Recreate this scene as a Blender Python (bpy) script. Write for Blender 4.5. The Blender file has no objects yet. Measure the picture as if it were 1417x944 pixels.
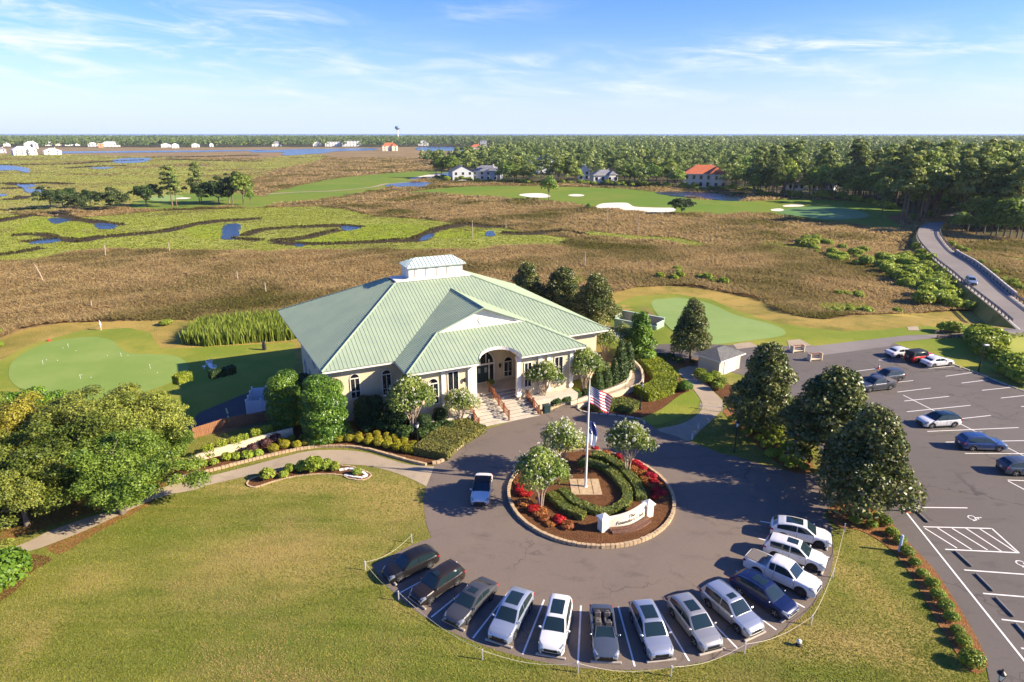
import bpy, math, random
import numpy as np
from mathutils import Vector, Matrix, geometry, noise as mnoise
R = math.radians
rnd = random.Random(7)
nr = np.random.default_rng(11)
scene = bpy.context.scene
col = scene.collection
# ------------------------------------------------------------------ camera, light
F, CAMH, HY = 880.0, 29.5, 185.0          # focal length in photo pixels, eye height, horizon row
PITCH = math.atan((472 - HY) / F); CP, SP = math.cos(PITCH), math.sin(PITCH)
cd = bpy.data.cameras.new('camera'); cam = bpy.data.objects.new('camera', cd); col.objects.link(cam)
cam.location = (0, 0, CAMH); cam.rotation_euler = (math.pi / 2 - PITCH, 0, 0)
cd.sensor_width = 36; cd.lens = F / 1417 * 36; cd.clip_end = 120000; cd.clip_start = 0.5
scene.camera = cam
SUN_EL, SUN_AZ = 27.5, 349.0               # azimuth: degrees anticlockwise from +X of the direction TO the sun
sd = bpy.data.lights.new('sun', 'SUN'); sun = bpy.data.objects.new('sun', sd); col.objects.link(sun)
sd.energy = 5.0; sd.angle = R(0.55); sd.color = (1.0, 0.87, 0.68)
sdir = Vector((math.cos(R(SUN_EL)) * math.cos(R(SUN_AZ)), math.cos(R(SUN_EL)) * math.sin(R(SUN_AZ)), math.sin(R(SUN_EL))))
sun.rotation_euler = (-sdir).to_track_quat('-Z', 'Y').to_euler()
scene.view_settings.view_transform = 'Standard'; scene.view_settings.look = 'None'
scene.view_settings.exposure = 1.37; scene.view_settings.gamma = 1.0
world = bpy.data.worlds.new('World'); scene.world = world; world.use_nodes = True
def world_nodes():
    nt = world.node_tree; N = nt.nodes; Lk = nt.links; N.clear()
    out = N.new('ShaderNodeOutputWorld'); bg = N.new('ShaderNodeBackground'); bg.inputs['Strength'].default_value = 0.09
    sky = N.new('ShaderNodeTexSky'); sky.sky_type = 'NISHITA'; sky.sun_disc = False
    sky.sun_elevation = R(SUN_EL); sky.sun_rotation = R(90 - SUN_AZ)
    sky.altitude = 0; sky.air_density = 1.0; sky.dust_density = 0.35; sky.ozone_density = 5.0
    geo = N.new('ShaderNodeTexCoord')
    sep = N.new('ShaderNodeSeparateXYZ'); Lk.new(geo.outputs['Generated'], sep.inputs[0])
    def M(op, a, b=None, c=None):
        n = N.new('ShaderNodeMath'); n.operation = op
        for i, v in enumerate((a, b, c)):
            if v is None: continue
            if isinstance(v, (int, float)): n.inputs[i].default_value = v
            else: Lk.new(v, n.inputs[i])
        return n.outputs[0]
    az = M('ARCTAN2', sep.outputs[0], sep.outputs[1]); el = M('ARCSINE', sep.outputs[2])
    cmb = N.new('ShaderNodeCombineXYZ')
    Lk.new(M('MULTIPLY', az, 5.0), cmb.inputs[0]); Lk.new(M('ADD', M('MULTIPLY', el, 30.0), M('MULTIPLY', az, 1.6)), cmb.inputs[1])
    nz = N.new('ShaderNodeTexNoise'); nz.inputs['Scale'].default_value = 1.5; nz.inputs['Detail'].default_value = 9
    nz.inputs['Roughness'].default_value = 0.62; nz.inputs['Distortion'].default_value = 0.55
    Lk.new(cmb.outputs[0], nz.inputs['Vector'])
    def blob(a0, e0, sa, se, amp):
        da = M('DIVIDE', M('SUBTRACT', az, R(a0)), R(sa)); de = M('DIVIDE', M('SUBTRACT', el, R(e0)), R(se))
        q = M('ADD', M('MULTIPLY', da, da), M('MULTIPLY', de, de))
        return M('MULTIPLY', M('EXPONENT', M('MULTIPLY', q, -1.0)), amp)
    w = blob(-33, 7.9, 13, 1.3, 0.9)
    for b in ((-22, 5.8, 15, 1.2, 0.85), (-17.5, 8.6, 3.5, 0.9, 0.6), (20, 5.9, 9, 1.2, 1.05), (33, 6.2, 10, 1.0, 0.8), (1, 5.6, 6, 1.0, 0.6), (-2, 9.3, 6, .8, .35), (0, 3.2, 70, 1.6, 0.7), (-38, 5, 9, 2, .6)):
        w = M('ADD', w, blob(*b))
    cl = M('MULTIPLY', M('POWER', M('MULTIPLY', M('MAXIMUM', M('SUBTRACT', nz.outputs['Fac'], 0.40), 0.0), 3.9), 1.6), w)
    veil = M('MULTIPLY', M('EXPONENT', M('MULTIPLY', M('POWER', M('DIVIDE', M('MAXIMUM', el, 0.0), R(3.6)), 1.3), -1.0)), 0.93)
    cl = M('MINIMUM', cl, 0.9)
    sat = N.new('ShaderNodeHueSaturation'); sat.inputs['Saturation'].default_value = 1.15; tn = N.new('ShaderNodeMix'); tn.data_type = 'RGBA'; tn.blend_type = 'MULTIPLY'; tn.inputs[0].default_value = 1; Lk.new(sky.outputs[0], tn.inputs[6]); tn.inputs[7].default_value = (.86, .80, 1.10, 1); Lk.new(tn.outputs[2], sat.inputs['Color'])
    mix = N.new('ShaderNodeMix'); mix.data_type = 'RGBA'
    Lk.new(cl, mix.inputs[0]); Lk.new(sat.outputs[0], mix.inputs[6]); mix.inputs[7].default_value = (4.4, 4.65, 5.1, 1)
    mv = N.new('ShaderNodeMix'); mv.data_type = 'RGBA'; Lk.new(veil, mv.inputs[0]); Lk.new(mix.outputs[2], mv.inputs[6]); mv.inputs[7].default_value = (3.2, 3.85, 4.65, 1)
    Lk.new(mv.outputs[2], bg.inputs[0]); Lk.new(bg.outputs[0], out.inputs[0])
world_nodes()
scene.cycles.use_denoising = True
scene.cycles.max_bounces = 6; scene.cycles.transparent_max_bounces = 8
# ------------------------------------------------------------------ where a photo pixel meets the ground
TX = [-600, -60, -36, -31, -25, -20, 13, 25, 60, 78, 90, 600]
T0 = [46, 46, 58, 60.6, 64, 72, 80, 90, 97, 96, 88, 88]
T1 = [72, 70, 61.5, 62.2, 66, 80, 104, 126, 126, 112, 100, 100]
LOW = -2.5
def tz(x, y):
    a = np.interp(x, TX, T0); b = np.interp(x, TX, T1)
    t = np.clip((np.asarray(y) - a) / (b - a), 0, 1)
    return LOW * t * t * (3 - 2 * t)
def ray(px, py, z):
    u = px - 708.5; v = py - 472; t = (CAMH - z) / (F * SP + v * CP)
    return u * t, (F * CP - v * SP) * t
def G(px, py, dz=0.0):
    """point of the terrain seen at a photo pixel"""
    z = 0.0
    for i in range(40):
        x, y = ray(px, py, z); zn = float(tz(x, y)); z += (zn - z) * 0.5
    x, y = ray(px, py, z)
    return Vector((x, y, z + dz))
def Gz(px, py, z):
    x, y = ray(px, py, z); return Vector((x, y, z))
def Zm(ox, oy, s, pts): return [(ox + x / s, oy + y / s) for x, y in pts]
def poly(pts): return [G(*p) for p in pts]
# ------------------------------------------------------------------ objects
def setp(o, label=None, cat=None, group=None, kind=None):
    if label: o['label'] = label
    if cat: o['category'] = cat
    if group: o['group'] = group
    if kind: o['kind'] = kind
    return o
def thing(name, label, cat, loc=(0, 0, 0), rz=0.0, group=None):
    o = bpy.data.objects.new(name, None); col.objects.link(o); o.empty_display_size = 0.2
    o.location = loc; o.rotation_euler = (0, 0, rz)
    return setp(o, label, cat, group)
def obj(name, me, parent=None, **kw):
    o = bpy.data.objects.new(name, me); col.objects.link(o)
    if parent is not None: o.parent = parent
    return setp(o, **kw)
def copy_tree(o, parent=None):
    c = o.copy(); col.objects.link(c)
    if parent is not None: c.parent = parent
    for ch in list(o.children): copy_tree(ch, c)
    return c
def place_copy(o, loc, rz=0.0, s=1.0, label=None, group=None):
    c = copy_tree(o); c.location = loc; c.rotation_euler = (0, 0, rz)
    c.scale = (s, s, s) if isinstance(s, (int, float)) else s
    return setp(c, label, None, group)
class MB:
    """collects shapes for one mesh"""
    def __init__(s): s.v = []; s.f = []; s.m = []
    def add(s, vs, fs, mi=0):
        n = len(s.v); s.v.extend([tuple(p) for p in vs])
        for f in fs: s.f.append(tuple(i + n for i in f)); s.m.append(mi)
    def quad(s, a, b, c, d, mi=0): s.add([a, b, c, d], [(0, 1, 2, 3)], mi)
    def box(s, c, d, mi=0, rz=0.0, bev=0.0):
        hx, hy, hz = d[0] / 2, d[1] / 2, d[2] / 2; cs, sn = math.cos(rz), math.sin(rz)
        if bev > 0:
            b = min(bev, hx * .9, hy * .9, hz * .9); vs = []
            for z, k, q in ((-hz, b, b * .4), (-hz + b, 0, b), (hz - b, 0, b), (hz, b, b * .4)):
                ex, ey = hx - k, hy - k
                vs += [(x, y, z) for x, y in ((ex, -ey + q), (ex, ey - q), (ex - q, ey), (-ex + q, ey), (-ex, ey - q), (-ex, -ey + q), (-ex + q, -ey), (ex - q, -ey))]
            fs = [tuple(range(7, -1, -1)), tuple(range(24, 32))]
            for r in range(3):
                for i in range(8):
                    j = (i + 1) % 8; fs.append((r * 8 + i, r * 8 + j, r * 8 + 8 + j, r * 8 + 8 + i))
        else:
            vs = [(x, y, z) for z in (-hz, hz) for x, y in ((-hx, -hy), (hx, -hy), (hx, hy), (-hx, hy))]
            fs = [(0, 3, 2, 1), (4, 5, 6, 7), (0, 1, 5, 4), (1, 2, 6, 5), (2, 3, 7, 6), (3, 0, 4, 7)]
        s.add([(c[0] + x * cs - y * sn, c[1] + x * sn + y * cs, c[2] + z) for x, y, z in vs], fs, mi)
    def tube(s, pts, rad, n=8, mi=0, caps=True):
        pts = [Vector(p) for p in pts]; rad = rad if hasattr(rad, '__len__') else [rad] * len(pts)
        vs = []; fs = []
        for i, p in enumerate(pts):
            d = (pts[min(i + 1, len(pts) - 1)] - pts[max(i - 1, 0)]).normalized()
            a = d.orthogonal().normalized() if i == 0 else (a - d * a.dot(d)).normalized()
            b = d.cross(a)
            for k in range(n):
                t = 2 * math.pi * k / n; vs.append(p + (a * math.cos(t) + b * math.sin(t)) * rad[i])
        for i in range(len(pts) - 1):
            for k in range(n):
                j = (k + 1) % n; fs.append((i * n + k, i * n + j, i * n + n + j, i * n + n + k))
        if caps: fs += [tuple(range(n - 1, -1, -1)), tuple((len(pts) - 1) * n + k for k in range(n))]
        s.add(vs, fs, mi)
    def lathe(s, prof, n=16, c=(0, 0, 0), mi=0):
        vs = []; fs = []
        for r, z in prof:
            for k in range(n):
                t = 2 * math.pi * k / n; vs.append((c[0] + r * math.cos(t), c[1] + r * math.sin(t), c[2] + z))
        for i in range(len(prof) - 1):
            for k in range(n):
                j = (k + 1) % n; fs.append((i * n + k, i * n + j, i * n + n + j, i * n + n + k))
        fs += [tuple(range(n - 1, -1, -1)), tuple((len(prof) - 1) * n + k for k in range(n))]
        s.add(vs, fs, mi)
    def grid(s, rows, mi=0, close=False):
        n = len(rows[0]); vs = [p for r in rows for p in r]; fs = []
        for i in range(len(rows) - 1):
            for k in range(n if close else n - 1):
                j = (k + 1) % n; fs.append((i * n + k, i * n + j, i * n + n + j, i * n + n + k))
        s.add(vs, fs, mi)
    def prism(s, pts, z0, z1, mi=0, top=None):
        n = len(pts); vs = [(p[0], p[1], z0) for p in pts] + [(p[0], p[1], z1) for p in pts]
        s.add(vs, [(i, (i + 1) % n, n + (i + 1) % n, n + i) for i in range(n)], mi)
        tris = geometry.tessellate_polygon([[Vector((p[0], p[1], 0)) for p in pts]])
        s.add([(p[0], p[1], z1) for p in pts], [t for t in tris], mi if top is None else top)
        s.add([(p[0], p[1], z0) for p in pts], [t[::-1] for t in tris], mi)
    def mesh(s, name, mats, smooth=None):
        me = bpy.data.meshes.new(name); me.from_pydata(s.v, [], s.f)
        for m in (mats if isinstance(mats, (list, tuple)) else [mats]): me.materials.append(m)
        me.polygons.foreach_set('material_index', s.m)
        me.validate(); me.update()
        if smooth is not None:
            me.shade_smooth(); me.set_sharp_from_angle(angle=R(smooth))
        return me
    def build(s, name, mats, parent=None, smooth=None, fix=False, **kw):
        me = s.mesh(name, mats, smooth)
        if fix: recalc(me)
        return obj(name, me, parent, **kw)
def recalc(me):
    import bmesh
    b = bmesh.new(); b.from_mesh(me); bmesh.ops.remove_doubles(b, verts=b.verts, dist=1e-5); bmesh.ops.recalc_face_normals(b, faces=b.faces); b.to_mesh(me); b.free(); me.update()
def np_mesh(name, verts, faces, mats, lv=None, mi=None, attr='lv'):
    """mesh from numpy arrays: faces (n,3) or (n,4)"""
    me = bpy.data.meshes.new(name); nf, k = faces.shape
    me.vertices.add(len(verts)); me.vertices.foreach_set('co', np.ascontiguousarray(verts, np.float32).ravel())
    me.loops.add(nf * k); me.loops.foreach_set('vertex_index', np.ascontiguousarray(faces, np.int32).ravel())
    me.polygons.add(nf); me.polygons.foreach_set('loop_start', np.arange(0, nf * k, k, dtype=np.int32))
    me.polygons.foreach_set('loop_total', np.full(nf, k, np.int32))
    for m in (mats if isinstance(mats, (list, tuple)) else [mats]): me.materials.append(m)
    if mi is not None: me.polygons.foreach_set('material_index', np.ascontiguousarray(mi, np.int32))
    me.update(calc_edges=True)
    if lv is not None:
        a = me.attributes.new(attr, 'FLOAT', 'FACE'); a.data.foreach_set('value', np.ascontiguousarray(lv, np.float32))
    return me
# ------------------------------------------------------------------ materials
def mat(name, c, rough=.6, metal=0.0, spec=.4, c2=None, scale=2.0, detail=4, c3=None, scale3=.2, bump=0.0, bscale=30.0, stretch=None, coat=0.0, lo=.35, hi=.65):
    m = bpy.data.materials.new(name); m.use_nodes = True; nt = m.node_tree; N = nt.nodes; Lk = nt.links
    b = N['Principled BSDF']; b.inputs['Roughness'].default_value = rough; b.inputs['Metallic'].default_value = metal
    b.inputs['Specular IOR Level'].default_value = spec; b.inputs['Coat Weight'].default_value = coat; b.inputs['Coat Roughness'].default_value = .04
    b.inputs['Base Color'].default_value = (*c, 1)
    tc = N.new('ShaderNodeTexCoord'); vec = tc.outputs['Object']
    if stretch:
        mp = N.new('ShaderNodeMapping'); mp.inputs['Scale'].default_value = stretch[:3]
        if len(stretch) > 3: mp.inputs['Rotation'].default_value = (0, 0, stretch[3])
        Lk.new(vec, mp.inputs[0]); svec = mp.outputs[0]
    else: svec = vec
    cur = None
    def layer(cur, color, sc, det, v, lo, hi):
        nz = N.new('ShaderNodeTexNoise'); nz.inputs['Scale'].default_value = sc; nz.inputs['Detail'].default_value = det; nz.inputs['Roughness'].default_value = .62
        Lk.new(v, nz.inputs['Vector'])
        mr = N.new('ShaderNodeMapRange'); mr.inputs[1].default_value = lo; mr.inputs[2].default_value = hi; Lk.new(nz.outputs['Fac'], mr.inputs[0])
        mx = N.new('ShaderNodeMix'); mx.data_type = 'RGBA'; Lk.new(mr.outputs[0], mx.inputs[0])
        if cur is None: mx.inputs[6].default_value = (*c, 1)
        else: Lk.new(cur, mx.inputs[6])
        mx.inputs[7].default_value = (*color, 1); return mx.outputs[2]
    if c2: cur = layer(cur, c2, scale, detail, svec, lo, hi)
    if c3: cur = layer(cur, c3, scale3, 5, vec, .45, .7)
    if cur is not None: Lk.new(cur, b.inputs['Base Color'])
    if bump:
        nz = N.new('ShaderNodeTexNoise'); nz.inputs['Scale'].default_value = bscale; nz.inputs['Detail'].default_value = 4; Lk.new(svec, nz.inputs['Vector'])
        bp = N.new('ShaderNodeBump'); bp.inputs['Strength'].default_value = bump; bp.inputs['Distance'].default_value = .1
        Lk.new(nz.outputs['Fac'], bp.inputs['Height']); Lk.new(bp.outputs[0], b.inputs['Normal'])
    m['nodes'] = 1
    return m
def ground_mat(name, layers, base, rough=.95, bump=.4, bscale=6.0, spec=.1, stripes=None, spots=(), cracks=None):
    """layers: (colour, scale, lo, hi, (sx,sy,rot), amount)"""
    m = bpy.data.materials.new(name); m.use_nodes = True; nt = m.node_tree; N = nt.nodes; Lk = nt.links
    b = N['Principled BSDF']; b.inputs['Roughness'].default_value = rough; b.inputs['Specular IOR Level'].default_value = spec
    tc = N.new('ShaderNodeTexCoord'); cur = None
    for colr, sc, lo, hi, st, amt in layers:
        mp = N.new('ShaderNodeMapping'); mp.inputs['Scale'].default_value = (st[0], st[1], 1); mp.inputs['Rotation'].default_value = (0, 0, st[2]); Lk.new(tc.outputs['Object'], mp.inputs[0])
        nz = N.new('ShaderNodeTexNoise'); nz.inputs['Scale'].default_value = sc; nz.inputs['Detail'].default_value = 7; nz.inputs['Roughness'].default_value = .6; nz.inputs['Distortion'].default_value = .2
        Lk.new(mp.outputs[0], nz.inputs['Vector'])
        mr = N.new('ShaderNodeMapRange'); mr.inputs[1].default_value = lo; mr.inputs[2].default_value = hi; mr.inputs[4].default_value = amt; Lk.new(nz.outputs['Fac'], mr.inputs[0])
        mx = N.new('ShaderNodeMix'); mx.data_type = 'RGBA'; Lk.new(mr.outputs[0], mx.inputs[0])
        if cur is None: mx.inputs[6].default_value = (*base, 1)
        else: Lk.new(cur, mx.inputs[6])
        mx.inputs[7].default_value = (*colr, 1); cur = mx.outputs[2]
    if stripes:
        colr, sc, rot, amt = stripes
        mp = N.new('ShaderNodeMapping'); mp.inputs['Rotation'].default_value = (0, 0, rot); Lk.new(tc.outputs['Object'], mp.inputs[0])
        wv = N.new('ShaderNodeTexWave'); wv.inputs['Scale'].default_value = sc; wv.inputs['Distortion'].default_value = 1.2; wv.inputs['Detail'].default_value = 3; wv.inputs['Detail Scale'].default_value = .6
        Lk.new(mp.outputs[0], wv.inputs['Vector'])
        ml = N.new('ShaderNodeMath'); ml.operation = 'MULTIPLY'; ml.inputs[1].default_value = amt; Lk.new(wv.outputs['Fac'], ml.inputs[0])
        mx = N.new('ShaderNodeMix'); mx.data_type = 'RGBA'; Lk.new(ml.outputs[0], mx.inputs[0]); Lk.new(cur, mx.inputs[6]); mx.inputs[7].default_value = (*colr, 1); cur = mx.outputs[2]
    if cracks:
        colr, sc, amt = cracks
        vo = N.new('ShaderNodeTexVoronoi'); vo.feature = 'DISTANCE_TO_EDGE'; vo.inputs['Scale'].default_value = sc
        n1 = N.new('ShaderNodeTexNoise'); n1.inputs['Scale'].default_value = .9; n1.inputs['Detail'].default_value = 6; Lk.new(tc.outputs['Object'], n1.inputs['Vector'])
        va = N.new('ShaderNodeVectorMath'); va.operation = 'MULTIPLY_ADD'; va.inputs[1].default_value = (2.2, 2.2, 0); Lk.new(n1.outputs['Color'], va.inputs[0]); Lk.new(tc.outputs['Object'], va.inputs[2]); Lk.new(va.outputs[0], vo.inputs['Vector'])
        c1 = N.new('ShaderNodeMapRange'); c1.inputs[1].default_value = .012; c1.inputs[2].default_value = .0; Lk.new(vo.outputs['Distance'], c1.inputs[0])
        n2 = N.new('ShaderNodeTexNoise'); n2.inputs['Scale'].default_value = .12; Lk.new(tc.outputs['Object'], n2.inputs['Vector'])
        c2 = N.new('ShaderNodeMapRange'); c2.inputs[1].default_value = .48; c2.inputs[2].default_value = .62; c2.inputs[4].default_value = amt; Lk.new(n2.outputs['Fac'], c2.inputs[0])
        ml = N.new('ShaderNodeMath'); ml.operation = 'MULTIPLY'; Lk.new(c1.outputs[0], ml.inputs[0]); Lk.new(c2.outputs[0], ml.inputs[1])
        mx = N.new('ShaderNodeMix'); mx.data_type = 'RGBA'; Lk.new(ml.outputs[0], mx.inputs[0]); Lk.new(cur, mx.inputs[6]); mx.inputs[7].default_value = (*colr, 1); cur = mx.outputs[2]
    for (cx, cy, rx, ry, rot, colr, amt) in spots:                 # worn or lush areas of the ground itself, broken up by noise
        mp = N.new('ShaderNodeMapping'); mp.vector_type = 'TEXTURE'; mp.inputs['Location'].default_value = (cx, cy, 0); mp.inputs['Rotation'].default_value = (0, 0, rot); mp.inputs['Scale'].default_value = (rx, ry, 1e4); Lk.new(tc.outputs['Object'], mp.inputs[0])
        ln = N.new('ShaderNodeVectorMath'); ln.operation = 'LENGTH'; Lk.new(mp.outputs[0], ln.inputs[0])
        nz = N.new('ShaderNodeTexNoise'); nz.inputs['Scale'].default_value = .45; nz.inputs['Detail'].default_value = 8; nz.inputs['Roughness'].default_value = .68; Lk.new(tc.outputs['Object'], nz.inputs['Vector'])
        ad = N.new('ShaderNodeMath'); ad.operation = 'MULTIPLY_ADD'; ad.inputs[1].default_value = 1.6; ad.inputs[2].default_value = -.8; Lk.new(nz.outputs['Fac'], ad.inputs[0])
        a2 = N.new('ShaderNodeMath'); a2.operation = 'ADD'; Lk.new(ln.outputs['Value'], a2.inputs[0]); Lk.new(ad.outputs[0], a2.inputs[1])
        mr = N.new('ShaderNodeMapRange'); mr.inputs[1].default_value = 1.15; mr.inputs[2].default_value = .35; mr.inputs[4].default_value = amt; Lk.new(a2.outputs[0], mr.inputs[0])
        mx = N.new('ShaderNodeMix'); mx.data_type = 'RGBA'; Lk.new(mr.outputs[0], mx.inputs[0]); Lk.new(cur, mx.inputs[6]); mx.inputs[7].default_value = (*colr, 1); cur = mx.outputs[2]
    if cur is not None: Lk.new(cur, b.inputs['Base Color'])
    else: b.inputs['Base Color'].default_value = (*base, 1)
    if bump:
        nz = N.new('ShaderNodeTexNoise'); nz.inputs['Scale'].default_value = bscale; nz.inputs['Detail'].default_value = 6; Lk.new(tc.outputs['Object'], nz.inputs['Vector'])
        bp = N.new('ShaderNodeBump'); bp.inputs['Strength'].default_value = bump; bp.inputs['Distance'].default_value = .15; Lk.new(nz.outputs['Fac'], bp.inputs['Height']); Lk.new(bp.outputs[0], b.inputs['Normal'])
    return m
def leaf_mat(name, c1, c2, trans=.3, rough=.5, spec=.35, objvar=.25, world_noise=None):
    m = bpy.data.materials.new(name); m.use_nodes = True; nt = m.node_tree; N = nt.nodes; Lk = nt.links
    b = N['Principled BSDF']; b.inputs['Roughness'].default_value = rough; b.inputs['Specular IOR Level'].default_value = spec
    at = N.new('ShaderNodeAttribute'); at.attribute_name = 'lv'
    mx = N.new('ShaderNodeMix'); mx.data_type = 'RGBA'; Lk.new(at.outputs['Fac'], mx.inputs[0]); mx.inputs[6].default_value = (*c1, 1); mx.inputs[7].default_value = (*c2, 1)
    cur = mx.outputs[2]
    if world_noise:
        c3, sc, lo, hi = world_noise
        ge = N.new('ShaderNodeNewGeometry'); nz = N.new('ShaderNodeTexNoise'); nz.inputs['Scale'].default_value = sc; nz.inputs['Detail'].default_value = 5; Lk.new(ge.outputs['Position'], nz.inputs['Vector'])
        mr = N.new('ShaderNodeMapRange'); mr.inputs[1].default_value = lo; mr.inputs[2].default_value = hi; Lk.new(nz.outputs['Fac'], mr.inputs[0])
        m2 = N.new('ShaderNodeMix'); m2.data_type = 'RGBA'; Lk.new(mr.outputs[0], m2.inputs[0]); Lk.new(cur, m2.inputs[6]); m2.inputs[7].default_value = (*c3, 1); cur = m2.outputs[2]
    oi = N.new('ShaderNodeObjectInfo'); mr = N.new('ShaderNodeMapRange'); mr.inputs[3].default_value = 1 - objvar; mr.inputs[4].default_value = 1 + objvar; Lk.new(oi.outputs['Random'], mr.inputs[0])
    hs = N.new('ShaderNodeHueSaturation'); Lk.new(cur, hs.inputs['Color']); Lk.new(mr.outputs[0], hs.inputs['Value'])
    mr2 = N.new('ShaderNodeMapRange'); mr2.inputs[3].default_value = .5 - objvar * .06; mr2.inputs[4].default_value = .5 + objvar * .06; 
    ml = N.new('ShaderNodeMath'); ml.operation = 'FRACT'; m7 = N.new('ShaderNodeMath'); m7.operation = 'MULTIPLY'; m7.inputs[1].default_value = 7.31; Lk.new(oi.outputs['Random'], m7.inputs[0]); Lk.new(m7.outputs[0], ml.inputs[0]); Lk.new(ml.outputs[0], mr2.inputs[0]); Lk.new(mr2.outputs[0], hs.inputs['Hue'])
    cur = hs.outputs[0]; Lk.new(cur, b.inputs['Base Color'])
    if trans:
        tr = N.new('ShaderNodeBsdfTranslucent'); Lk.new(cur, tr.inputs[0]); ms = N.new('ShaderNodeMixShader'); ms.inputs[0].default_value = trans
        Lk.new(b.outputs[0], ms.inputs[1]); Lk.new(tr.outputs[0], ms.inputs[2]); Lk.new(ms.outputs[0], N['Material Output'].inputs[0])
    return m
# ------------------------------------------------------------------ ground
def pip(poly_, x, y):
    p = np.array([(q[0], q[1]) for q in poly_]); x = np.asarray(x); y = np.asarray(y); r = np.zeros(x.shape, bool); j = len(p) - 1
    for i in range(len(p)):
        c = ((p[i, 1] > y) != (p[j, 1] > y)) & (x < (p[j, 0] - p[i, 0]) * (y - p[i, 1]) / (p[j, 1] - p[i, 1] + 1e-12) + p[i, 0]); r ^= c; j = i
    return r
def smooth_poly(w, n=4, closed=True):
    """Catmull-Rom through world points"""
    w = [Vector((p[0], p[1], 0)) for p in w]; out = []; m = len(w)
    for i in range(m if closed else m - 1):
        if closed: a, b, c, d = w[i - 1], w[i], w[(i + 1) % m], w[(i + 2) % m]
        else: a, b, c, d = w[max(i - 1, 0)], w[i], w[i + 1], w[min(i + 2, m - 1)]
        for k in range(n):
            t = k / n; out.append(0.5 * ((2 * b) + (c - a) * t + (2 * a - 5 * b + 4 * c - d) * t * t + (3 * b - a - 3 * c + d) * t ** 3))
    if not closed: out.append(w[-1])
    return out
def drape_mesh(name, w, off, m, step=3.0, zfun=None, holes=()):
    zf = zfun or (lambda x, y: tz(x, y))
    pts = [Vector((p[0], p[1])) for p in w]; n = len(pts); edges = [(i, (i + 1) % n) for i in range(n)]
    allp = list(pts)
    for h in holes:
        k = len(allp); allp += [Vector((p[0], p[1])) for p in h]; edges += [(k + i, k + (i + 1) % len(h)) for i in range(len(h))]
    xs = [p.x for p in pts]; ys = [p.y for p in pts]
    gx, gy = np.meshgrid(np.arange(min(xs) + step / 2, max(xs), step), np.arange(min(ys) + step / 2, max(ys), step))
    gx = gx.ravel(); gy = gy.ravel(); ins = pip(pts, gx, gy)
    for h in holes: ins &= ~pip(h, gx, gy)
    allp += [Vector((a, b)) for a, b in zip(gx[ins], gy[ins])]
    v, e, f, *_ = geometry.delaunay_2d_cdt(allp, edges, [], 2 if holes else 1, 1e-4)
    if holes:
        cx = np.array([(v[t[0]].x + v[t[1]].x + v[t[2]].x) / 3 for t in f]); cy = np.array([(v[t[0]].y + v[t[1]].y + v[t[2]].y) / 3 for t in f])
        ok = pip(pts, cx, cy)
        for h in holes: ok &= ~pip(h, cx, cy)
        f = [t for t, k in zip(f, ok) if k]
    v3 = [(p.x, p.y, float(zf(p.x, p.y)) + off) for p in v]
    me = bpy.data.meshes.new(name); me.from_pydata(v3, [], [t for t in f])
    me.materials.append(m); me.validate(); me.update(); me.shade_smooth(); return me
def drape(name, w, off, m, step=3.0, zfun=None, kind='structure', holes=(), **kw):
    return obj(name, drape_mesh(name, w, off, m, step, zfun, holes), kind=kind, **kw)
# colours (linear)
GRASS, GRASS_D, STRAW, GOLD = (.165, .165, .026), (.075, .110, .014), (.40, .285, .105), (.36, .25, .06)
M_mud = ground_mat('marsh_soil', [((.20, .14, .06), .02, .4, .6, (1, 1, 0), 1), ((.10, .08, .035), .3, .5, .7, (1, 1, 0), .7)], (.27, .18, .075), bump=.6, bscale=1.2)
spot = lambda x, y, rx, ry, c, a, rot=0.0: (G(x, y).x, G(x, y).y, rx, ry, rot, c, a)
DRY, LUSH = (.46, .30, .11), (.085, .135, .012)
M_lawn = ground_mat('lawn_grass', [(STRAW, .07, .48, .64, (1, 1.6, .4), .55), ((.10, .14, .014), .05, .50, .64, (1, 1, 2.0), .6), (GRASS_D, .5, .48, .66, (.16, 1.9, -.12), .6), (STRAW, .6, .54, .70, (.18, 1.7, -.10), .5), ((.24, .22, .05), 1.7, .45, .7, (1, 1, 0), .55), (GRASS_D, 5.0, .42, .70, (1, 1, 0), .8), ((.36, .28, .10), 11.0, .55, .75, (1, 1, 0), .5)], GRASS, bump=.35, bscale=16, stripes=((.26, .235, .06), .12, 1.25, .25),
    spots=[spot(400, 775, 9, 3.6, DRY, 0.40), spot(130, 805, 3.5, 2.0, DRY, 0.37), spot(545, 690, 5, 5, DRY, 0.50), spot(400, 672, 11, 1.6, DRY, 0.46), spot(35, 900, 1.2, 4, DRY, 0.31), spot(565, 840, 2.5, 1.6, DRY, 0.37), spot(200, 735, 4, 2, LUSH, .6), spot(480, 880, 8, 3, LUSH, .55), spot(290, 900, 9, 3, LUSH, .35), spot(600, 925, 6, 2, LUSH, .5), spot(1180, 800, 1.8, 9, DRY, 0.50, .35), spot(1150, 900, 5, 2.5, DRY, 0.43), spot(1240, 900, 2.5, 6, DRY, 0.31, .4), spot(1020, 925, 5, 1.2, LUSH, .6), spot(1160, 935, 4, 1.2, LUSH, .6), spot(1205, 745, 3, 2, DRY, 0.37), spot(940, 935, 6, 1.2, DRY, 0.31)])
M_rough = ground_mat('rough_grass', [((.20, .17, .03), .08, .42, .6, (1, 1, 0), .9), ((.12, .13, .02), .2, .52, .7, (1, 1, 0), .8), ((.38, .25, .09), .9, .55, .75, (1, 1, 0), .7), ((.13, .09, .03), 4.0, .5, .75, (1, 1, 0), .6)], GOLD, bump=.8, bscale=4)
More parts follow.
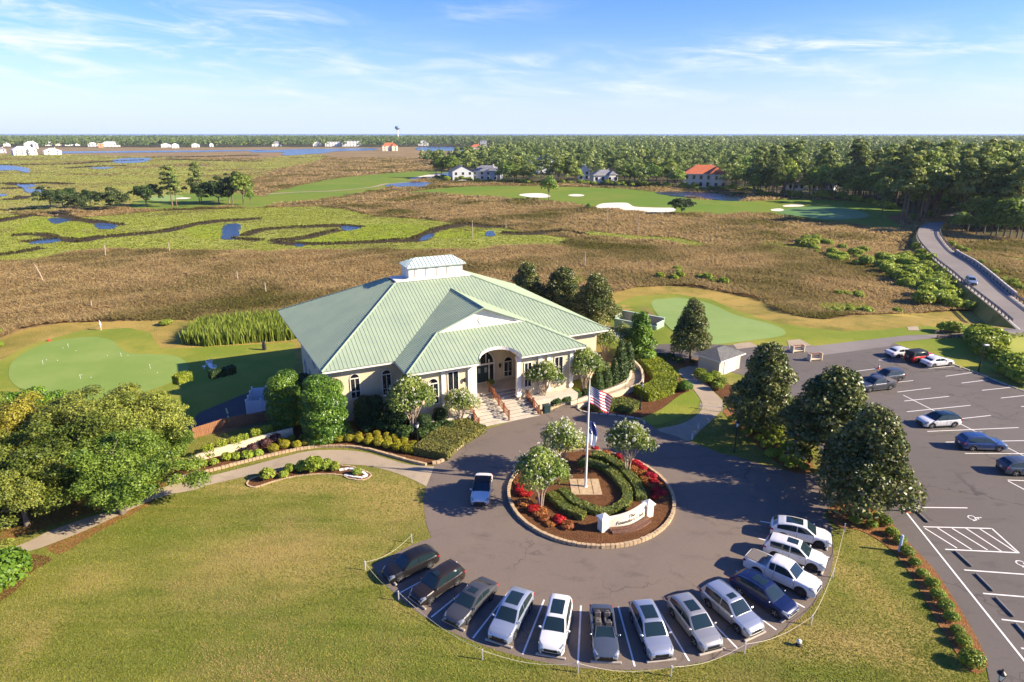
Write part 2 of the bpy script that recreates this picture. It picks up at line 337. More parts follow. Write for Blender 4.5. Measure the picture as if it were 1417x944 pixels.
M_fair = ground_mat('fairway_grass', [((.17, .20, .022), .02, .42, .62, (1, 1, 0), .9), ((.22, .20, .04), .06, .55, .75, (1, 1, 0), .7), ((.08, .13, .012), .25, .5, .75, (1, 1, 0), .5)], (.115, .185, .02), bump=.2)
M_fringe = ground_mat('fringe_grass', [((.27, .25, .04), .07, .42, .62, (1, 1, 0), .9), ((.10, .16, .016), .3, .5, .75, (1, 1, 0), .6), ((.33, .26, .07), 1.2, .58, .75, (1, 1, 0), .5)], (.16, .20, .022), bump=.4, bscale=6)
M_green = ground_mat('putting_green', [((.23, .29, .075), .1, .4, .65, (1, 1, 0), .8), ((.13, .21, .035), .5, .55, .75, (1, 1, 0), .35)], (.17, .245, .05), bump=.08)
M_greenR = ground_mat('putting_green_pale', [((.24, .31, .10), .07, .4, .65, (1, 1, 0), .8), ((.15, .23, .05), .5, .55, .75, (1, 1, 0), .3)], (.195, .275, .075), bump=.08)
CC, CR = Vector((6.46, 48.27, 0)), 19.25                          # centre of the turning circle and radius of its outer kerb
STAIN = [(6.46 + math.cos(R(-97.9 + 9.95 * (q + .5))) * rr_, 48.27 + math.sin(R(-97.9 + 9.95 * (q + .5))) * rr_, .9 + .3 * (q % 3), .45 + .1 * (q % 2), R(-97.9 + 9.95 * (q + .5)), (.045, .038, .033), .75) for q in range(-5, 8) for rr_ in (17.6,)]
M_asph = ground_mat('asphalt', [((.19, .145, .108), .09, .4, .62, (1, 1, 0), .8), ((.070, .057, .048), .35, .55, .75, (1, 2, .6), .55), ((.18, .145, .12), 2.2, .5, .8, (1, 1, 0), .4), ((.055, .045, .04), 14, .5, .8, (1, 1, 0), .6)], (.160, .125, .098), rough=.85, bump=.25, bscale=40, spec=.25, spots=STAIN, cracks=((.04, .034, .03), .16, .7))
M_asph2 = ground_mat('asphalt_lot', [((.14, .118, .10), .07, .4, .62, (1, 1, 0), .8), ((.062, .053, .046), .4, .55, .75, (1, 2.5, .2), .6), ((.13, .12, .11), 2.4, .5, .8, (1, 1, 0), .35), ((.045, .042, .04), 25, .45, .8, (1, 1, 0), .5)], (.120, .100, .083), rough=.85, bump=.25, bscale=40, spec=.25, cracks=((.04, .035, .032), .13, .8))
M_conc = ground_mat('concrete_path', [((.42, .33, .22), .2, .4, .65, (1, 1, 0), .8), ((.22, .175, .12), .8, .5, .75, (1, 1, 0), .6), ((.30, .25, .19), 12, .45, .75, (1, 1, 0), .5)], (.33, .26, .175), rough=.9, bump=.2, bscale=25)
M_mulch = ground_mat('mulch', [((.13, .055, .022), 1.5, .42, .62, (1, 1, 0), .9), ((.05, .028, .016), 6, .45, .7, (1, 1, 0), .8), ((.26, .13, .06), 9, .58, .75, (1, 1, 0), .7)], (.17, .075, .03), bump=1.0, bscale=14)
M_straw = ground_mat('pine_straw', [((.30, .14, .05), 1.2, .42, .62, (1, 1, 0), .9), ((.11, .05, .02), 5, .45, .7, (1, 1, 0), .7)], (.26, .12, .045), bump=.9, bscale=12)
M_water = mat('creek_water', (.012, .03, .055), rough=.22, spec=.35, bump=.9, bscale=2.5)
M_sea = mat('sea_water', (.02, .09, .16), rough=.25, spec=.5, bump=.3, bscale=.05)
M_sand = ground_mat('bunker_sand', [((.62, .52, .38), .2, .4, .65, (1, 1, 0), .7)], (.72, .64, .50), bump=.2)
M_paint = ground_mat('road_paint', [((.5, .46, .41), 3.0, .55, .75, (1, 1, 0), .7)], (.74, .70, .64), rough=.7, bump=0)
M_road = ground_mat('road_surface', [((.24, .21, .18), .08, .4, .62, (1, 1, 0), .8), ((.13, .115, .10), .3, .55, .75, (1, 3, .9), .5)], (.19, .165, .145), rough=.9, bump=.1)
# one sheet to the horizon
def sheet():
    ax = lambda fine, far: np.array(sorted(set([round(v, 3) for v in list(fine) + far + [-f for f in far if -f < fine[0]]])))
    xs = np.array(sorted(set(list(np.arange(-140, 141, 2.0)) + [s * q for s in (-1, 1) for q in (160, 200, 280, 400, 600, 1000, 2000, 4000, 9000, 20000, 60000)] + TX[1:-1])))
    ys = np.array(sorted(set([-200, -60, -20] + list(np.arange(0, 56, 2.0)) + list(np.arange(56, 68, .5)) + list(np.arange(68, 140, 2.0)) + [150, 170, 200, 260, 350, 500, 800, 1500, 3000, 7000, 20000, 60000])))
    X, Y = np.meshgrid(xs, ys); Zz = tz(X, Y); v = np.c_[X.ravel(), Y.ravel(), Zz.ravel()]
    n = len(xs); i, k = np.meshgrid(np.arange(len(ys) - 1), np.arange(n - 1), indexing='ij'); a = (i * n + k).ravel()
    me = np_mesh('ground', v, np.c_[a, a + 1, a + n + 1, a + n], M_mud); me.shade_smooth()
    obj('ground', me, kind='structure')
sheet()
# lawn and rough grass: everything on the upland
ROUGH = poly([(-700, 480), (-60, 474), (0, 470), (30, 457), (89, 447), (178, 444.5), (237, 443), (290, 444.5), (330, 441), (400, 436)]) + [Vector((-20, 92, 0)), Vector((0, 112, 0)), Vector((14, 121, 0))] + poly([(845, 407), (881, 397.5), (926, 396), (962, 397.4), (1010, 406), (1050, 414), (1075, 430), (1100, 437), (1125, 440.6), (1148, 442), (1195, 436), (1270, 433.5), (1322, 431), (1361, 431), (1380, 436)]) + [Vector((90, 101, 0)), Vector((130, 98, 0)), Vector((140, 60, 0)), Vector((140, -15, 0)), Vector((-140, -15, 0))]
drape('rough_grass', ROUGH, .02, M_rough, 3)
LAWN = poly([(-650, 545), (-80, 545), (0, 500), (30, 482), (60, 472), (110, 458), (178, 454), (208, 460), (215, 474), (223, 482), (253, 482), (330, 478), (408, 474)]) + [Vector((-18, 82, 0)), Vector((8, 98, 0)), Vector((14, 110, 0))] + poly([(858, 418), (880, 410), (935, 407), (985, 415), (1025, 432), (1075, 447), (1120, 454), (1170, 459), (1232, 456), (1262, 450), (1330, 447), (1385, 452)]) + [Vector((90, 96, 0)), Vector((130, 92, 0)), Vector((138, 60, 0)), Vector((138, -12, 0)), Vector((-138, -12, 0))]
BACKLAWN = poly([(-650, 545), (-80, 545), (0, 500), (30, 482), (60, 472), (110, 458), (178, 454), (208, 460), (215, 474), (223, 482), (253, 482), (330, 478), (408, 474), (408, 520), (300, 575), (240, 590), (-80, 600), (-650, 650)])
FRONT = [Vector((-138, 66, 0)), Vector((-62, 62, 0)), Vector((-36, 57, 0)), Vector((-25, 62, 0)), Vector((-10, 72, 0)), Vector((14, 80, 0)), Vector((40, 80, 0)), Vector((138, 60, 0)), Vector((138, -12, 0)), Vector((-138, -12, 0))]
drape('lawn_front', FRONT, .035, M_lawn, 3)
drape('lawn_back', BACKLAWN, .035, M_fringe, 2.5)
RIGHTLAWN = [Vector((14, 80, 0)), Vector((13, 108, 0))] + poly([(858, 418), (880, 410), (935, 407), (985, 415), (1025, 432), (1075, 447), (1120, 454), (1170, 459), (1232, 456), (1262, 452), (1330, 449), (1385, 454)]) + [Vector((86, 94, 0)), Vector((88, 76, 0)), Vector((40, 78, 0))]
drape('lawn_right', RIGHTLAWN, .045, M_fringe, 2.5)
gl = smooth_poly(poly(Zm(0, 320, 3.374, [(40, 660), (60, 610), (130, 560), (250, 515), (370, 498), (450, 495), (520, 510), (560, 545), (600, 570), (680, 575), (800, 580), (860, 605), (880, 640), (860, 680), (790, 712), (700, 745), (600, 772), (500, 785), (300, 790), (120, 745), (55, 705)])), 5)
drape('putting_green_main', gl, .06, M_green, 2.5)
gr = smooth_poly(poly(Zm(830, 380, 3.63, [(262, 135), (330, 122), (420, 120), (560, 150), (700, 210), (860, 250), (930, 285), (905, 312), (760, 332), (640, 347), (540, 352), (440, 330), (350, 270), (280, 190)])), 5)
drape('putting_green_side', gr, .065, M_greenR, 2.5)
# drive, parking lot, paths
ang = lambda v: math.atan2(v.y, v.x)
a0, a1 = ang(G(512, 784) - CC), ang(G(1161, 746) - CC)
arc = [CC + Vector((math.cos(t), math.sin(t), 0)) * CR for t in np.linspace(a0, a1, 60)]
DRIVE = poly([(664, 597), (654, 603), (632, 622), (610, 639), (600, 646), (589, 673), (587, 690), (587, 708), (590, 726), (597, 745), (570, 755)]) + arc + poly([(1152, 732), (1140, 712), (1150, 700), (1185, 696), (1240, 690), (1262, 660), (1180, 655), (1120, 657), (1088, 652), (1060, 645), (1020, 633), (1000, 629), (954, 611), (935, 601), (912, 597), (895, 585), (889, 579), (850, 574), (808, 571), (797, 565), (789, 558), (760, 560), (745, 573)])
drive_z = .05
drape('drive_asphalt', DRIVE, drive_z, M_asph, 3)
LOT = poly([(1236, 475), (1318, 506), (1343, 515), (1367, 524), (1397, 536), (1417, 542), (1520, 582), (1700, 700), (1700, 1000), (1395, 1000), (1372, 960), (1362, 910), (1341, 865), (1317, 826), (1292, 789), (1256, 753), (1223, 716), (1200, 702), (1182, 694), (1150, 640), (1090, 560), (1030, 520), (985, 510), (930, 505), (893, 501), (894, 478), (940, 476), (1010, 478), (1100, 480)])
drape('parking_lot', LOT, .062, M_asph2, 3)
PATH_R = poly([(1090, 483), (1140, 478), (1200, 471), (1257, 464.5), (1294, 463.5), (1361, 460.5), (1440, 459.5), (1440, 464), (1361, 465), (1296, 468.5), (1239, 474), (1230, 480), (1140, 492)])
drape('cart_path', PATH_R, .075, M_road, 2)
PATH_L = smooth_poly(poly([(601, 646), (568, 644), (540, 636.7), (511, 628), (488, 624.3), (463, 623.3), (430, 624.5), (392, 633), (342, 646.5), (296, 658), (258, 667), (220, 677), (190, 690), (160, 705), (110, 721), (70, 735), (40, 750), (0, 765), (-60, 785)]), 3, False) + smooth_poly(poly([(-60, 797), (0, 775), (50, 761), (75, 752), (130, 730), (215, 691), (268, 679), (287, 672.5), (331, 662), (372, 652.5), (411, 644), (452, 642.4), (482, 643.4), (513, 646), (543, 653.8), (568, 663), (590, 674)]), 3, False)
drape('garden_path', PATH_L, .055, M_conc, 2)
PATH_K = smooth_poly(poly([(909, 595), (940, 588), (962, 577), (972, 563), (966, 548), (950, 528), (939, 516), (945, 508), (962, 503), (978, 502), (978, 516), (975, 522), (985, 540), (1000, 556), (1000, 566), (985, 582), (968, 597), (954, 611), (935, 604)]), 3)
drape('side_path', PATH_K, .058, M_conc, 2)
drape('tan_pad', poly([(1014, 477), (1037, 474), (1050, 480), (1020, 484)]), .08, M_conc, 3)
drape('tan_pad', poly([(1089, 472), (1107, 470), (1123, 479), (1092, 482)]), .08, M_conc, 3)
drape('tan_pad', poly([(1255, 453), (1270, 452), (1272, 458), (1257, 458)]), .08, M_conc, 3)
YARD = poly([(268, 600), (275, 573), (338, 548), (395, 535), (410, 570), (390, 578), (345, 590), (300, 603)])
YARD = [Vector((p.x, p.y, 0)) for p in [G(275, 572), G(335, 547), G(372, 536)]] + [Vector((-21, 70, 0)), Vector((-20.5, 64, 0)), Vector((-24.8, 66.4, 0)), Vector((-30.5, 62.8, 0)), Vector((-36.2, 62.2, 0))]
drape('service_yard', YARD, .07, mat('yard_asphalt', (.05, .05, .055), c2=(.035, .035, .04), rough=.85), 1.0)
# planting beds
BED_FRONT = poly([(600, 645), (568, 640), (540, 633), (511, 625), (488, 621), (463, 620), (430, 621.5), (392, 629), (342, 641), (296, 653), (258, 662), (232, 668), (240, 655), (264, 640), (330, 612), (405, 590), (440, 585)]) + [Vector((-17.5, 63.0, 0)), Vector((-11, 66.5, 0)), Vector((-3.6, 68, 0)), Vector((-3.4, 60.8, 0))] + poly([(654, 604), (632, 623), (610, 640)])
drape('planting_bed', BED_FRONT, .05, M_mulch, 1.5)
BED_SIDE = [Vector((2.6, 64.6, 0)), Vector((4.5, 70, 0)), Vector((12, 72, 0)), Vector((16, 76, 0)), Vector((18.5, 84, 0))] + poly([(885, 480), (915, 485), (930, 505), (945, 530), (962, 552), (950, 565), (905, 590), (893, 584), (880, 578), (812, 571), (798, 562), (788, 556), (760, 573)])
drape('planting_bed', BED_SIDE, .042, M_mulch, 1.5)
drape('lawn_patch', smooth_poly(poly([(868, 583), (893, 584), (903, 590), (930, 583), (955, 572), (966, 560), (966, 550), (957, 542), (940, 548), (915, 567), (890, 578)]), 3), .066, M_fringe, 1.0)
drape('planting_bed', smooth_poly(poly([(938, 503), (955, 498), (975, 499), (976, 505), (960, 505), (944, 510), (925, 510)]), 3), .09, M_straw, 1.0)
drape('planting_bed', smooth_poly(poly([(1000, 570), (1020, 567), (1060, 590), (1090, 612), (1120, 632), (1122, 656), (1090, 652), (1062, 630), (1030, 600)]), 3), .07, M_straw, 1.5)
drape('planting_bed', smooth_poly(poly([(972, 525), (985, 513), (1015, 540), (1010, 565), (1000, 552)]), 3), .07, M_mulch, 1.5)
BOXBED = smooth_poly(poly([(1145, 706), (1160, 696), (1200, 700), (1226, 716), (1256, 751), (1291, 787), (1316, 824), (1340, 863), (1363, 908), (1364, 926), (1342, 930), (1300, 868), (1275, 822), (1250, 782), (1225, 755), (1190, 735), (1165, 732), (1150, 722)]), 3)
drape('planting_bed', BOXBED, .075, M_straw, 1.5)
drape('planting_bed', smooth_poly(poly([(-30, 790), (10, 770), (50, 768), (72, 775), (45, 792), (20, 820), (-40, 850)]), 3), .045, M_mulch, 1.5)
drape('bare_soil', smooth_poly(poly([(60, 740), (130, 715), (190, 695), (210, 690), (205, 700), (130, 740), (80, 768)]), 3), .043, M_straw, 1.5)
drape('tree_litter', smooth_poly(poly([(-120, 620), (60, 600), (150, 620), (215, 660), (225, 680), (120, 712), (20, 745), (-120, 770)]), 3), .040, M_straw, 2)
# island
IC = Vector((6.72, 48.0, 0)); IRX, IRY = 7.0, 7.6
isl = [IC + Vector((math.cos(t) * IRX, math.sin(t) * IRY, 0)) for t in np.linspace(0, 2 * math.pi, 72, endpoint=False)]
drape('island_bed', [IC + (p - IC) * .97 for p in isl], .16, M_mulch, 1.0)
# painted lines
pm = MB()
def line(a, b, w=.11, z=.0665, m=None):
    d = (b - a); d.z = 0; d.normalize(); n = Vector((-d.y, d.x, 0)) * w / 2
    zz = lambda p: float(tz(p.x, p.y)) + z
    (m or pm).quad(*[(p.x, p.y, zz(p)) for p in (a - n, b - n, b + n, a + n)])
sp = math.radians(9.95); base = math.radians(-97.9)
STALLS = [base + sp * i for i in range(-4, 9)]
for t in STALLS:
    d = Vector((math.cos(t), math.sin(t), 0)); line(CC + d * 14.1, CC + d * 19.0, .11, drive_z + .006)
z6 = lambda *p: [G(*q) for q in Zm(1100, 420, 3.372, p)]
z7 = lambda *p: [G(*q) for q in Zm(1100, 660, 3.325, p)]
lm = MB()
for a, b in (((505, 430), (1075, 718)),): A, B = z6(a, b); line(A, B, .11, .068, lm)
for a, b in (((265, 322), (385, 305)), ((450, 373), (552, 362)), ((478, 416), (633, 397)), ((510, 458), (718, 436)), ((522, 508), (818, 478)), ((600, 560), (913, 525)), ((617, 600), (1043, 582)), ((703, 650), (1069, 643)), ((793, 703), (1100, 704)), ((703, 342), (825, 325)), ((777, 374), (893, 360)), ((872, 408), (1005, 394)), ((960, 444), (1090, 430)), ((1055, 484), (1180, 472)), ((620, 306), (745, 294)), ((390, 266), (430, 268))):
    A, B = z6(a, b); line(A, B, .11, .072, lm)
for a, b in (((495, 145), (1110, 920)),): A, B = z7(a, b); line(A, B, .13, .068, lm)
for a, b in (((495, 143), (793, 146)), ((590, 233), (905, 241)), ((905, 241), (1030, 353)), ((690, 337), (1030, 353)), ((778, 432), (1160, 460)), ((865, 540), (1200, 568)), ((950, 660), (1200, 690)), ((1040, 793), (1300, 815)), ((978, 18), (1160, 24)), ((980, 22), (1090, 80))):
    A, B = z7(a, b); line(A, B, .12, .072, lm)
for a, b in (((597, 240), (745, 332)), ((655, 238), (812, 338)), ((722, 240), (885, 340)), ((785, 240), (950, 347)), ((850, 243), (1020, 352))):
    A, B = z7(a, b); line(A, B, .11, .076, lm)
def wheelchair(c, rot, s=.55):
    cs, sn = math.cos(rot), math.sin(rot); T = lambda x, y: Vector((c.x + (x * cs - y * sn) * s, c.y + (x * sn + y * cs) * s, 0))
    ring = [T(.0 + .55 * math.cos(t), -.3 + .55 * math.sin(t)) for t in np.linspace(2.0, 6.1, 14)]
    for a, b in zip(ring, ring[1:]): line(a, b, .09, .080, lm)
    for a, b in (((-.05, .75), (0, 0)), ((0, 0), (.5, 0)), ((.5, 0), (.75, -.7)), ((.0, .4), (.4, .4))): line(T(*a), T(*b), .1, .080, lm)
    h = [T(-.05 + .13 * math.cos(t), .95 + .13 * math.sin(t)) for t in np.linspace(0, 2 * math.pi, 9)[:-1]]
    lm.add([(p.x, p.y, .0805 + float(tz(p.x, p.y))) for p in h], [tuple(range(8))])
wheelchair(z7((825, 192))[0], R(-90)); wheelchair(z7((1050, 402))[0], R(-90))
pm.build('drive_markings', M_paint, kind='structure'); lm.build('lot_markings', M_paint, kind='structure')
ym = MB()
for a, b in (((487, 345), (500, 385)), ((500, 400), (515, 445))):
    A, B = [G(*q) for q in Zm(220, 500, 5.246, (a, b))]; line(A, B, .16, .078, ym)
ym.build('yard_markings', mat('yellow_paint', (.55, .45, .16)), kind='structure')
# ------------------------------------------------------------------ marsh, creeks, fairways
MG_C, MG_C2 = (.19, .24, .012), (.11, .17, .012)
M_mgreen = ground_mat('cordgrass_ground', [((.30, .31, .07), .012, .42, .6, (1, 1, 0), .9), ((.19, .22, .04), .05, .52, .72, (1, 1, 0), .6), ((.26, .20, .08), .02, .52, .68, (1, 1, 0), .8)], (.25, .26, .05), bump=.5, bscale=1)
M_mfar = ground_mat('far_marsh_ground', [((.27, .29, .05), .006, .40, .58, (1, 1, 0), .9), ((.26, .19, .085), .008, .48, .62, (.7, 1.2, 0), .9), ((.15, .18, .025), .02, .52, .68, (.8, 1.3, 0), .8), ((.10, .08, .04), .012, .60, .70, (.5, 1.6, 0), .9)], (.26, .25, .06), bump=.4, bscale=.5)
M_cmud = ground_mat('creek_mud', [((.03, .022, .014), .4, .4, .7, (1, 1, 0), .8)], (.055, .04, .024), rough=.95, spec=.05, bump=.3)
W1 = lambda p: [G(*q) for q in Zm(0, 180, 3.936, p)]
W2 = lambda p: [G(*q) for q in Zm(350, 160, 3.83, p)]
W3 = lambda p: [G(*q) for q in Zm(700, 160, 3.83, p)]
W4 = lambda p: [G(*q) for q in Zm(1050, 160, 3.861, p)]
W5 = lambda p: [G(*q) for q in Zm(1050, 280, 3.861, p)]
GREENZ = [poly([(-300, 300), (0, 296), (60, 300), (110, 302), (170, 297), (230, 292), (330, 289), (400, 287), (440, 286), (480, 290), (520, 300), (590, 304), (640, 311), (700, 316), (740, 324), (790, 330), (775, 343), (700, 340), (660, 346), (560, 346), (420, 349), (237, 348), (148, 346), (104, 351), (59, 359), (0, 362), (-300, 372)]),
          W3([(400, 618), (470, 615), (700, 640), (900, 650), (1010, 668), (1100, 695), (1030, 700), (850, 672), (640, 660), (430, 645)]),
          poly([(1360, 352), (1417, 358), (1500, 366), (1500, 374), (1417, 366)]),
          [G(x, y) for x, y in ((1352, 470), (1400, 464), (1500, 466), (1500, 548), (1425, 540), (1385, 518), (1350, 498))]]
FARG = poly([(-900, 226), (-100, 214), (100, 214), (240, 218), (330, 224), (420, 213), (455, 216), (440, 224), (385, 234), (350, 250), (335, 262), (300, 270), (200, 284), (120, 290), (0, 298), (-300, 305), (-900, 330)])
BRIGHT = [W2([(130, 665), (250, 640), (470, 605), (600, 578), (830, 580), (950, 600), (900, 640), (850, 662), (600, 672), (280, 680)]), W1([(330, 605), (350, 570), (560, 545), (760, 560), (520, 580)]), W1([(1030, 570), (1040, 525), (1190, 510), (1220, 540), (1200, 590), (1100, 595)]), W1([(60, 560), (200, 490), (420, 495), (515, 520), (400, 550), (270, 575), (150, 580)]), W2([(960, 640), (1050, 600), (1200, 598), (1235, 615), (1225, 640), (1060, 650)])]
for z_, lab in zip(GREENZ, range(9)): drape('marsh_green_ground', z_, .06, M_mgreen, 12)
drape('far_marsh_ground', FARG, .08, M_mfar, 40)
M_mbright = ground_mat('bright_cordgrass', [((.26, .30, .015), .03, .42, .6, (1, 1, 0), .9)], (.20, .27, .012), bump=.4, bscale=1)
for z_ in BRIGHT: drape('marsh_green_ground', smooth_poly(z_, 3), .09, M_mbright, 8)
def ribbon(pts, w):
    w *= .95; p = smooth_poly(pts, 4, False); L_, R_ = [], []
    for i, q in enumerate(p):
        d = (p[min(i + 1, len(p) - 1)] - p[max(i - 1, 0)]).normalized(); n = Vector((-d.y, d.x, 0)) * (w * .5 * (.7 + .6 * mnoise.noise(q * .05 + Vector((3, 1, 7)))) + .4)
        L_.append(q + n); R_.append(q - n)
    return L_ + R_[::-1]
def ribbon_mesh(name, pts, w, off, m):
    rb = ribbon(pts, w); n = len(rb) // 2; b = MB()
    b.grid([[(a.x, a.y, float(tz(a.x, a.y)) + off), (c.x, c.y, float(tz(c.x, c.y)) + off)] for a, c in zip(rb[:n], rb[:n - 1:-1])])
    b.build(name, m, kind='structure'); return rb
creek_px = [(W1([(140, 615), (250, 600), (330, 597), (430, 610), (520, 592), (640, 580), (760, 570), (900, 555), (1020, 528), (1150, 505), (1230, 498), (1330, 492), (1430, 485)]), 5.5),
    (W1([(-40, 505), (100, 480), (220, 462), (330, 466), (400, 490), (470, 498), (540, 508), (620, 520), (690, 515)]), 6), (W1([(60, 578), (170, 572), (250, 578), (300, 598)]), 4), (W1([(1250, 592), (1340, 600), (1417, 606)]), 3.5),
    (W2([(-40, 640), (40, 612), (150, 600), (300, 592), (430, 588), (480, 590), (560, 598)]), 5), (W2([(470, 608), (360, 632), (260, 655), (160, 664), (110, 672)]), 4), (W2([(120, 672), (200, 684), (270, 686), (420, 684), (600, 676), (760, 668), (880, 660), (920, 635), (980, 608), (1060, 590), (1140, 578), (1230, 590), (1300, 592), (1417, 592)]), 5.5),
    (W3([(-30, 625), (80, 630), (180, 626), (270, 620), (350, 625), (400, 640)]), 6), (W1([(-40, 690), (100, 672), (240, 645)]), 2.5),
    (W1([(-60, 445), (60, 438), (200, 432)]), 5), (W1([(-60, 300), (40, 292), (130, 300), (220, 290), (380, 297)]), 10), (W1([(0, 322), (120, 318)]), 9), (W1([(0, 382), (100, 378), (150, 360)]), 8), (W1([(-30, 192), (200, 190), (420, 185), (600, 172), (800, 165)]), 16), (W1([(380, 210), (520, 200), (700, 196)]), 14), (W1([(780, 150), (1000, 148), (1417, 138)]), 16), (W1([(900, 160), (1130, 168), (1417, 172)]), 12)]
CREEKS = [ribbon_mesh('creek_bed', p, w, .13, M_cmud) for p, w in creek_px]
pond_px = [W1([(155, 622), (200, 605), (260, 592), (320, 585), (335, 600), (320, 612), (250, 620)]), W1([(515, 515), (560, 510), (640, 520), (620, 540), (540, 540)]), W1([(1222, 520), (1310, 515), (1305, 560), (1290, 597), (1210, 595), (1208, 570)]), W1([(260, 490), (300, 480), (390, 490), (330, 510), (290, 512)]),
    W2([(470, 590), (570, 588), (565, 602), (490, 612)]), W2([(885, 668), (905, 640), (960, 628), (950, 650)]), W2([(1240, 618), (1275, 615), (1282, 640), (1232, 640)]), W2([(225, 680), (265, 676), (270, 695), (225, 695)]),
    W1([(-60, 196), (60, 195), (160, 212), (150, 235), (110, 225), (60, 220), (-60, 224)]), W1([(612, 166), (680, 155), (815, 154), (815, 166), (760, 178), (640, 181)]), W1([(480, 208), (560, 203), (622, 206), (560, 214)]), W1([(90, 300), (150, 295), (200, 305), (150, 318), (240, 330), (215, 350), (120, 378), (200, 352), (140, 340), (130, 322)]), W1([(-60, 354), (30, 352), (30, 362), (-60, 366)]),
    W1([(320, 118), (500, 116), (800, 114), (1100, 112), (1417, 108), (1417, 113), (1100, 120), (800, 123), (500, 126), (320, 128)]), W2([(0, 187), (150, 182), (250, 178), (420, 176), (640, 174), (640, 184), (450, 190), (380, 200), (290, 206), (200, 212), (150, 208), (160, 196), (0, 196)]),
    W2([(700, 372), (780, 360), (900, 354), (945, 362), (900, 380), (760, 382)]), W2([(895, 325), (960, 312), (1045, 306), (1045, 328), (990, 338), (930, 338)]), W3([(790, 412), (880, 405), (1000, 408), (1150, 420), (1260, 435), (1270, 448), (1180, 455), (1040, 440), (900, 430)]), W2([(880, 168), (1050, 165), (1150, 172), (1150, 184), (1000, 188), (880, 186)])]
PONDS = []
for i, w in enumerate(pond_px):
    w = smooth_poly(w, 4); PONDS.append(w); drape('creek_water' if i < 8 else 'pond_water', w, .18 if i < 8 else .3, M_water, 30)
FAIR = [poly([(352, 284), (370, 269), (420, 256), (467, 247), (540, 240), (600, 236), (632, 238), (620, 244), (590, 246), (560, 255), (530, 262), (490, 270), (430, 279)]),
        poly([(560, 268), (600, 262), (660, 258), (740, 258), (830, 260), (882, 263), (935, 270), (960, 276), (1040, 279), (1100, 276), (1180, 279), (1240, 285), (1258, 300), (1240, 318), (1180, 311), (1100, 303), (1050, 297), (980, 297), (900, 296), (832, 290), (790, 281), (740, 278), (690, 274), (620, 270)]),
        W1([(690, 425), (760, 385), (900, 362), (1060, 343), (1250, 340), (1440, 365), (1500, 400), (1440, 425), (1200, 425), (1000, 432), (830, 438)])]
for w, of_ in zip(FAIR, (.16, .19, .22)): drape('fairway', smooth_poly(w, 3), of_, M_fair, 15)
drape('fairway_green', smooth_poly(W4([(90, 515), (250, 490), (430, 492), (560, 520), (580, 545), (420, 560), (240, 545)]), 3), .27, mat('shaded_green', (.10, .19, .03)), 12)  # tree shade put into the darker colour of this green
drape('fairway_green', smooth_poly(W1([(800, 372), (900, 358), (1000, 362), (960, 385), (860, 392)]), 3), .28, M_greenR, 12)
for w in (W3([(475, 492), (500, 472), (560, 466), (640, 466), (670, 482), (700, 488), (800, 492), (890, 494), (888, 512), (800, 517), (700, 516), (600, 514), (520, 505)]), W3([(68, 424), (110, 416), (190, 415), (235, 428), (215, 438), (130, 436)]), W3([(330, 424), (370, 419), (415, 424), (400, 431), (350, 431)]), W4([(65, 505), (110, 500), (135, 508), (110, 515), (70, 513)]), W4([(130, 484), (180, 479), (240, 482), (220, 490), (140, 491)]), W1([(950, 378), (990, 371), (1040, 373), (1010, 379)]), W2([(825, 338), (880, 325), (960, 312), (1000, 318), (940, 330), (900, 340)])):
    drape('sand_bunker', smooth_poly(w, 3), .32, M_sand, 12)
ribbon_mesh('fairway_path', W2([(60, 420), (240, 408), (420, 402), (560, 390), (640, 380), (700, 365), (760, 360), (880, 350)]), 3, .27, M_conc)
obj('ocean', np_mesh('ocean', np.array([(-60000, 3600, LOW + .6), (60000, 3600, LOW + .6), (60000, 59000, LOW + .6), (-60000, 59000, LOW + .6)], float), np.array([[0, 1, 2, 3]]), M_sea), kind='structure')
# causeway road with its bank
RL = [G(*p) for p in [(1280, 309), (1272, 316), (1268, 329), (1278, 345), (1296, 363), (1317, 379.7), (1337.5, 398), (1361, 417), (1384, 435.4), (1410, 458.7), (1450, 490)]]
RR = [G(*p) for p in [(1309, 306), (1303, 314), (1301, 323), (1306, 333), (1322, 350), (1348, 365.5), (1371, 383.6), (1394.5, 404), (1417, 421), (1452, 447), (1520, 500)]]
ROADZ = -.45
def reproj(p, z): # same photo pixel, other height
    k = (CAMH - z) / (CAMH - p.z); return Vector((p.x * k, p.y * k, z))
RL = [reproj(p, ROADZ) for p in RL]; RR = [reproj(p, ROADZ) for p in RR]
RLs = smooth_poly(RL, 5, False); RRs = smooth_poly(RR, 5, False)
b = MB(); b.grid([[(l.x, l.y, ROADZ + .03), (r.x, r.y, ROADZ + .03)] for l, r in zip(RLs, RRs)]); b.build('causeway_road', M_road, kind='structure')
b = MB()
b.grid([[(l.x * 1 - (r.x - l.x) * .22, l.y - (r.y - l.y) * .22, LOW - .05), (l.x, l.y, ROADZ), (r.x, r.y, ROADZ), (r.x + (r.x - l.x) * .22, r.y + (r.y - l.y) * .22, LOW - .05)] for l, r in zip(RLs, RRs)]); b.build('causeway_bank', M_rough, kind='structure')
b = MB()
for side, oth in ((RLs, RRs), (RRs, RLs)):
    prev = None
    for i in range(12, len(side) - 1):
        p = side[i] + (oth[i] - side[i]).normalized() * .7; q = p + (oth[i] - side[i]).normalized() * .2
        cur = [(p.x, p.y, ROADZ + .036), (q.x, q.y, ROADZ + .036)]
        if prev: b.add(prev + cur, [(0, 1, 3, 2)])
        prev = cur
b.build('road_edge_lines', M_paint, kind='structure')
far_road = [Vector(((a.x + c.x) / 2, (a.y + c.y) / 2, 0)) for a, c in zip(RL[:1], RR[:1])] + [G(1320, 299), G(1345, 294), G(1420, 288)]
ribbon_mesh('wood_road', far_road, 8, .25, M_road)
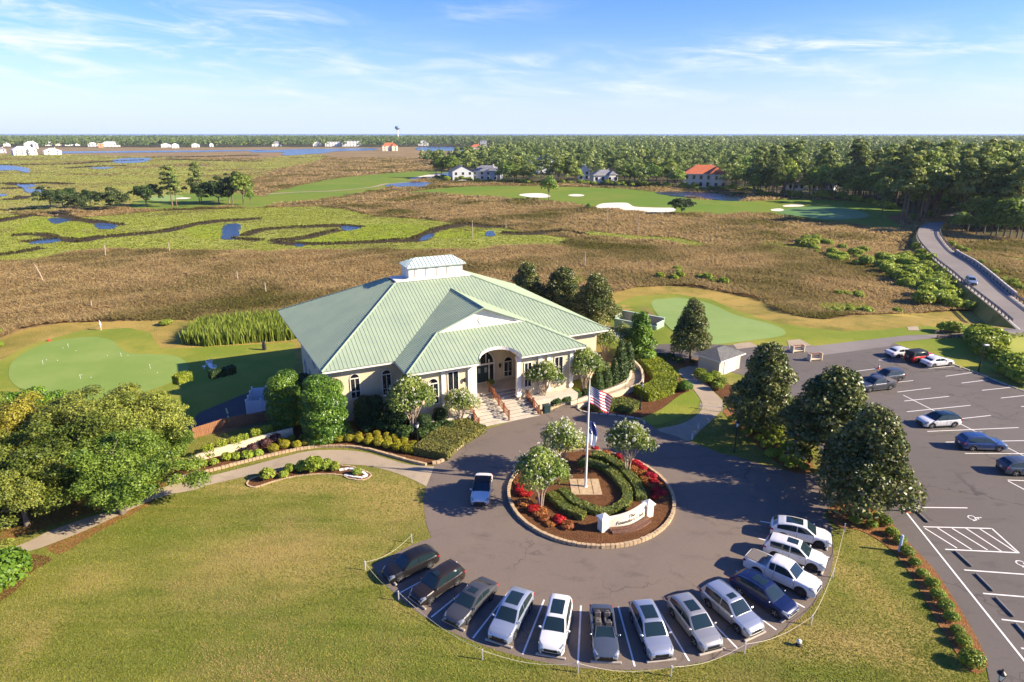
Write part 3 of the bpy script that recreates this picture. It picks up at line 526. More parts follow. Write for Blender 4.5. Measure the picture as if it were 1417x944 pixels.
drape('road_verge', poly([(1225, 300), (1262, 296), (1300, 296), (1290, 306), (1270, 310), (1245, 312)]), .2, M_straw, 8)
# grass tufts over the marsh: nobody could count them
WOODS = poly([(598, 244), (640, 252), (700, 255), (800, 256), (880, 262), (912, 258), (960, 264), (1030, 268), (1050, 274), (1150, 276), (1190, 280), (1225, 300), (1262, 302), (1310, 300), (1330, 322), (1380, 330), (1500, 345), (1800, 380), (3200, 400), (2300, 214), (1900, 190.5), (1417, 190), (1060, 190), (880, 193), (740, 203), (700, 214), (650, 230), (600, 240)])
NEAR_ROAD = RLs + RRs[::-1]
def tufts(name, zones_in, zones_out, bands, h, mats, blades, seed, holes_creek=True, mound=0.0, **kw):
    g = np.random.default_rng(seed); V = []; Fc = []; LV = []; n0 = 0
    for y0, y1, dens, size in bands:
        n = int((y1 - y0) * (y0 + y1) * 1.12 * dens); y = np.sqrt(g.random(n) * (y1 ** 2 - y0 ** 2) + y0 ** 2); x = (g.random(n) * 2 - 1) * 1.12 * y
        keep = (np.zeros(n, bool) if zones_in else np.ones(n, bool))
        for z_ in zones_in: keep |= pip(z_, x, y)
        for z_ in zones_out: keep &= ~pip(z_, x, y)
        x = x[keep]; y = y[keep]; n = len(x)
        if not n: continue
        s = size * (.6 + .8 * g.random(n)); a = g.random((n, blades)) * 6.283; rr = s[:, None] * (.15 + .45 * g.random((n, blades)))
        bx = x[:, None] + np.cos(a) * rr; by = y[:, None] + np.sin(a) * rr; bz = tz(bx, by)
        und = .75 + .45 * (np.sin(x * .31 + 2 * np.sin(y * .13)) * np.sin(y * .27 + 1.7 * np.sin(x * .09)) + .6 * np.sin(x * .071 + y * .05) * np.sin(y * .09 - x * .03)); und = np.clip(und, .35, 1.6)[:, None]
        bz = bz + mound * (und - .35) * np.clip(y / 130, 1, 3)[:, None] ** .5
        hh = (.7 + .3 * und) * h * (.55 + .75 * g.random((n, blades))) * (.8 + .4 * s[:, None] / size) * (size ** .35); w = s[:, None] * (.16 + .14 * g.random((n, blades))); pa = a + g.normal(0, .8, (n, blades))
        lean = hh * 1.25; A = np.stack([bx - np.sin(pa) * w, by + np.cos(pa) * w, bz], -1); B = np.stack([bx + np.sin(pa) * w, by - np.cos(pa) * w, bz], -1); T = np.stack([bx + np.cos(a) * lean + g.normal(0, .1, bx.shape), by + np.sin(a) * lean, bz + hh], -1)
        T2 = T + np.stack([np.sin(pa) * w * .5, -np.cos(pa) * w * .5, np.zeros_like(w)], -1)
        v = np.stack([A, B, T2, T], 2).reshape(-1, 3); m = n * blades
        V.append(v); Fc.append(np.arange(m * 4).reshape(-1, 4) + n0); n0 += m * 4
        LV.append(np.repeat(np.clip(g.normal(.5, .25, n), 0, 1), blades) * .7 + .3 * g.random(m))
    me = np_mesh(name, np.concatenate(V), np.concatenate(Fc), mats, np.concatenate(LV)); return obj(name, me, kind='stuff', **kw)
CR_OUT = CREEKS + PONDS
BANDS = [(92, 130, 9.0, .42), (130, 190, 6.0, .55), (190, 300, 1.8, 1.0), (300, 520, .5, 1.8), (520, 900, .1, 3.2)]
M_tbrown = leaf_mat('dry_marsh_grass', (.37, .26, .11), (.50, .365, .165), trans=.55, rough=.85, spec=.05, objvar=0, world_noise=((.17, .15, .04), .03, .46, .64))
M_tgreen = leaf_mat('green_marsh_grass', (.26, .29, .04), (.38, .40, .08), trans=.5, rough=.7, spec=.15, objvar=0, world_noise=((.20, .18, .06), .03, .52, .7))
tufts('dry_marsh_grass', [], [ROUGH, NEAR_ROAD, FARG, WOODS] + GREENZ + FAIR + CR_OUT, BANDS, .42, M_tbrown, 4, 1, mound=.6)
tufts('green_marsh_grass', GREENZ, [NEAR_ROAD] + CR_OUT, [(92, 190, 2.2, .8), (190, 330, 1.3, 1.0), (330, 500, .3, 1.8)], .24, M_tgreen, 5, 2)
# lines of sight kept free in front of the far houses are simply the gardens they stand in
LAWNBED = smooth_poly([G(*q) for q in Zm(330, 570, 5.248, [(62, 530), (95, 490), (190, 462), (310, 425), (440, 400), (570, 385), (700, 390), (830, 405), (930, 440), (962, 468), (900, 500), (800, 488), (740, 462), (560, 458), (400, 475), (250, 512), (120, 552)])], 3)
drape('planting_bed', LAWNBED, .055, M_mulch, 1.2)
def banks():
    """dark reedy banks standing along the creeks"""
    g = np.random.default_rng(9); V = []; LV = []
    for (pts, w), rb in zip(creek_px, CREEKS):
        n = len(rb) // 2; L_ = np.array([(p.x, p.y) for p in rb[:n]]); R_ = np.array([(p.x, p.y) for p in rb[:n - 1:-1]])
        for e, far in ((L_, None), (R_, None)):
            o = R_ if e is L_ else L_
            for i in range(n - 1):
                a, b = e[i], e[i + 1]; ln = np.hypot(*(b - a)); dist = a[1]; far = np.hypot(*a) > np.hypot(*o[i]); k = int(ln * (11 if far else 3) * min(1, 220 / dist) ** 1.5) + 1; t = g.random(k); h = (.6 if far else .25) * (.6 + .6 * g.random(k)) * max(1, dist / 330) ** .5; q = a + (b - a) * t[:, None] + g.normal(0, .45, (k, 2)); wd = .22 * max(1, dist / 220); an = g.random(k) * .8 - .4; z = np.full(k, LOW)
                c_, s_ = np.cos(an) * wd, np.sin(an) * wd; A = np.stack([q[:, 0] - c_, q[:, 1] - s_, z], 1); B = np.stack([q[:, 0] + c_, q[:, 1] + s_, z], 1); C = np.stack([q[:, 0] + c_ * .6, q[:, 1] + s_ * .6 + .15, z + h], 1); D = np.stack([q[:, 0] - c_ * .6, q[:, 1] - s_ * .6 + .15, z + h], 1); V.append(np.stack([A, B, C, D], 1).reshape(-1, 3)); LV.append(g.random(k))
    v = np.concatenate(V); obj('bank_reeds', np_mesh('bank_reeds', v, np.arange(len(v)).reshape(-1, 4), leaf_mat('bank_reeds', (.055, .045, .02), (.13, .11, .04), trans=.2, rough=.9, spec=.05, objvar=0), np.concatenate(LV)), kind='stuff')
banks()
tufts('far_marsh_grass', [FARG], [NEAR_ROAD] + FAIR + CR_OUT, [(250, 520, .30, 1.8), (520, 900, .10, 3.4), (900, 1500, .03, 6.5)], .25, leaf_mat('far_marsh_grass', (.30, .30, .065), (.43, .41, .11), trans=.55, rough=.85, spec=.05, objvar=0, world_noise=((.26, .19, .08), .012, .50, .60)), 4, 3)
GP = [Zm(700, 300, 3.5425, q) for q in ([(1240, 150), (1330, 130), (1417, 160), (1417, 185), (1330, 175)], [(310, 275), (350, 268), (385, 300), (370, 325), (330, 320)])] + [Zm(1050, 280, 3.861, q) for q in ([(60, 260), (180, 235), (320, 270), (250, 300), (120, 290)], [(330, 560), (470, 545), (560, 560), (440, 590)])]
for q in GP: drape('marsh_green_ground', smooth_poly(poly(q), 3), .07, M_mbright, 6)
tufts('lush_marsh_grass', [smooth_poly(poly(q), 3) for q in GP], [], [(92, 190, 3, .7), (190, 330, 1.5, 1.0)], .6, M_tgreen, 5, 6)
# ------------------------------------------------------------------ clubhouse
M_roof = mat('green_metal_roof', (.285, .345, .23), rough=.6, metal=0.0, spec=.2, c2=(.245, .305, .21), scale=.35, stretch=(1, 1, 1))
M_wroof = mat('pale_metal_roof', (.50, .58, .50), rough=.45, spec=.5)
M_white = mat('white_trim', (.70, .66, .57), rough=.6, c2=(.64, .60, .52), scale=.8)
M_cream = mat('cream_stucco', (.60, .50, .32), rough=.85, c2=(.53, .44, .28), scale=.6, bump=.15, bscale=20)
M_tanw = mat('tan_wall', (.62, .50, .33), rough=.85, c2=(.52, .42, .28), scale=.7, bump=.15, bscale=16)
M_glass = mat('dark_glass', (.012, .016, .02), rough=.06, spec=.7)
M_door = mat('dark_green_door', (.012, .035, .035), rough=.35, spec=.5)
M_etch = mat('etched_glass', (.25, .28, .28), rough=.4)
M_step = mat('concrete_step', (.52, .46, .36), rough=.9, c2=(.42, .37, .29), scale=1.2, bump=.1, bscale=30)
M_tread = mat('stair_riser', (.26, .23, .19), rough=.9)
M_rail = mat('orange_brown_wood', (.26, .085, .028), rough=.6, c2=(.18, .055, .02), scale=4)
M_black = mat('black_metal', (.012, .012, .013), rough=.45)
M_lamp = mat('frosted_lamp_glass', (.75, .74, .68), rough=.35)
M_steel = mat('brushed_metal', (.55, .56, .57), rough=.35, metal=.8)
TH = R(25.6); B0 = Gz(445, 515, 6.5); B0.z = 0
UU, VV = Vector((math.cos(TH), math.sin(TH), 0)), Vector((-math.sin(TH), math.cos(TH), 0))
def BW(u, v, z=0): return B0 + UU * u + VV * v + Vector((0, 0, z))
club = thing('clubhouse', 'large cream clubhouse with a pale green seamed metal hip roof, white cupola and arched entrance', 'clubhouse', B0, TH)
EZ = 6.5
def seam_plane(mb, pts, rib=.43, rh=.035, rw=.04, th=.10, mi=0, rmi=0, off=.3):
    """a sloping sheet of standing-seam metal: polygon plus ribs running up the slope"""
    P = [Vector(p) for p in pts]; c = sum(P, Vector()) / len(P); n = Vector()
    for i in range(len(P)):
        a, b = P[i], P[(i + 1) % len(P)]; n += (a - c).cross(b - c)
    n.normalize()
    if n.z < 0: n = -n; P = P[::-1]
    e = Vector((0, 0, 1)).cross(n).normalized(); s = n.cross(e)
    tri = geometry.tessellate_polygon([P]); mb.add(P, tri, mi); mb.add([p - n * th for p in P], [t[::-1] for t in tri], mi)
    k = len(P); mb.add(P + [p - n * th for p in P], [(i, k + i, k + (i + 1) % k, (i + 1) % k) for i in range(k)], mi)
    q = [((p - P[0]).dot(e), (p - P[0]).dot(s)) for p in P]
    lo = min(a for a, _ in q); hi = max(a for a, _ in q); x = lo + rib * off
    while x < hi:
        ys = []
        for i in range(k):
            (x0, y0), (x1, y1) = q[i], q[(i + 1) % k]
            if (x0 > x) != (x1 > x): ys.append(y0 + (y1 - y0) * (x - x0) / (x1 - x0))
        ys.sort()
        for a, b in zip(ys[::2], ys[1::2]):
            if b - a > .25:
                p0 = P[0] + e * x + s * a; p1 = P[0] + e * x + s * b; w = e * rw / 2
                mb.add([p0 - w, p0 + w, p1 + w, p1 - w, p0 - w * .6 + n * rh, p0 + w * .6 + n * rh, p1 + w * .6 + n * rh, p1 - w * .6 + n * rh], [(4, 5, 6, 7), (0, 1, 5, 4), (1, 2, 6, 5), (2, 3, 7, 6), (3, 0, 4, 7)], rmi)
        x += rib
    return n
def caps(mb, lines, r=.11, mi=0):
    for a, b in lines: mb.tube([a, b], r, 6, mi)
rf = MB()
FL, FR, BR_, BL_ = (11.6, 13, 11.9), (21.8, 13, 11.9), (21.8, 16.4, 11.9), (11.43, 16.4, 11.9)
cB, cC, cD, cA = (0, 0, EZ), (34.8, 0, EZ), (34.8, 26.7, EZ), (-1.3, 26.7, EZ)
seam_plane(rf, [cB, cC, FR, FL]); seam_plane(rf, [cC, cD, BR_, FR]); seam_plane(rf, [cD, cA, BL_, BR_]); seam_plane(rf, [cA, cB, FL, BL_])
caps(rf, [(cB, FL), (cC, FR), (cA, BL_), (cD, BR_)])
wL, wR, HL, HR = (7.56, -4.4, EZ), (28.74, -4.4, EZ), (12.74, .97, 8.7), (23.56, .97, 8.7)
AP, RB = (18.15, .45, 11.0), (18.15, 10.84, 11.0)
seam_plane(rf, [wL, HL, AP, RB, (7.56, 0.0, EZ)]); seam_plane(rf, [wR, (28.74, 0.0, EZ), RB, AP, HR])
ARC = [(18.06 + 2.44 * math.cos(t), -4.4 + 1.87 * math.sin(t), EZ + .41 * 1.87 * math.sin(t)) for t in np.linspace(math.pi, 0, 19)]
skirt = [wL] + ARC + [wR, HR, HL]
seam_plane(rf, skirt)
caps(rf, [(wL, HL), (wR, HR), (AP, RB), (HL, AP), (HR, AP)], .10)
roof = rf.build('roof', M_roof, club)
wl = MB()
OUT = [(1.1, 25.6), (1.1, 1.1), (8.7, 1.1), (8.7, -3.3), (15.2, -3.3), (15.2, 1.9), (22.9, 1.9), (22.9, -3.0), (20.7, -3.0), (20.7, -3.3), (27.6, -3.3), (27.6, 1.1), (33.7, 1.1), (33.7, 25.6)]
wl.prism(OUT, -2.9, EZ - .16)
wl.box((19.05, 2.05, 6.85), (7.6, .3, 1.1))
wall = wl.build('wall', M_cream, club, fix=True)
sf = MB()
SO = [(.06, .06), (7.62, .06), (7.62, -4.34), (15.66, -4.34), (15.66, 1.88), (20.46, 1.88), (20.46, -4.34), (28.68, -4.34), (28.68, .06), (34.74, .06), (34.74, 26.64), (-1.2, 26.64)]
sf.prism(SO, EZ - .30, EZ - .115)
prev = None
for (u, v, z) in ARC:                                            # curved white soffit of the entrance arch with its fascia
    cur = [(u, v - .02, z + .10), (u, v - .02, z - .26), (u, 1.9, z - .26)]
    if prev: sf.add(prev + cur, [(0, 1, 4, 3), (1, 2, 5, 4)])
    prev = cur
sf.build('soffit', M_white, club)
pd = MB()
pd.add([(13.0, 1.15, 8.62), (23.3, 1.15, 8.62), (18.15, 1.15, 10.86), (13.0, 1.5, 8.62), (23.3, 1.5, 8.62), (18.15, 1.5, 10.86)], [(0, 1, 2), (5, 4, 3), (0, 2, 5, 3), (1, 4, 5, 2)])
for a, b in (((12.95, 1.0, 8.62), (18.15, 1.0, 10.84)), ((18.15, 1.0, 10.84), (23.35, 1.0, 8.62)), ((12.95, 1.0, 8.72), (23.35, 1.0, 8.72))):
    A, B = Vector(a), Vector(b); pd.tube([A, B], .13, 4)
pdo = pd.build('pediment', M_white, club)
orn = MB(); orn.lathe([(.0, -.02), (.42, -.02), (.46, .03), (.38, .06), (.2, .05), (0, .08)], 16)
om = orn.mesh('ornament', M_white); om.transform(Matrix.Translation((18.15, 1.12, 9.45)) @ Matrix.Rotation(R(90), 4, 'X')); obj('ornament', om, pdo)
cp = MB()
cp.box((16.75, 14.72, 12.0), (10.0, 3.1, .16)); cp.add([(11.75, 13.05, 11.94), (21.75, 13.05, 11.94), (21.0, 13.36, 12.22), (13.25, 13.36, 12.22)], [(0, 1, 2, 3)])
cp.box((17.1, 14.9, 12.85), (7.2, 3.0, 1.7))
for i in range(5):                                                # louvred bays between white posts
    pass
cup = cp.build('cupola', M_white, club)
M_louv = mat('white_louvre', (.70, .67, .60), rough=.6); M_groove_shade = mat('groove_shadow_colour', (.40, .38, .33), rough=.7)
for i in range(4):
    u = 14.45 + i * 1.42; lv_ = MB(); lv_.box((u + .42, 13.385, 12.92), (.62, .05, 1.15)); lv_.build('louvre', M_louv, cup)
    lv_ = MB(); lv_.box((u - .12, 13.38, 12.92), (.10, .06, 1.3)); lv_.build('groove_shade_strip', M_groove_shade, cup)  # raised strip between louvres, the shade of a groove put into its colour
for v in (14.4, 15.4): lv_ = MB(); lv_.box((13.485, v, 12.92), (.05, .62, 1.15)); lv_.build('louvre', M_louv, cup)
cr = MB(); e0, e1, e2, e3 = (13.2, 13.0, 13.62), (21.1, 13.0, 13.62), (21.1, 16.8, 13.62), (13.2, 16.8, 13.62); r0, r1 = (14.75, 14.9, 14.5), (19.75, 14.9, 14.5)
seam_plane(cr, [e0, e1, r1, r0], .5, .06); seam_plane(cr, [e1, e2, r1], .5, .06); seam_plane(cr, [e2, e3, r0, r1], .5, .06); seam_plane(cr, [e3, e0, r0], .5, .06); cr.box((17.15, 14.9, 13.56), (7.8, 3.7, .1))
cr.build('cupola_roof', M_wroof, cup)
def window(parent, u0, u1, z0, z1, v, arch=False, mull=1, bars=1, fw=.09, face=None):
    """white frame proud of a wall facing -v, with its pane; face='u' puts it on a wall facing -u"""
    T = (lambda a, b, z: (a, b, z)) if face is None else (lambda a, b, z: (v + (b - v), a, z))
    m = MB(); g = MB(); um = (u0 + u1) / 2; hw = (u1 - u0) / 2
    def bx(mb, c, d, mi=0):
        c = T(*c); mb.box(c, d if face is None else (d[1], d[0], d[2]), mi)
    bx(m, (u0, v - .03, (z0 + z1) / 2), (fw, .12, z1 - z0)); bx(m, (u1, v - .03, (z0 + z1) / 2), (fw, .12, z1 - z0))
    bx(m, (um, v - .03, z0), (u1 - u0 + fw + .1, .16, fw)); bx(m, (um, v - .03, z1), (u1 - u0 + fw, .12, fw))
    for i in range(mull): bx(m, (u0 + (u1 - u0) * (i + 1) / (mull + 1), v - .025, (z0 + z1) / 2), (.06, .09, z1 - z0 - .08))
    for i in range(bars): bx(m, (um, v - .022, z0 + (z1 - z0) * (.34 if bars == 1 else (i + 1) / (bars + 1))), (u1 - u0 - .08, .08, .06))
    bx(g, (um, v - .002, (z0 + z1) / 2), (u1 - u0, .02, z1 - z0))
    if arch:
        ts = np.linspace(0, math.pi, 13); zc = z1 + .03
        for a, b in zip(ts, ts[1:]):
            A, B = [T(um + hw * math.cos(t), v - .03, zc + hw * math.sin(t)) for t in (a, b)]; m.tube([A, B], .055, 4)
        pts = [T(um + hw * .97 * math.cos(t), v - .014, zc + hw * .97 * math.sin(t)) for t in ts]; g.add(pts, [tuple(range(13))]); g.add(pts, [tuple(range(12, -1, -1))])
    f = m.build('window', M_white, parent); g.build('pane', M_glass, f); return f
window(club, 2.95, 3.95, 2.6, 4.85, 1.1, True, 1, 1); window(club, 6.35, 7.35, 2.3, 4.75, 1.1, True, 1, 1)
for v0, z0 in ((21.5, 2.4), (17.5, 2.4), (13, 2.4), (8, 2.4), (4, 2.4), (21.5, -1.6), (17.5, -1.6), (13, -1.6)): window(club, v0, v0 + 1.5, z0, z0 + 2.0, 1.1, False, 1, 1, face='u')
window(club, 12.3, 13.5, 2.3, 5.6, -3.3, False, 1, 1); window(club, 10.1, 11.2, 2.3, 4.6, -3.3, True, 1, 1)
window(club, 21.35, 22.25, 2.3, 5.2, -3.3, False, 1, 1); window(club, 25.2, 26.3, 2.3, 5.3, -3.3, False, 1, 1); window(club, 30, 31.2, 2.5, 4.6, 1.1, True)
window(club, 21.24, 22.34, 1.75, 3.65, 1.9, True, 1, 1)
for u, w in ((11.75, .4), (14.85, .62), (20.62, .5), (23.3, .5), (24.4, .45), (27.4, .45)):
    pil = MB(); pil.box((u, -3.32, 3.75), (w, .34, 4.9)); pil.box((u, -3.34, 5.9), (w + .16, .44, .18)); pil.box((u, -3.34, 1.6), (w + .14, .42, .22)); pil.build('pillar', M_white, club)
pil = MB(); pil.box((15.45, -3.1, 3.9), (.35, .35, 4.8)); pil.build('pillar', M_white, club)
dr = MB(); dr.box((17.55, 1.84, 2.62), (1.7, .08, 2.2)); dr.box((18.8, 1.84, 2.62), (.78, .08, 2.2)); do = dr.build('door', M_door, club)
for u in (17.2, 18.0, 18.85):
    et = MB(); et.box((u, 1.795, 3.05), (.34, .02, .62)); et.build('etched_panel', M_etch, do)
fr = MB()
for u in (16.65, 19.27, 19.92): fr.box((u, 1.82, 2.9), (.12, .14, 2.85))
fr.box((18.3, 1.81, 3.78), (3.4, .16, .18)); fr.box((18.3, 1.81, 1.52), (3.4, .16, .08))
ts = np.linspace(0, math.pi, 15)
for a, b in zip(ts, ts[1:]): fr.tube([(18.2 + 1.7 * math.cos(t), 1.8, 3.9 + 1.62 * math.sin(t)) for t in (a, b)], .08, 4)
fr.box((18.9, 1.8, 4.6), (.07, .06, 1.5)); fr.box((17.5, 1.8, 4.6), (.07, .06, 1.5))
fo = fr.build('door_frame', M_white, club)
tg = MB(); pts = [(18.2 + 1.66 * math.cos(t), 1.86, 3.88 + 1.58 * math.sin(t)) for t in ts]; tg.add(pts, [tuple(range(14, -1, -1))]); tg.box((19.6, 1.86, 2.6), (.5, .04, 2.2)); tg.build('pane', M_glass, fo)
def wall_lantern(u, v, z):
    t = MB(); t.box((u, v - .03, z), (.14, .05, .3)); t.tube([(u, v - .05, z + .1), (u, v - .2, z + .2)], .018, 6); t.lathe([(.02, .36), (.05, .3), (.16, .2), (.13, .19), (.10, -.12), (.05, -.2), (.01, -.26)], 6, (u, v - .2, z)); t.build('wall_lantern', M_black, club)
wall_lantern(20.66, 1.9, 3.3); wall_lantern(14.15, -3.3, 4.4)
# porch floor and stairs
st = MB(); st.box((18.95, .35, .72), (7.4, 3.0, 1.5)); st.box((11.9, -4.2, .55), (6.4, 1.7, 1.1)); st.box((24.6, -4.2, .6), (5.6, 1.7, 1.2))
po = st.build('porch', M_step, club)
s_ = MB(); NS = 10
for i in range(NS):
    z1 = 1.47 * (i + 1) / (NS + .0); v0 = -6.45 + i * .56
    s_.box((18.05, (v0 - .9) / 2 + .0, z1 / 2 - .02), (7.2, -.9 - v0 if v0 < -1.2 else .3, z1), 0)
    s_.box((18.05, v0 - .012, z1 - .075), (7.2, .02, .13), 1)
    s_.box((18.05, v0 - .02, z1 - .012), (7.22, .07, .05), 0)
s_.build('stairs', [M_step, M_tread], club)
def handrail(u, v0, z0, v1, z1):
    m = MB(); n = 5
    for i in range(n):
        f = i / (n - 1); v = v0 + (v1 - v0) * f; z = z0 + (z1 - z0) * f
        m.box((u, v, z + .55), (.14, .14, 1.12)); m.box((u, v, z + 1.14), (.2, .2, .06))
        if i < n - 1:
            vn = v0 + (v1 - v0) * (f + 1 / (n - 1)); zn = z0 + (z1 - z0) * (f + 1 / (n - 1))
            for h, r in ((.98, .055), (.25, .045), (.62, .02)): m.tube([(u, v, z + h), (u, vn, zn + h)], r, 4)
            m.tube([(u, v, z + .27), (u, vn, zn + .95)], .022, 4); m.tube([(u, v, z + .95), (u, vn, zn + .27)], .022, 4)
            for k in range(1, 4):
                g = k / 4; m.tube([(u, v + (vn - v) * g, z + (zn - z) * g + .25), (u, v + (vn - v) * g, z + (zn - z) * g + .98)], .022, 4)
    return m.build('stair_railing', M_rail, club)
handrail(14.45, -6.5, .05, -1.2, 1.45); handrail(18.05, -6.3, .15, -1.0, 1.5); handrail(21.65, -6.4, .1, -1.0, 1.5)
# ------------------------------------------------------------------ small buildings and walls
def lwall(mb, pts, h, th, mi=0, z0=-.2, cap=None, zf=None):
    for a, b in zip(pts, pts[1:]):
        a, b = Vector(a), Vector(b); d = b - a; L = math.hypot(d.x, d.y); an = math.atan2(d.y, d.x); c = (a + b) / 2
        za = (zf(c) if zf else min(a.z, b.z)); mb.box((c.x, c.y, za + (h + z0) / 2), (L + th * .98, th, h - z0), mi, an)
        if cap is not None: mb.box((c.x, c.y, za + h + .04), (L + th * 1.3, th + .12, .08), cap, an)
# cart kiosk on the right
M_shing = mat('grey_shingle', (.085, .085, .08), rough=.9, c2=(.14, .135, .12), scale=3, bump=.4, bscale=12)
kc = G(994, 521); ka = R(38)
kio = thing('kiosk', 'small cream outbuilding with grey shingle roof and white garage door behind the magnolia', 'outbuilding', kc, ka)
k = MB(); k.box((2.3, 1.6, 1.05), (4.6, 3.2, 2.3)); k.build('wall', mat('grey_tan_wall', (.46, .40, .32), rough=.85), kio)
k = MB(); o = .45; z = 2.2; P0, P1, P2, P3 = (-o, -o, z), (4.6 + o, -o, z), (4.6 + o, 3.2 + o, z), (-o, 3.2 + o, z); A, B = (1.5, 1.6, z + .9), (3.1, 1.6, z + .9)
k.add([P0, P1, P2, P3, A, B], [(0, 1, 5, 4), (1, 2, 5), (2, 3, 4, 5), (3, 0, 4)]); k.prism([(-o, -o), (4.6 + o, -o), (4.6 + o, 3.2 + o), (-o, 3.2 + o)], z - .16, z - .003, 1); k.build('roof', [M_shing, M_white], kio)
k = MB(); k.box((2.3, -.03, .95), (2.5, .08, 1.9)); [k.box((2.3, -.075, .3 + .5 * i), (2.4, .02, .04)) for i in range(4)]; k.build('garage_door', M_white, kio)
# green walled enclosure behind the clubhouse
e0, e1 = G(850, 457), G(907, 457); d = (e1 - e0); an = ang(d); W_ = d.length
en = thing('enclosure', 'open-topped green walled enclosure with a tan floor beside the far corner of the clubhouse', 'enclosure', e0, an)
M_gw = mat('green_wall', (.26, .36, .25), rough=.7, c2=(.22, .32, .22), scale=1); M_gl = mat('pale_green_coping', (.50, .58, .46), rough=.6)
k = MB(); D_ = 2.7
for c, dd in (((W_ / 2, 0, .95), (W_, .15, 2.1)), ((0, D_ / 2, 1.15), (.15, D_ - .16, 2.5)), ((W_, D_ / 2, 1.15), (.15, D_ - .16, 2.5)), ((W_ / 2, D_, 1.35), (W_ + .15, .15, 2.9))):
    k.box(c, dd, 0); k.box((c[0], c[1], c[2] + dd[2] / 2 + .04), (dd[0] + .1, dd[1] + .1, .08), 1)
k.build('wall', [M_gw, M_gl], en)
k = MB(); k.box((W_ / 2, D_ / 2, .06), (W_ - .2, D_ - .2, .1)); k.build('floor', M_conc, en)
k = MB(); k.box((W_ / 2, D_ - .12, 1.35), (W_ - .2, .04, 2.6)); k.build('back_panel', mat('tan_board', (.46, .36, .26), rough=.8, c2=(.36, .28, .20), scale=2), en)
# service yard: white vinyl enclosure, brown board fence, cream retaining wall
M_vinyl = mat('white_vinyl', (.78, .79, .80), rough=.45)
Z2 = lambda x, y: (x / 5.246 + 220, y / 5.246 + 500)
vf = thing('vinyl_enclosure', 'white vinyl privacy enclosure in the shaded service yard below the tall hollies', 'enclosure', (0, 0, 0))
q0, q1 = G(*Z2(645, 393)), G(*Z2(800, 380)); q0.z = q1.z = LOW + .05; dv = (q1 - q0).normalized(); nv = Vector((-dv.y, dv.x, 0)); q1 = q0 + dv * 5.0; q2 = q1 + nv * 4.2; q3 = q0 + nv * 4.2
m = MB(); lwall(m, [q0, q1], 1.75, .06); lwall(m, [q1, q2], 1.75, .05); lwall(m, [q2, q3], 1.75, .06); lwall(m, [q3, q0], 1.75, .05)
for a, b in ((q0, q1), (q1, q2), (q2, q3), (q3, q0)):
    for i in range(3):
        p = a + (b - a) * i / 3; m.box((p.x, p.y, p.z + .95), (.13, .13, 1.95), 0, an); m.box((p.x, p.y, p.z + 1.96), (.17, .17, .05), 0)
m.build('panel', M_vinyl, vf)
M_bin = mat('dark_grey_plastic', (.03, .033, .036), rough=.5)
def bin_(p, rz, label):
    t = thing('waste_bin', label, 'bin', p, rz, 'dark bins inside the white enclosure'); m = MB(); m.box((0, 0, .65), (1.0, .9, 1.2), bev=.06); m.build('body', M_bin, t); m = MB(); m.box((0, 0, 1.29), (1.1, 1.0, .07)); m.box((0, .5, 1.27), (.9, .08, .08)); m.build('lid', M_bin, t)
pb = q0 + dv * 2.1 + nv * 3.1; bin_(pb, 0, 'dark grey bin nearest the gap in the white enclosure'); pb = q0 + dv * 3.6 + nv * 3.1; bin_(pb, 0.05, 'dark grey bin beside the hollies in the white enclosure')
f0, f1, f2 = G(268, 607), G(316, 592), G(398, 577)
M_brownf = mat('brown_fence_board', (.30, .135, .055), rough=.8, c2=(.20, .09, .04), scale=3, stretch=(3, 3, .4), bump=.2)
bf = thing('board_fence', 'weathered brown wooden board fence above the cream garden wall', 'fence', (0, 0, 0))
m = MB()
fpts = []
for a, b in ((f0, f1), (f1, f2)):
    n = int((b - a).length / .16); an_ = ang(b - a)
    for i in range(n):
        p = a + (b - a) * (i + .5) / n; hh = 1.15 + .05 * rnd.random(); m.box((p.x, p.y, -.5 + (hh + 1.2) / 2 - .6), (.145, .03, hh + 1.0), 0, an_)
m.build('boards', M_brownf, bf)
m = MB()
for a, b in ((f0, f1), (f1, f2)):
    n = int((b - a).length / 2.2)
    for i in range(n + 1): p = a + (b - a) * i / n; m.box((p.x, p.y, -.1), (.11, .11, 2.2), 0, ang(b - a))
    a2, b2 = a.copy(), b.copy(); a2.z = b2.z = .62; m.tube([a2, b2], .05, 4)
m.build('posts', mat('fence_post_wood', (.22, .10, .045), rough=.8), bf)
w0, w1, w2 = G(*Z2(215, 742)), G(*Z2(330, 690)), G(*Z2(975, 545))
cw = thing('garden_wall', 'low cream rendered garden wall stepping down behind the clipped shrubs', 'wall', (0, 0, 0))
m = MB()
prof = [(w0, .5), (w0.lerp(w2, .15), .8), (w0.lerp(w2, .5), .9), (w0.lerp(w2, .8), .95), (w2, .95)]
for (a, ha), (b_, hb) in zip(prof, prof[1:]):
    d = (b_ - a).normalized(); n = Vector((-d.y, d.x, 0)) * .14
    v = [a - n, b_ - n, b_ + n, a + n]; m.add([(p.x, p.y, -.2) for p in v] + [(v[0].x, v[0].y, ha), (v[1].x, v[1].y, hb), (v[2].x, v[2].y, hb), (v[3].x, v[3].y, ha)], [(0, 1, 5, 4), (1, 2, 6, 5), (2, 3, 7, 6), (3, 0, 4, 7), (4, 5, 6, 7)])
m.build('wall_face', M_tanw, cw)
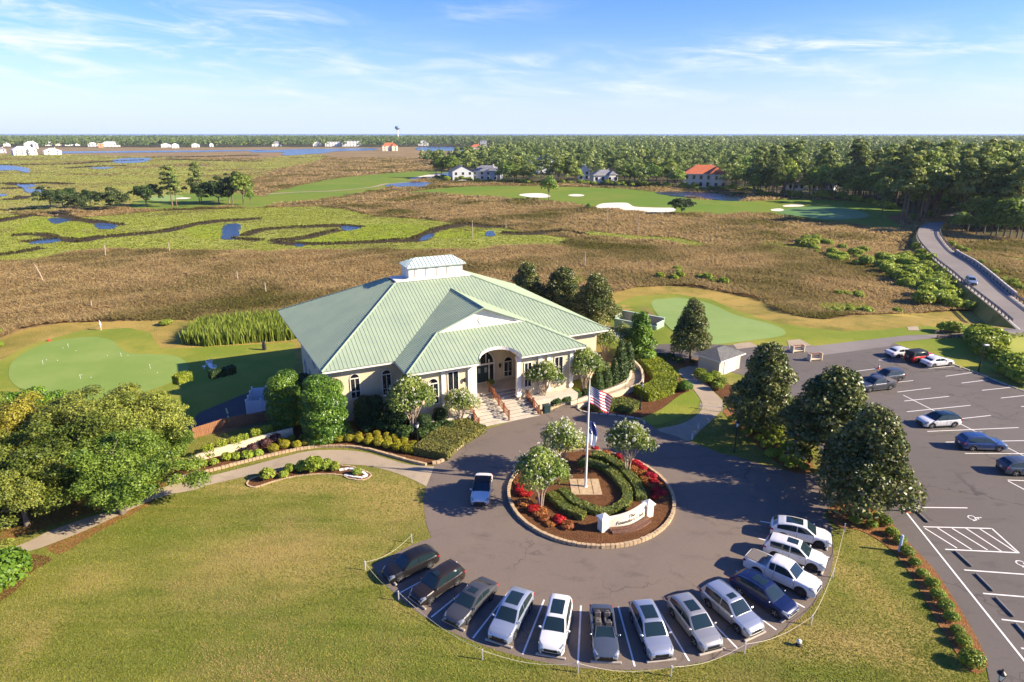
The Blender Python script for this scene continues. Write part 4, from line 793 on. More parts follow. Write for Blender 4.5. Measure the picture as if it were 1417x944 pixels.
# ramp beside the entrance: two low cream walls with a walk between
RA = [Gz(*p, .5) for p in Zm(780, 490, 6.44, [(60, 420), (350, 330), (530, 270), (590, 210), (600, 140), (560, 95)])]
RB2 = [Gz(*p, .5) for p in Zm(780, 490, 6.44, [(120, 450), (400, 370), (620, 300), (700, 265), (690, 170), (620, 100)])]
ra, rb_ = smooth_poly(RA, 5, False), smooth_poly(RB2, 5, False)
rp = thing('entrance_ramp', 'curving concrete access ramp between two low cream walls right of the stairs', 'ramp', (0, 0, 0))
m = MB(); n = min(len(ra), len(rb_)); m.grid([[(ra[i].x, ra[i].y, .03 + .9 * i / n), (rb_[i].x, rb_[i].y, .03 + .9 * i / n)] for i in range(n)]); m.build('walkway', M_conc, rp)
for side in (ra, rb_):
    m = MB()
    for i in range(len(side) - 1):
        a, b_ = side[i], side[i + 1]; d = (b_ - a).normalized(); nn = Vector((-d.y, d.x, 0)) * .13; z0, z1 = .42 + .9 * i / n, .42 + .9 * (i + 1) / n; v = [a - nn, b_ - nn, b_ + nn, a + nn]
        m.add([(p.x, p.y, -.1) for p in v] + [(v[0].x, v[0].y, z0), (v[1].x, v[1].y, z1), (v[2].x, v[2].y, z1), (v[3].x, v[3].y, z0)], [(0, 1, 5, 4), (1, 2, 6, 5), (2, 3, 7, 6), (3, 0, 4, 7), (4, 5, 6, 7)])
    m.build('ramp_wall', M_tanw, rp)
m = MB()
for side in (rb_,):
    for i in range(0, len(side), 4): p = side[i]; m.tube([(p.x, p.y, .3 + .9 * i / n), (p.x, p.y, 1.3 + .9 * i / n)], .025, 6)
    m.tube([(p.x, p.y, 1.3 + .9 * i / n) for i, p in enumerate(side)], .025, 6)
m.build('handrail', M_black, rp)
# ------------------------------------------------------------------ vegetation
def crown(name, blobs, n, size, mats, seed, shell=(.62, 1.04), up=.25, asp=1.7, clump=.35, mi_fn=None, jitter=.55, squash=None):
    """leaf sprays spread through ellipsoids: blobs are (x, y, z, rx, ry, rz)"""
    g = np.random.default_rng(seed); b = np.array(blobs, float); wgt = (b[:, 3] * b[:, 4] + b[:, 3] * b[:, 5] + b[:, 4] * b[:, 5]); k = g.choice(len(b), n, p=wgt / wgt.sum())
    d = g.normal(size=(n, 3)); d /= np.linalg.norm(d, axis=1)[:, None]; d[:, 2] = np.where(d[:, 2] < -.35, -d[:, 2] * .6, d[:, 2]); r = shell[0] + (shell[1] - shell[0]) * g.random(n) ** .55
    c = b[k, :3] + d * b[k, 3:] * r[:, None]
    nrm = d / b[k, 3:]; nrm /= np.linalg.norm(nrm, axis=1)[:, None]; nrm = nrm + g.normal(size=(n, 3)) * jitter + np.array([0, 0, up]); nrm /= np.linalg.norm(nrm, axis=1)[:, None]
    t = np.cross(nrm, g.normal(size=(n, 3))); t /= np.linalg.norm(t, axis=1)[:, None]; s = np.cross(nrm, t)
    sz = size * (.6 + .8 * g.random(n))[:, None]; w = sz / asp
    bend = nrm * sz * .18
    v = np.stack([c - t * sz * .5, c + s * w * .5 + bend, c + t * sz * .5, c - s * w * .5 + bend], 1).reshape(-1, 3)
    lv = np.clip(g.normal(0, clump, len(b))[k] + .5 + g.normal(0, .22, n), 0, 1)
    mi = None if mi_fn is None else mi_fn(g, n, c, k)
    return np_mesh(name, v, np.arange(n * 4).reshape(-1, 4), mats, lv, mi)
def limbs(mb, base, tops, r0, mid=.45, n=7, wob=.12, seed=0):
    g = random.Random(seed)
    for t in tops:
        a, c = Vector(base), Vector(t); L = (c - a).length
        m1 = a.lerp(c, .33) + Vector((g.uniform(-1, 1), g.uniform(-1, 1), .3)) * L * wob; m2 = a.lerp(c, .68) + Vector((g.uniform(-1, 1), g.uniform(-1, 1), .2)) * L * wob
        mb.tube([a, m1, m2, c], [r0, r0 * .75, r0 * .5, r0 * .15], n)
M_bark = mat('grey_bark', (.17, .13, .095), rough=.95, c2=(.09, .07, .05), scale=6, bump=.5, bscale=14)
M_barkpine = mat('pine_bark', (.22, .13, .08), rough=.95, c2=(.12, .075, .05), scale=3, bump=.5, bscale=8)
M_barkmyr = mat('smooth_tan_bark', (.42, .32, .22), rough=.8, c2=(.28, .21, .15), scale=5)
L_oak = leaf_mat('oak_leaves', (.07, .12, .014), (.25, .30, .042), trans=.42, objvar=.12)
L_oakmid = leaf_mat('oak_leaves_bright', (.075, .14, .014), (.26, .35, .048), trans=.42, objvar=.12)
L_oakyel = leaf_mat('oak_leaves_yellowing', (.2, .19, .018), (.46, .40, .05), trans=.4, objvar=.1)
L_oakolive = leaf_mat('oak_leaves_olive', (.11, .15, .02), (.34, .36, .06), trans=.38, objvar=.1)
L_mag = leaf_mat('magnolia_leaves', (.040, .070, .014), (.205, .22, .052), trans=.18, rough=.42, spec=.35, objvar=.1)
L_magu = leaf_mat('magnolia_underside', (.14, .11, .04), (.30, .25, .12), trans=.1, rough=.5, objvar=.1)
L_holly = leaf_mat('holly_leaves', (.04, .11, .01), (.20, .32, .03), trans=.25, rough=.36, spec=.45, objvar=.1)
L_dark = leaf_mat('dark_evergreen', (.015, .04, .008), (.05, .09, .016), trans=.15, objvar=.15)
L_myr = leaf_mat('myrtle_leaves', (.10, .16, .02), (.31, .37, .08), trans=.3, objvar=.1)
L_bloom = leaf_mat('white_blossom', (.42, .44, .26), (.74, .71, .54), trans=.2, objvar=.03)
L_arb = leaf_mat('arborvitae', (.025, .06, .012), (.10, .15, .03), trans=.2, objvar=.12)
L_con = leaf_mat('bright_conifer', (.05, .12, .01), (.16, .27, .02), trans=.25, objvar=.05)
L_box = leaf_mat('boxwood', (.11, .18, .012), (.33, .38, .03), trans=.25, objvar=.14)
L_ybox = leaf_mat('golden_boxwood', (.20, .20, .010), (.46, .40, .025), trans=.25, objvar=.14)
L_hedge = leaf_mat('hedge_leaves', (.09, .13, .016), (.27, .27, .05), trans=.2, objvar=.05)
L_yhedge = leaf_mat('yellow_hedge_leaves', (.12, .17, .008), (.33, .36, .02), trans=.25, objvar=.05)
L_ivy = leaf_mat('juniper_cover', (.10, .11, .02), (.24, .22, .05), trans=.2, objvar=.05)
L_purple = leaf_mat('purple_shrub', (.05, .02, .02), (.14, .06, .05), trans=.2, objvar=.15)
L_red = leaf_mat('red_flowers', (.35, .008, .012), (.62, .02, .025), trans=.15, objvar=.08)
L_rust = leaf_mat('rusty_ground_plants', (.25, .08, .02), (.45, .17, .04), trans=.2, objvar=.1)
L_lime = leaf_mat('lime_bush', (.18, .25, .018), (.42, .48, .06), trans=.3, objvar=.15)
L_reed = leaf_mat('reed_leaves', (.10, .15, .015), (.28, .32, .05), trans=.3, objvar=.05)
L_pine = leaf_mat('pine_needles', (.11, .165, .035), (.36, .40, .10), trans=.35, objvar=.22)
L_broad = leaf_mat('wood_leaves', (.10, .18, .025), (.34, .42, .075), trans=.38, objvar=.28)
L_cedar = leaf_mat('marsh_cedar', (.02, .045, .012), (.09, .12, .03), trans=.2, objvar=.15)
def dome_blobs(r, h0, h1, n, seed, br=.42, flat=.8, ex=1.0):
    g = random.Random(seed); out = [(0, 0, (h0 + h1) * .5, r * .6, r * .6, (h1 - h0) * .42)]
    for i in range(n):
        a = i * 2.39996 + g.uniform(-.3, .3); f = math.sqrt((i + .5) / n); q = r * (.82 - .1 * g.random()) * f * ex
        zz = h0 + (h1 - h0) * (.18 + .68 * math.sqrt(max(0, 1 - f * f * .9)) * g.uniform(.85, 1.1)); s = r * br * g.uniform(.75, 1.15)
        out.append((math.cos(a) * q, math.sin(a) * q, zz, s, s, s * flat))
    return out
PARTS = {}
def tree_proto(key, name, blobs, n, size, lm, bark, trunk_h, r0, seed, ntop=7, **kw):
    g = random.Random(seed); me = crown(name + '_crown', blobs, n, size, lm, seed, **kw)
    mb = MB(); zc = trunk_h; mb.tube([(0, 0, -.3), (0, 0, .05), (.05, .03, zc * .5), (0, 0, zc)], [r0 * 1.5, r0 * 1.1, r0 * .85, r0 * .7], 9)
    limbs(mb, (0, 0, zc * .9), [(b[0] * .85, b[1] * .85, b[2]) for b in blobs[1:1 + ntop]], r0 * .5, seed=seed); PARTS[key] = (me, mb.mesh(name + '_trunk', bark, 60))
def plant_tree(key, name, label, cat, loc, s=1.0, rz=None, group=None, sz=None, base_z=None):
    t = thing(name, label, cat, loc, rnd.uniform(0, 6.28) if rz is None else rz, group); t.scale = (s, s, s if sz is None else sz)
    cr_, tr_ = PARTS[key]; obj('crown', cr_, t); obj('trunk', tr_, t); return t
def ragged_blobs(r, h0, h1, n, seed):
    g = random.Random(seed); out = [(0, 0, (h0 + h1) * .5, r * .5, r * .5, (h1 - h0) * .36)]
    lob = [(g.uniform(0, 6.28), g.uniform(.45, .85) * r, g.uniform(.30, .80)) for _ in range(8)]
    for i in range(n):
        a, q, zf = lob[i % 8]; s = r * g.uniform(.10, .27); d = r * .42
        x, y, z = math.cos(a) * q + g.gauss(0, d * .55), math.sin(a) * q + g.gauss(0, d * .55), h0 + (h1 - h0) * (zf + g.gauss(0, .13)); rr = math.hypot(x, y) / r
        z = min(z, h0 + (h1 - h0) * (1.02 - .45 * rr * rr)); out.append((x, y, max(z, h0), s, s, s * .75))
    return out
# --- live oaks, lower left
for i, (lm, sd_) in enumerate(((L_oak, 3), (L_oakolive, 5), (L_oakyel, 8), (L_oakmid, 12))):
    tree_proto(f'oak{i}', 'live_oak', ragged_blobs(4.5, .9, 7.0, 74, sd_), 30000, .20, lm, M_bark, 2.6, .26, sd_, jitter=.8, clump=.22, shell=(.3, 1.1))
OAKS = [(170, 711, 3, 1.00, 'bright green live oak overhanging the path where it leaves the front lawn'), (100, 688, 0, 1.08, 'leafy mid green oak in the middle of the grove, low over the path'), (38, 728, 1, .82, 'olive oak with a pale leaning trunk beside the path end'),
        (20, 672, 2, .95, 'yellowing oak standing out gold in the grove'), (-60, 700, 0, 1.05, 'dark oak at the very edge of the grove'), (150, 640, 1, 1.10, 'broad olive oak in the back row of the grove beside the putting green'), (193, 640, 1, 1.0, 'olive oak crown reaching towards the shaded service yard'), (75, 632, 2, .95, 'yellow tinted oak behind the middle of the grove'),
        (10, 632, 0, .95, 'deep green oak in the back row of the grove near the picture edge'), (214, 655, 3, .72, 'small bright oak beside the end of the cream garden wall'), (-70, 640, 3, 1.0, 'green oak far out at the edge of the grove'), (140, 668, 0, .95, 'dark green oak deep inside the grove')]
for x, y, k, s, lab in OAKS: p = G(x, y); plant_tree(f'oak{k}', 'oak_tree', lab, 'tree', p, s, sz=s * .92, group='oaks in the grove beside the path')
tree_proto('smallround', 'round_tree', dome_blobs(1.9, .9, 4.2, 12, 21, .42, .9), 3600, .26, L_holly, M_bark, 1.3, .1, 21)
for x, y, s, lab in ((22, 596, 1.05, 'small dark round tree nearest the picture edge beside the putting green'), (50, 592, 1.1, 'middle small dark round tree in the row below the putting green'), (80, 588, .95, 'small dark round tree at the grove end of the row below the putting green')): plant_tree('smallround', 'ornamental_tree', lab, 'tree', G(x, y), s, group='small round trees below the putting green')
# --- magnolias
def cone_blobs(r, h0, h1, seed, n=36):
    g = random.Random(seed); out = [(0, 0, (h0 + h1) / 2, r * .5, r * .5, (h1 - h0) * .45)]
    for i in range(n):
        f = (i + .5) / n; z = h0 + (h1 - h0) * (.06 + .86 * f); rr = r * (1 - f ** 1.7 * .86) * (.62 if f > .05 else .5); a = i * 2.39996 + g.uniform(-.4, .4); s = r * (.40 - .2 * f) * g.uniform(.6, 1.35); out.append((math.cos(a) * rr, math.sin(a) * rr, z, s, s, s * .9))
    return out
mag_mi = lambda g, n, c, k: (g.random(n) < .10).astype(np.int32)
for i, sd_ in enumerate((31, 37, 44)): tree_proto(f'mag{i}', 'magnolia', cone_blobs(3.5, .9, 9.4, sd_), 17000, .29, [L_mag, L_magu], M_bark, 5.5, .2, sd_, mi_fn=mag_mi, jitter=.8, asp=1.9, clump=.25, shell=(.5, 1.08))
for x, y, k, s, sz, lab in ((955, 497, 0, .88, .92, 'cone shaped magnolia standing alone in front of the pale putting green'), (1052, 600, 1, 1.14, 1.08, 'large magnolia between the grey roofed kiosk and the car park'), (1138, 652, 2, 1.3, 1.12, 'dark magnolia in the middle of the three beside the car park'), (1190, 712, 0, 1.14, 1.04, 'nearest and largest magnolia above the row of clipped boxwoods')):
    plant_tree(f'mag{k}', 'magnolia_tree', lab, 'tree', G(x, y), s, rz=k * 1.9 + s, sz=sz, group='magnolias around the car park')
for (x, y, s, sz, k, lab) in ((729, 438, 1.2, 1.1, 1, 'magnolia behind the clubhouse nearest the cupola'), (777, 443, 1.25, 1.08, 2, 'middle magnolia of the clump behind the clubhouse roof'), (823, 455, 1.25, 1.05, 0, 'magnolia behind the clubhouse nearest the green walled enclosure')):
    plant_tree(f'mag{k}', 'magnolia_tree', lab, 'tree', G(x, y), s, sz=sz, group='magnolias behind the clubhouse')
# --- clipped hollies by the left corner
def pillar_blobs(r, h, seed, taper=.25):
    g = random.Random(seed); out = []
    for i in range(16):
        f = i / 15; a = i * 2.4; rr = r * .28; w = r * (.80 - taper * max(0, f - .6) * 1.6); out.append((math.cos(a) * rr, math.sin(a) * rr, .5 + (h - 1.2) * f, w, w, h * .14))
    return out
tree_proto('holly', 'holly', pillar_blobs(2.0, 6.2, 51), 26000, .19, L_holly, M_bark, 1.4, .14, 51, shell=(.82, 1.03), jitter=.5, clump=.18, ntop=4)
tree_proto('hollydark', 'holly', pillar_blobs(1.4, 5.5, 52), 10000, .2, L_dark, M_bark, 1.4, .12, 52, shell=(.8, 1.03), jitter=.5, clump=.18, ntop=4)
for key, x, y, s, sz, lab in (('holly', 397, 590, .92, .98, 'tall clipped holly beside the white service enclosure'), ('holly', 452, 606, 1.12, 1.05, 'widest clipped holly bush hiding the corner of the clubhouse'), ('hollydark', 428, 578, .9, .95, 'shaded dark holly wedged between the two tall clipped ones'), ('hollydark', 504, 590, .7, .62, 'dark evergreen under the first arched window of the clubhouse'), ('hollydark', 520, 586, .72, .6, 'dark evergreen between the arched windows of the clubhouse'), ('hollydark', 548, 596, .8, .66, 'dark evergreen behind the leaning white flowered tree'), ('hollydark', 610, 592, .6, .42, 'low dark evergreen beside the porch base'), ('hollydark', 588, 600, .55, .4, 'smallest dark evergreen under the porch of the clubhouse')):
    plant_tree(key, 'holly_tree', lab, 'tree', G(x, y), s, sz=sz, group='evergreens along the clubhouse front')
# --- crepe myrtles: several stems, airy crowns and white flower heads
def myrtle(key, r, h, seed, n, dens_fl):
    g = random.Random(seed); bl = []
    for i in range(15):
        a = i * 2.39996; f = math.sqrt((i + .5) / 15); q = r * .68 * f; s = r * .38 * g.uniform(.8, 1.2); bl.append((math.cos(a) * q, math.sin(a) * q, h * (.44 + .42 * math.sqrt(1 - f * f * .8) * g.uniform(.8, 1.15)), s, s, s * .95))
    me = crown('myrtle_crown', bl, n, .24, L_myr, seed, jitter=.8, asp=1.9)
    out = [(b[0] * 1.06, b[1] * 1.06, b[2] + .12, b[3] * 1.08, b[4] * 1.08, b[5] * 1.1) for b in bl]
    gg = np.random.default_rng(seed + 1); cl = []
    for i in range(int(dens_fl)):
        b = out[gg.integers(len(out))]; d = gg.normal(size=3); d /= np.linalg.norm(d); d[2] = abs(d[2]) * .9 + .05 * d[2]; cl.append((b[0] + d[0] * b[3], b[1] + d[1] * b[4], b[2] + d[2] * b[5], .13, .13, .2))
    fl = crown('myrtle_blossom', cl, int(dens_fl * 9), .13, L_bloom, seed + 2, shell=(.2, 1.0), jitter=1.0, asp=1.3, clump=.1)
    mb = MB(); 
    for i in range(5):
        a = i * 1.2566 + .3; p0 = (math.cos(a) * .12, math.sin(a) * .12, -.1); p1 = (math.cos(a) * .28, math.sin(a) * .28, h * .28); p2 = (math.cos(a) * r * .38, math.sin(a) * r * .38, h * .58); mb.tube([p0, p1, p2, (math.cos(a) * r * .5, math.sin(a) * r * .5, h * .8)], [.075, .06, .045, .015], 7)
        limbs(mb, p1, [(b[0] * .8, b[1] * .8, b[2]) for b in bl[i::5]], .035, seed=seed + i, n=5)
    PARTS[key] = (me, mb.mesh('myrtle_trunk', M_barkmyr, 60), fl)
for i, (r, n, fl) in enumerate(((2.35, 5200, 130), (2.5, 6000, 90), (2.25, 4600, 190))): myrtle(f'myr{i}', r, 5.2, 61 + i * 7, n, fl)
def plant_myrtle(k, lab, loc, s, sz=None, rz=None):
    t = plant_tree_b(k, lab, loc, s, sz, rz)
def plant_tree_b(k, lab, loc, s, sz, rz):
    t = thing('crepe_myrtle', lab, 'tree', loc, rnd.uniform(0, 6.28) if rz is None else rz, 'white flowering crepe myrtles'); t.scale = (s, s, sz or s); me, tr_, fl = PARTS[f'myr{k}']; obj('crown', me, t); obj('trunk', tr_, t); obj('blossom', fl, t); return t
for x, y, k, s, sz, lab in ((748, 702, 1, 1.0, .95, 'fullest white flowering crepe myrtle on the near side of the roundabout island'), (776, 655, 2, .95, .95, 'crepe myrtle heavy with white flowers between flagpole and entrance stairs'), (868, 657, 0, .98, .95, 'white flowering crepe myrtle on the island right of the flagpole'), (572, 601, 1, 1.1, 1.15, 'leaning crepe myrtle with few flowers beside the garden lamp post'), (638, 590, 2, .85, .78, 'compact crepe myrtle full of white flowers left of the entrance stairs'), (752, 560, 0, .98, 1.0, 'white flowering crepe myrtle right of the entrance stairs'), (808, 546, 1, .98, 1.05, 'crepe myrtle beside the columnar evergreens and the ramp'), (836, 500, 2, .95, .9, 'crepe myrtle at the right corner of the clubhouse roof'), (862, 488, 1, .8, .75, 'small crepe myrtle beside the bright green conifer')):
    plant_tree_b(k, lab, G(x, y), s, sz, k * 2.1)
# --- columnar evergreens, bright conifer
def cone_simple(r, h, n=9): return [(0, 0, .2 + h * (i + .3) / n * .95, r * (1.05 - (i / n) ** 1.8 * .85), r * (1.05 - (i / n) ** 1.8 * .85), h / n * .8) for i in range(n)]
tree_proto('arb', 'arborvitae', cone_simple(.85, 3.6), 3600, .16, L_arb, M_bark, .6, .07, 71, shell=(.84, 1.03), jitter=.5, ntop=2)
for x, y, s, sz, lab in ((857, 530, 1.25, 1.5, 'tallest columnar evergreen in the bed beside the ramp'), (868, 520, 1.1, 1.25, 'columnar evergreen at the back of the bed beside the ramp'), (849, 533, .9, .95, 'shorter columnar evergreen in front of the tallest one'), (838, 536, .95, .9, 'columnar evergreen between the crepe myrtle and its taller neighbours'), (826, 540, .95, .85, 'columnar evergreen nearest the crepe myrtle by the ramp')): plant_tree('arb', 'columnar_evergreen', lab, 'tree', G(x, y), s, sz=sz, group='columnar evergreens by the ramp')
tree_proto('con', 'conifer', [(math.cos(i * 2.4) * (.9 - i * .04), math.sin(i * 2.4) * (.9 - i * .04), .7 + i * .26, 1.0 - i * .035, 1.0 - i * .035, .75) for i in range(15)], 6000, .26, L_con, M_bark, 1.2, .1, 81, up=.7, asp=2.4)
plant_tree('con', 'conifer_tree', 'bright yellow green conifer between the clubhouse corner and the side path', 'tree', G(884, 499), 1.4, group=None)
# --- shrubs
def shrub_mesh(name, rx, ry, rz_, n, size, lm, seed, flat=False):
    g = random.Random(seed); bl = [(0, 0, rz_ * .5, rx * .86, ry * .86, rz_ * .5)] + [(math.cos(i * 2.4) * rx * .35, math.sin(i * 2.4) * ry * .35, rz_ * g.uniform(.45, .62), rx * .58, ry * .58, rz_ * .42) for i in range(5)]
    return crown(name, bl, n, size, lm, seed, shell=(.78, 1.02), jitter=.6, asp=1.5, clump=.12)
def add_core(me_name, rx, ry, rz_, m): pass
SHR = {}
def shrub(key, name, label, loc, s=1.0, group=None, sz=None, cat='shrub', rz=None):
    o = obj(name, SHR[key]); o.location = loc; o.rotation_euler = (0, 0, rnd.uniform(0, 6.28) if rz is None else rz); o.scale = (s, s, s if sz is None else sz); return setp(o, label, cat, group)
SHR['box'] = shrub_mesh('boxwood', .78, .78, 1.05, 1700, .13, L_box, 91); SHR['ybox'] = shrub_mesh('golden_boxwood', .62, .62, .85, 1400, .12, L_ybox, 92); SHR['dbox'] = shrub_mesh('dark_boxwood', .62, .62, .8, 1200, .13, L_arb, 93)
SHR['purple'] = shrub_mesh('purple_shrub', .65, .65, .9, 800, .17, L_purple, 94); SHR['red'] = shrub_mesh('red_flowers', .55, .45, .5, 900, .11, L_red, 95); SHR['rust'] = shrub_mesh('rusty_plants', .6, .6, .35, 420, .14, L_rust, 96)
SHR['lime'] = shrub_mesh('lime_shrub', .6, .6, .8, 700, .18, L_lime, 97); SHR['bush'] = shrub_mesh('green_bush', 1.6, 1.6, 2.2, 3200, .24, L_con, 98); SHR['marsh'] = shrub_mesh('marsh_bush', 1.7, 1.7, 2.0, 900, .42, L_lime, 99); SHR['marshd'] = shrub_mesh('marsh_bush_dark', 1.7, 1.7, 2.0, 900, .42, L_box, 100)
SHR['cube'] = crown('clipped_shrub', [(x, y, z, .32, .26, .3) for x in (-.2, .2) for y in (-.12, .12) for z in (.3, .75, 1.1)], 1300, .12, L_box, 101, shell=(.8, 1.02), jitter=.6)
zb = lambda *p: [G(*q) for q in Zm(330, 570, 5.248, p)]
front_row = [(256, 290), (340, 265), (425, 262), (500, 245), (580, 235), (660, 225), (732, 222), (808, 218), (880, 224), (950, 238), (1020, 250), (1085, 265), (1155, 282), (1225, 295), (1262, 300)]
row2 = [(318, 232), (388, 212), (470, 205), (548, 196), (620, 200), (770, 195), (946, 195), (1015, 205), (1085, 222), (1150, 240), (1210, 258), (1275, 258), (870, 190), (1005, 175), (1080, 190), (1140, 205), (1205, 225)]
for i, p in enumerate(front_row): shrub('ybox', 'golden_shrub', 'round golden green clipped shrub in the front row along the path edging', zb(p)[0], rnd.uniform(.84, 1.0), 'golden shrubs in the front row along the path')
for i, p in enumerate(row2): shrub('ybox', 'golden_shrub', 'round golden green clipped shrub in the rows behind the path front row', zb(p)[0], rnd.uniform(.68, .84), 'golden shrubs behind the front row')
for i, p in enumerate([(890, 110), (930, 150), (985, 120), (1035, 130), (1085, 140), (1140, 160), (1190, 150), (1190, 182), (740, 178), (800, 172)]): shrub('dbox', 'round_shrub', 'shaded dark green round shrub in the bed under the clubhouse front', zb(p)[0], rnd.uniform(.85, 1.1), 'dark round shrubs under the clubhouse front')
z2 = lambda *p: [G(*q) for q in Zm(220, 500, 5.246, p)]
for p in ((365, 700), (462, 668), (563, 645), (620, 625), (715, 585), (793, 560)): shrub('cube', 'clipped_shrub', 'upright clipped green shrub standing against the cream garden wall', z2(p)[0], 1.05, 'clipped shrubs against the cream garden wall', rz=TH)
for p in ((680, 665), (775, 625), (845, 585)): shrub('purple', 'purple_shrub', 'dark purple leaved shrub between the garden wall and golden shrubs', z2(p)[0], 1.05, 'purple shrubs by the garden wall')
for p in ((265, 760), (330, 765), (400, 755), (495, 720), (565, 715), (645, 710), (725, 690), (240, 790)): shrub('lime', 'lime_shrub', 'small loose lime green shrub near the stone edging by the garden wall', z2(p)[0], rnd.uniform(.75, 1.0), 'small lime shrubs by the garden wall')
for p, s, lab in (((215, 490), 1.25, 'rounded lime shrub at the dark end of the small lawn bed'), ((330, 478), .8, 'small shrub second from the dark end of the lawn bed'), ((375, 435), .9, 'small dark shrub along the stones of the lawn bed'), ((465, 430), 1.15, 'mid green shrub left of the tallest one in the lawn bed'), ((550, 430), 1.7, 'tallest bright lime shrub in the small lawn bed'), ((635, 420), 1.2, 'shrub right of the tallest one in the lawn bed'), ((700, 425), .95, 'shrub next to the white stones of the lawn bed'), ((862, 460), .8, 'lone shrub among the white stones of the lawn bed')): shrub('lime', 'lawn_bed_shrub', lab, zb(p)[0], s, 'shrubs in the small lawn bed')
shrub('bush', 'round_bush', 'big bright green round bush at the lawn edge below the oak grove', G(6, 815), 1.25)
shrub('bush', 'round_bush', 'round clipped bush on the mulch beside the curving side path', G(948, 541), .62, sz=.55)
BOXW = [(275, 215), (350, 235), (415, 222), (445, 272), (480, 308), (515, 362), (548, 410), (585, 462), (628, 508), (655, 560), (690, 610), (715, 662), (745, 725), (770, 775), (805, 868), (320, 190), (300, 155), (385, 195)]
for i, p in enumerate(BOXW): q = Zm(1100, 660, 3.325, [p])[0]; shrub('box', 'boxwood', 'round clipped green boxwood in the row beside the car park edge', G(*q), rnd.uniform(.60, .72) * (1.35 if i == 14 else 1), 'boxwood row beside the car park')
for p in ((800, 760), (830, 775), (860, 790), (890, 800), (820, 800), (850, 820), (885, 830), (780, 745), (930, 880), (960, 890), (1000, 900), (1030, 910), (870, 850), (905, 850), (840, 740), (760, 700)): q = Zm(830, 380, 3.63, [p])[0]; shrub('lime', 'low_shrub', 'low yellow green shrub on pine straw under the two magnolias', G(*q), rnd.uniform(.95, 1.3), 'low shrubs under the magnolias')
for p, s in (((500, 520), 1.4), ((535, 545), 1.4), ((580, 530), 1.3), ((590, 580), 1.2), ((610, 560), 1.2), ((560, 545), 1.0)): q = Zm(830, 380, 3.63, [p])[0]; shrub('box', 'kiosk_shrub', 'rounded shrub in the bed in front of the grey roofed kiosk', G(*q), s * .85, 'shrubs in front of the kiosk')
for p, s in (((310, 440), 1.5), ((350, 435), 1.4), ((395, 450), 1.3), ((465, 450), .8), ((370, 510), .8)): q = Zm(830, 380, 3.63, [p])[0]; shrub('dbox', 'path_shrub', 'dark rounded shrub between the clubhouse corner and the lone magnolia', G(*q), s, 'dark shrubs by the lone magnolia')
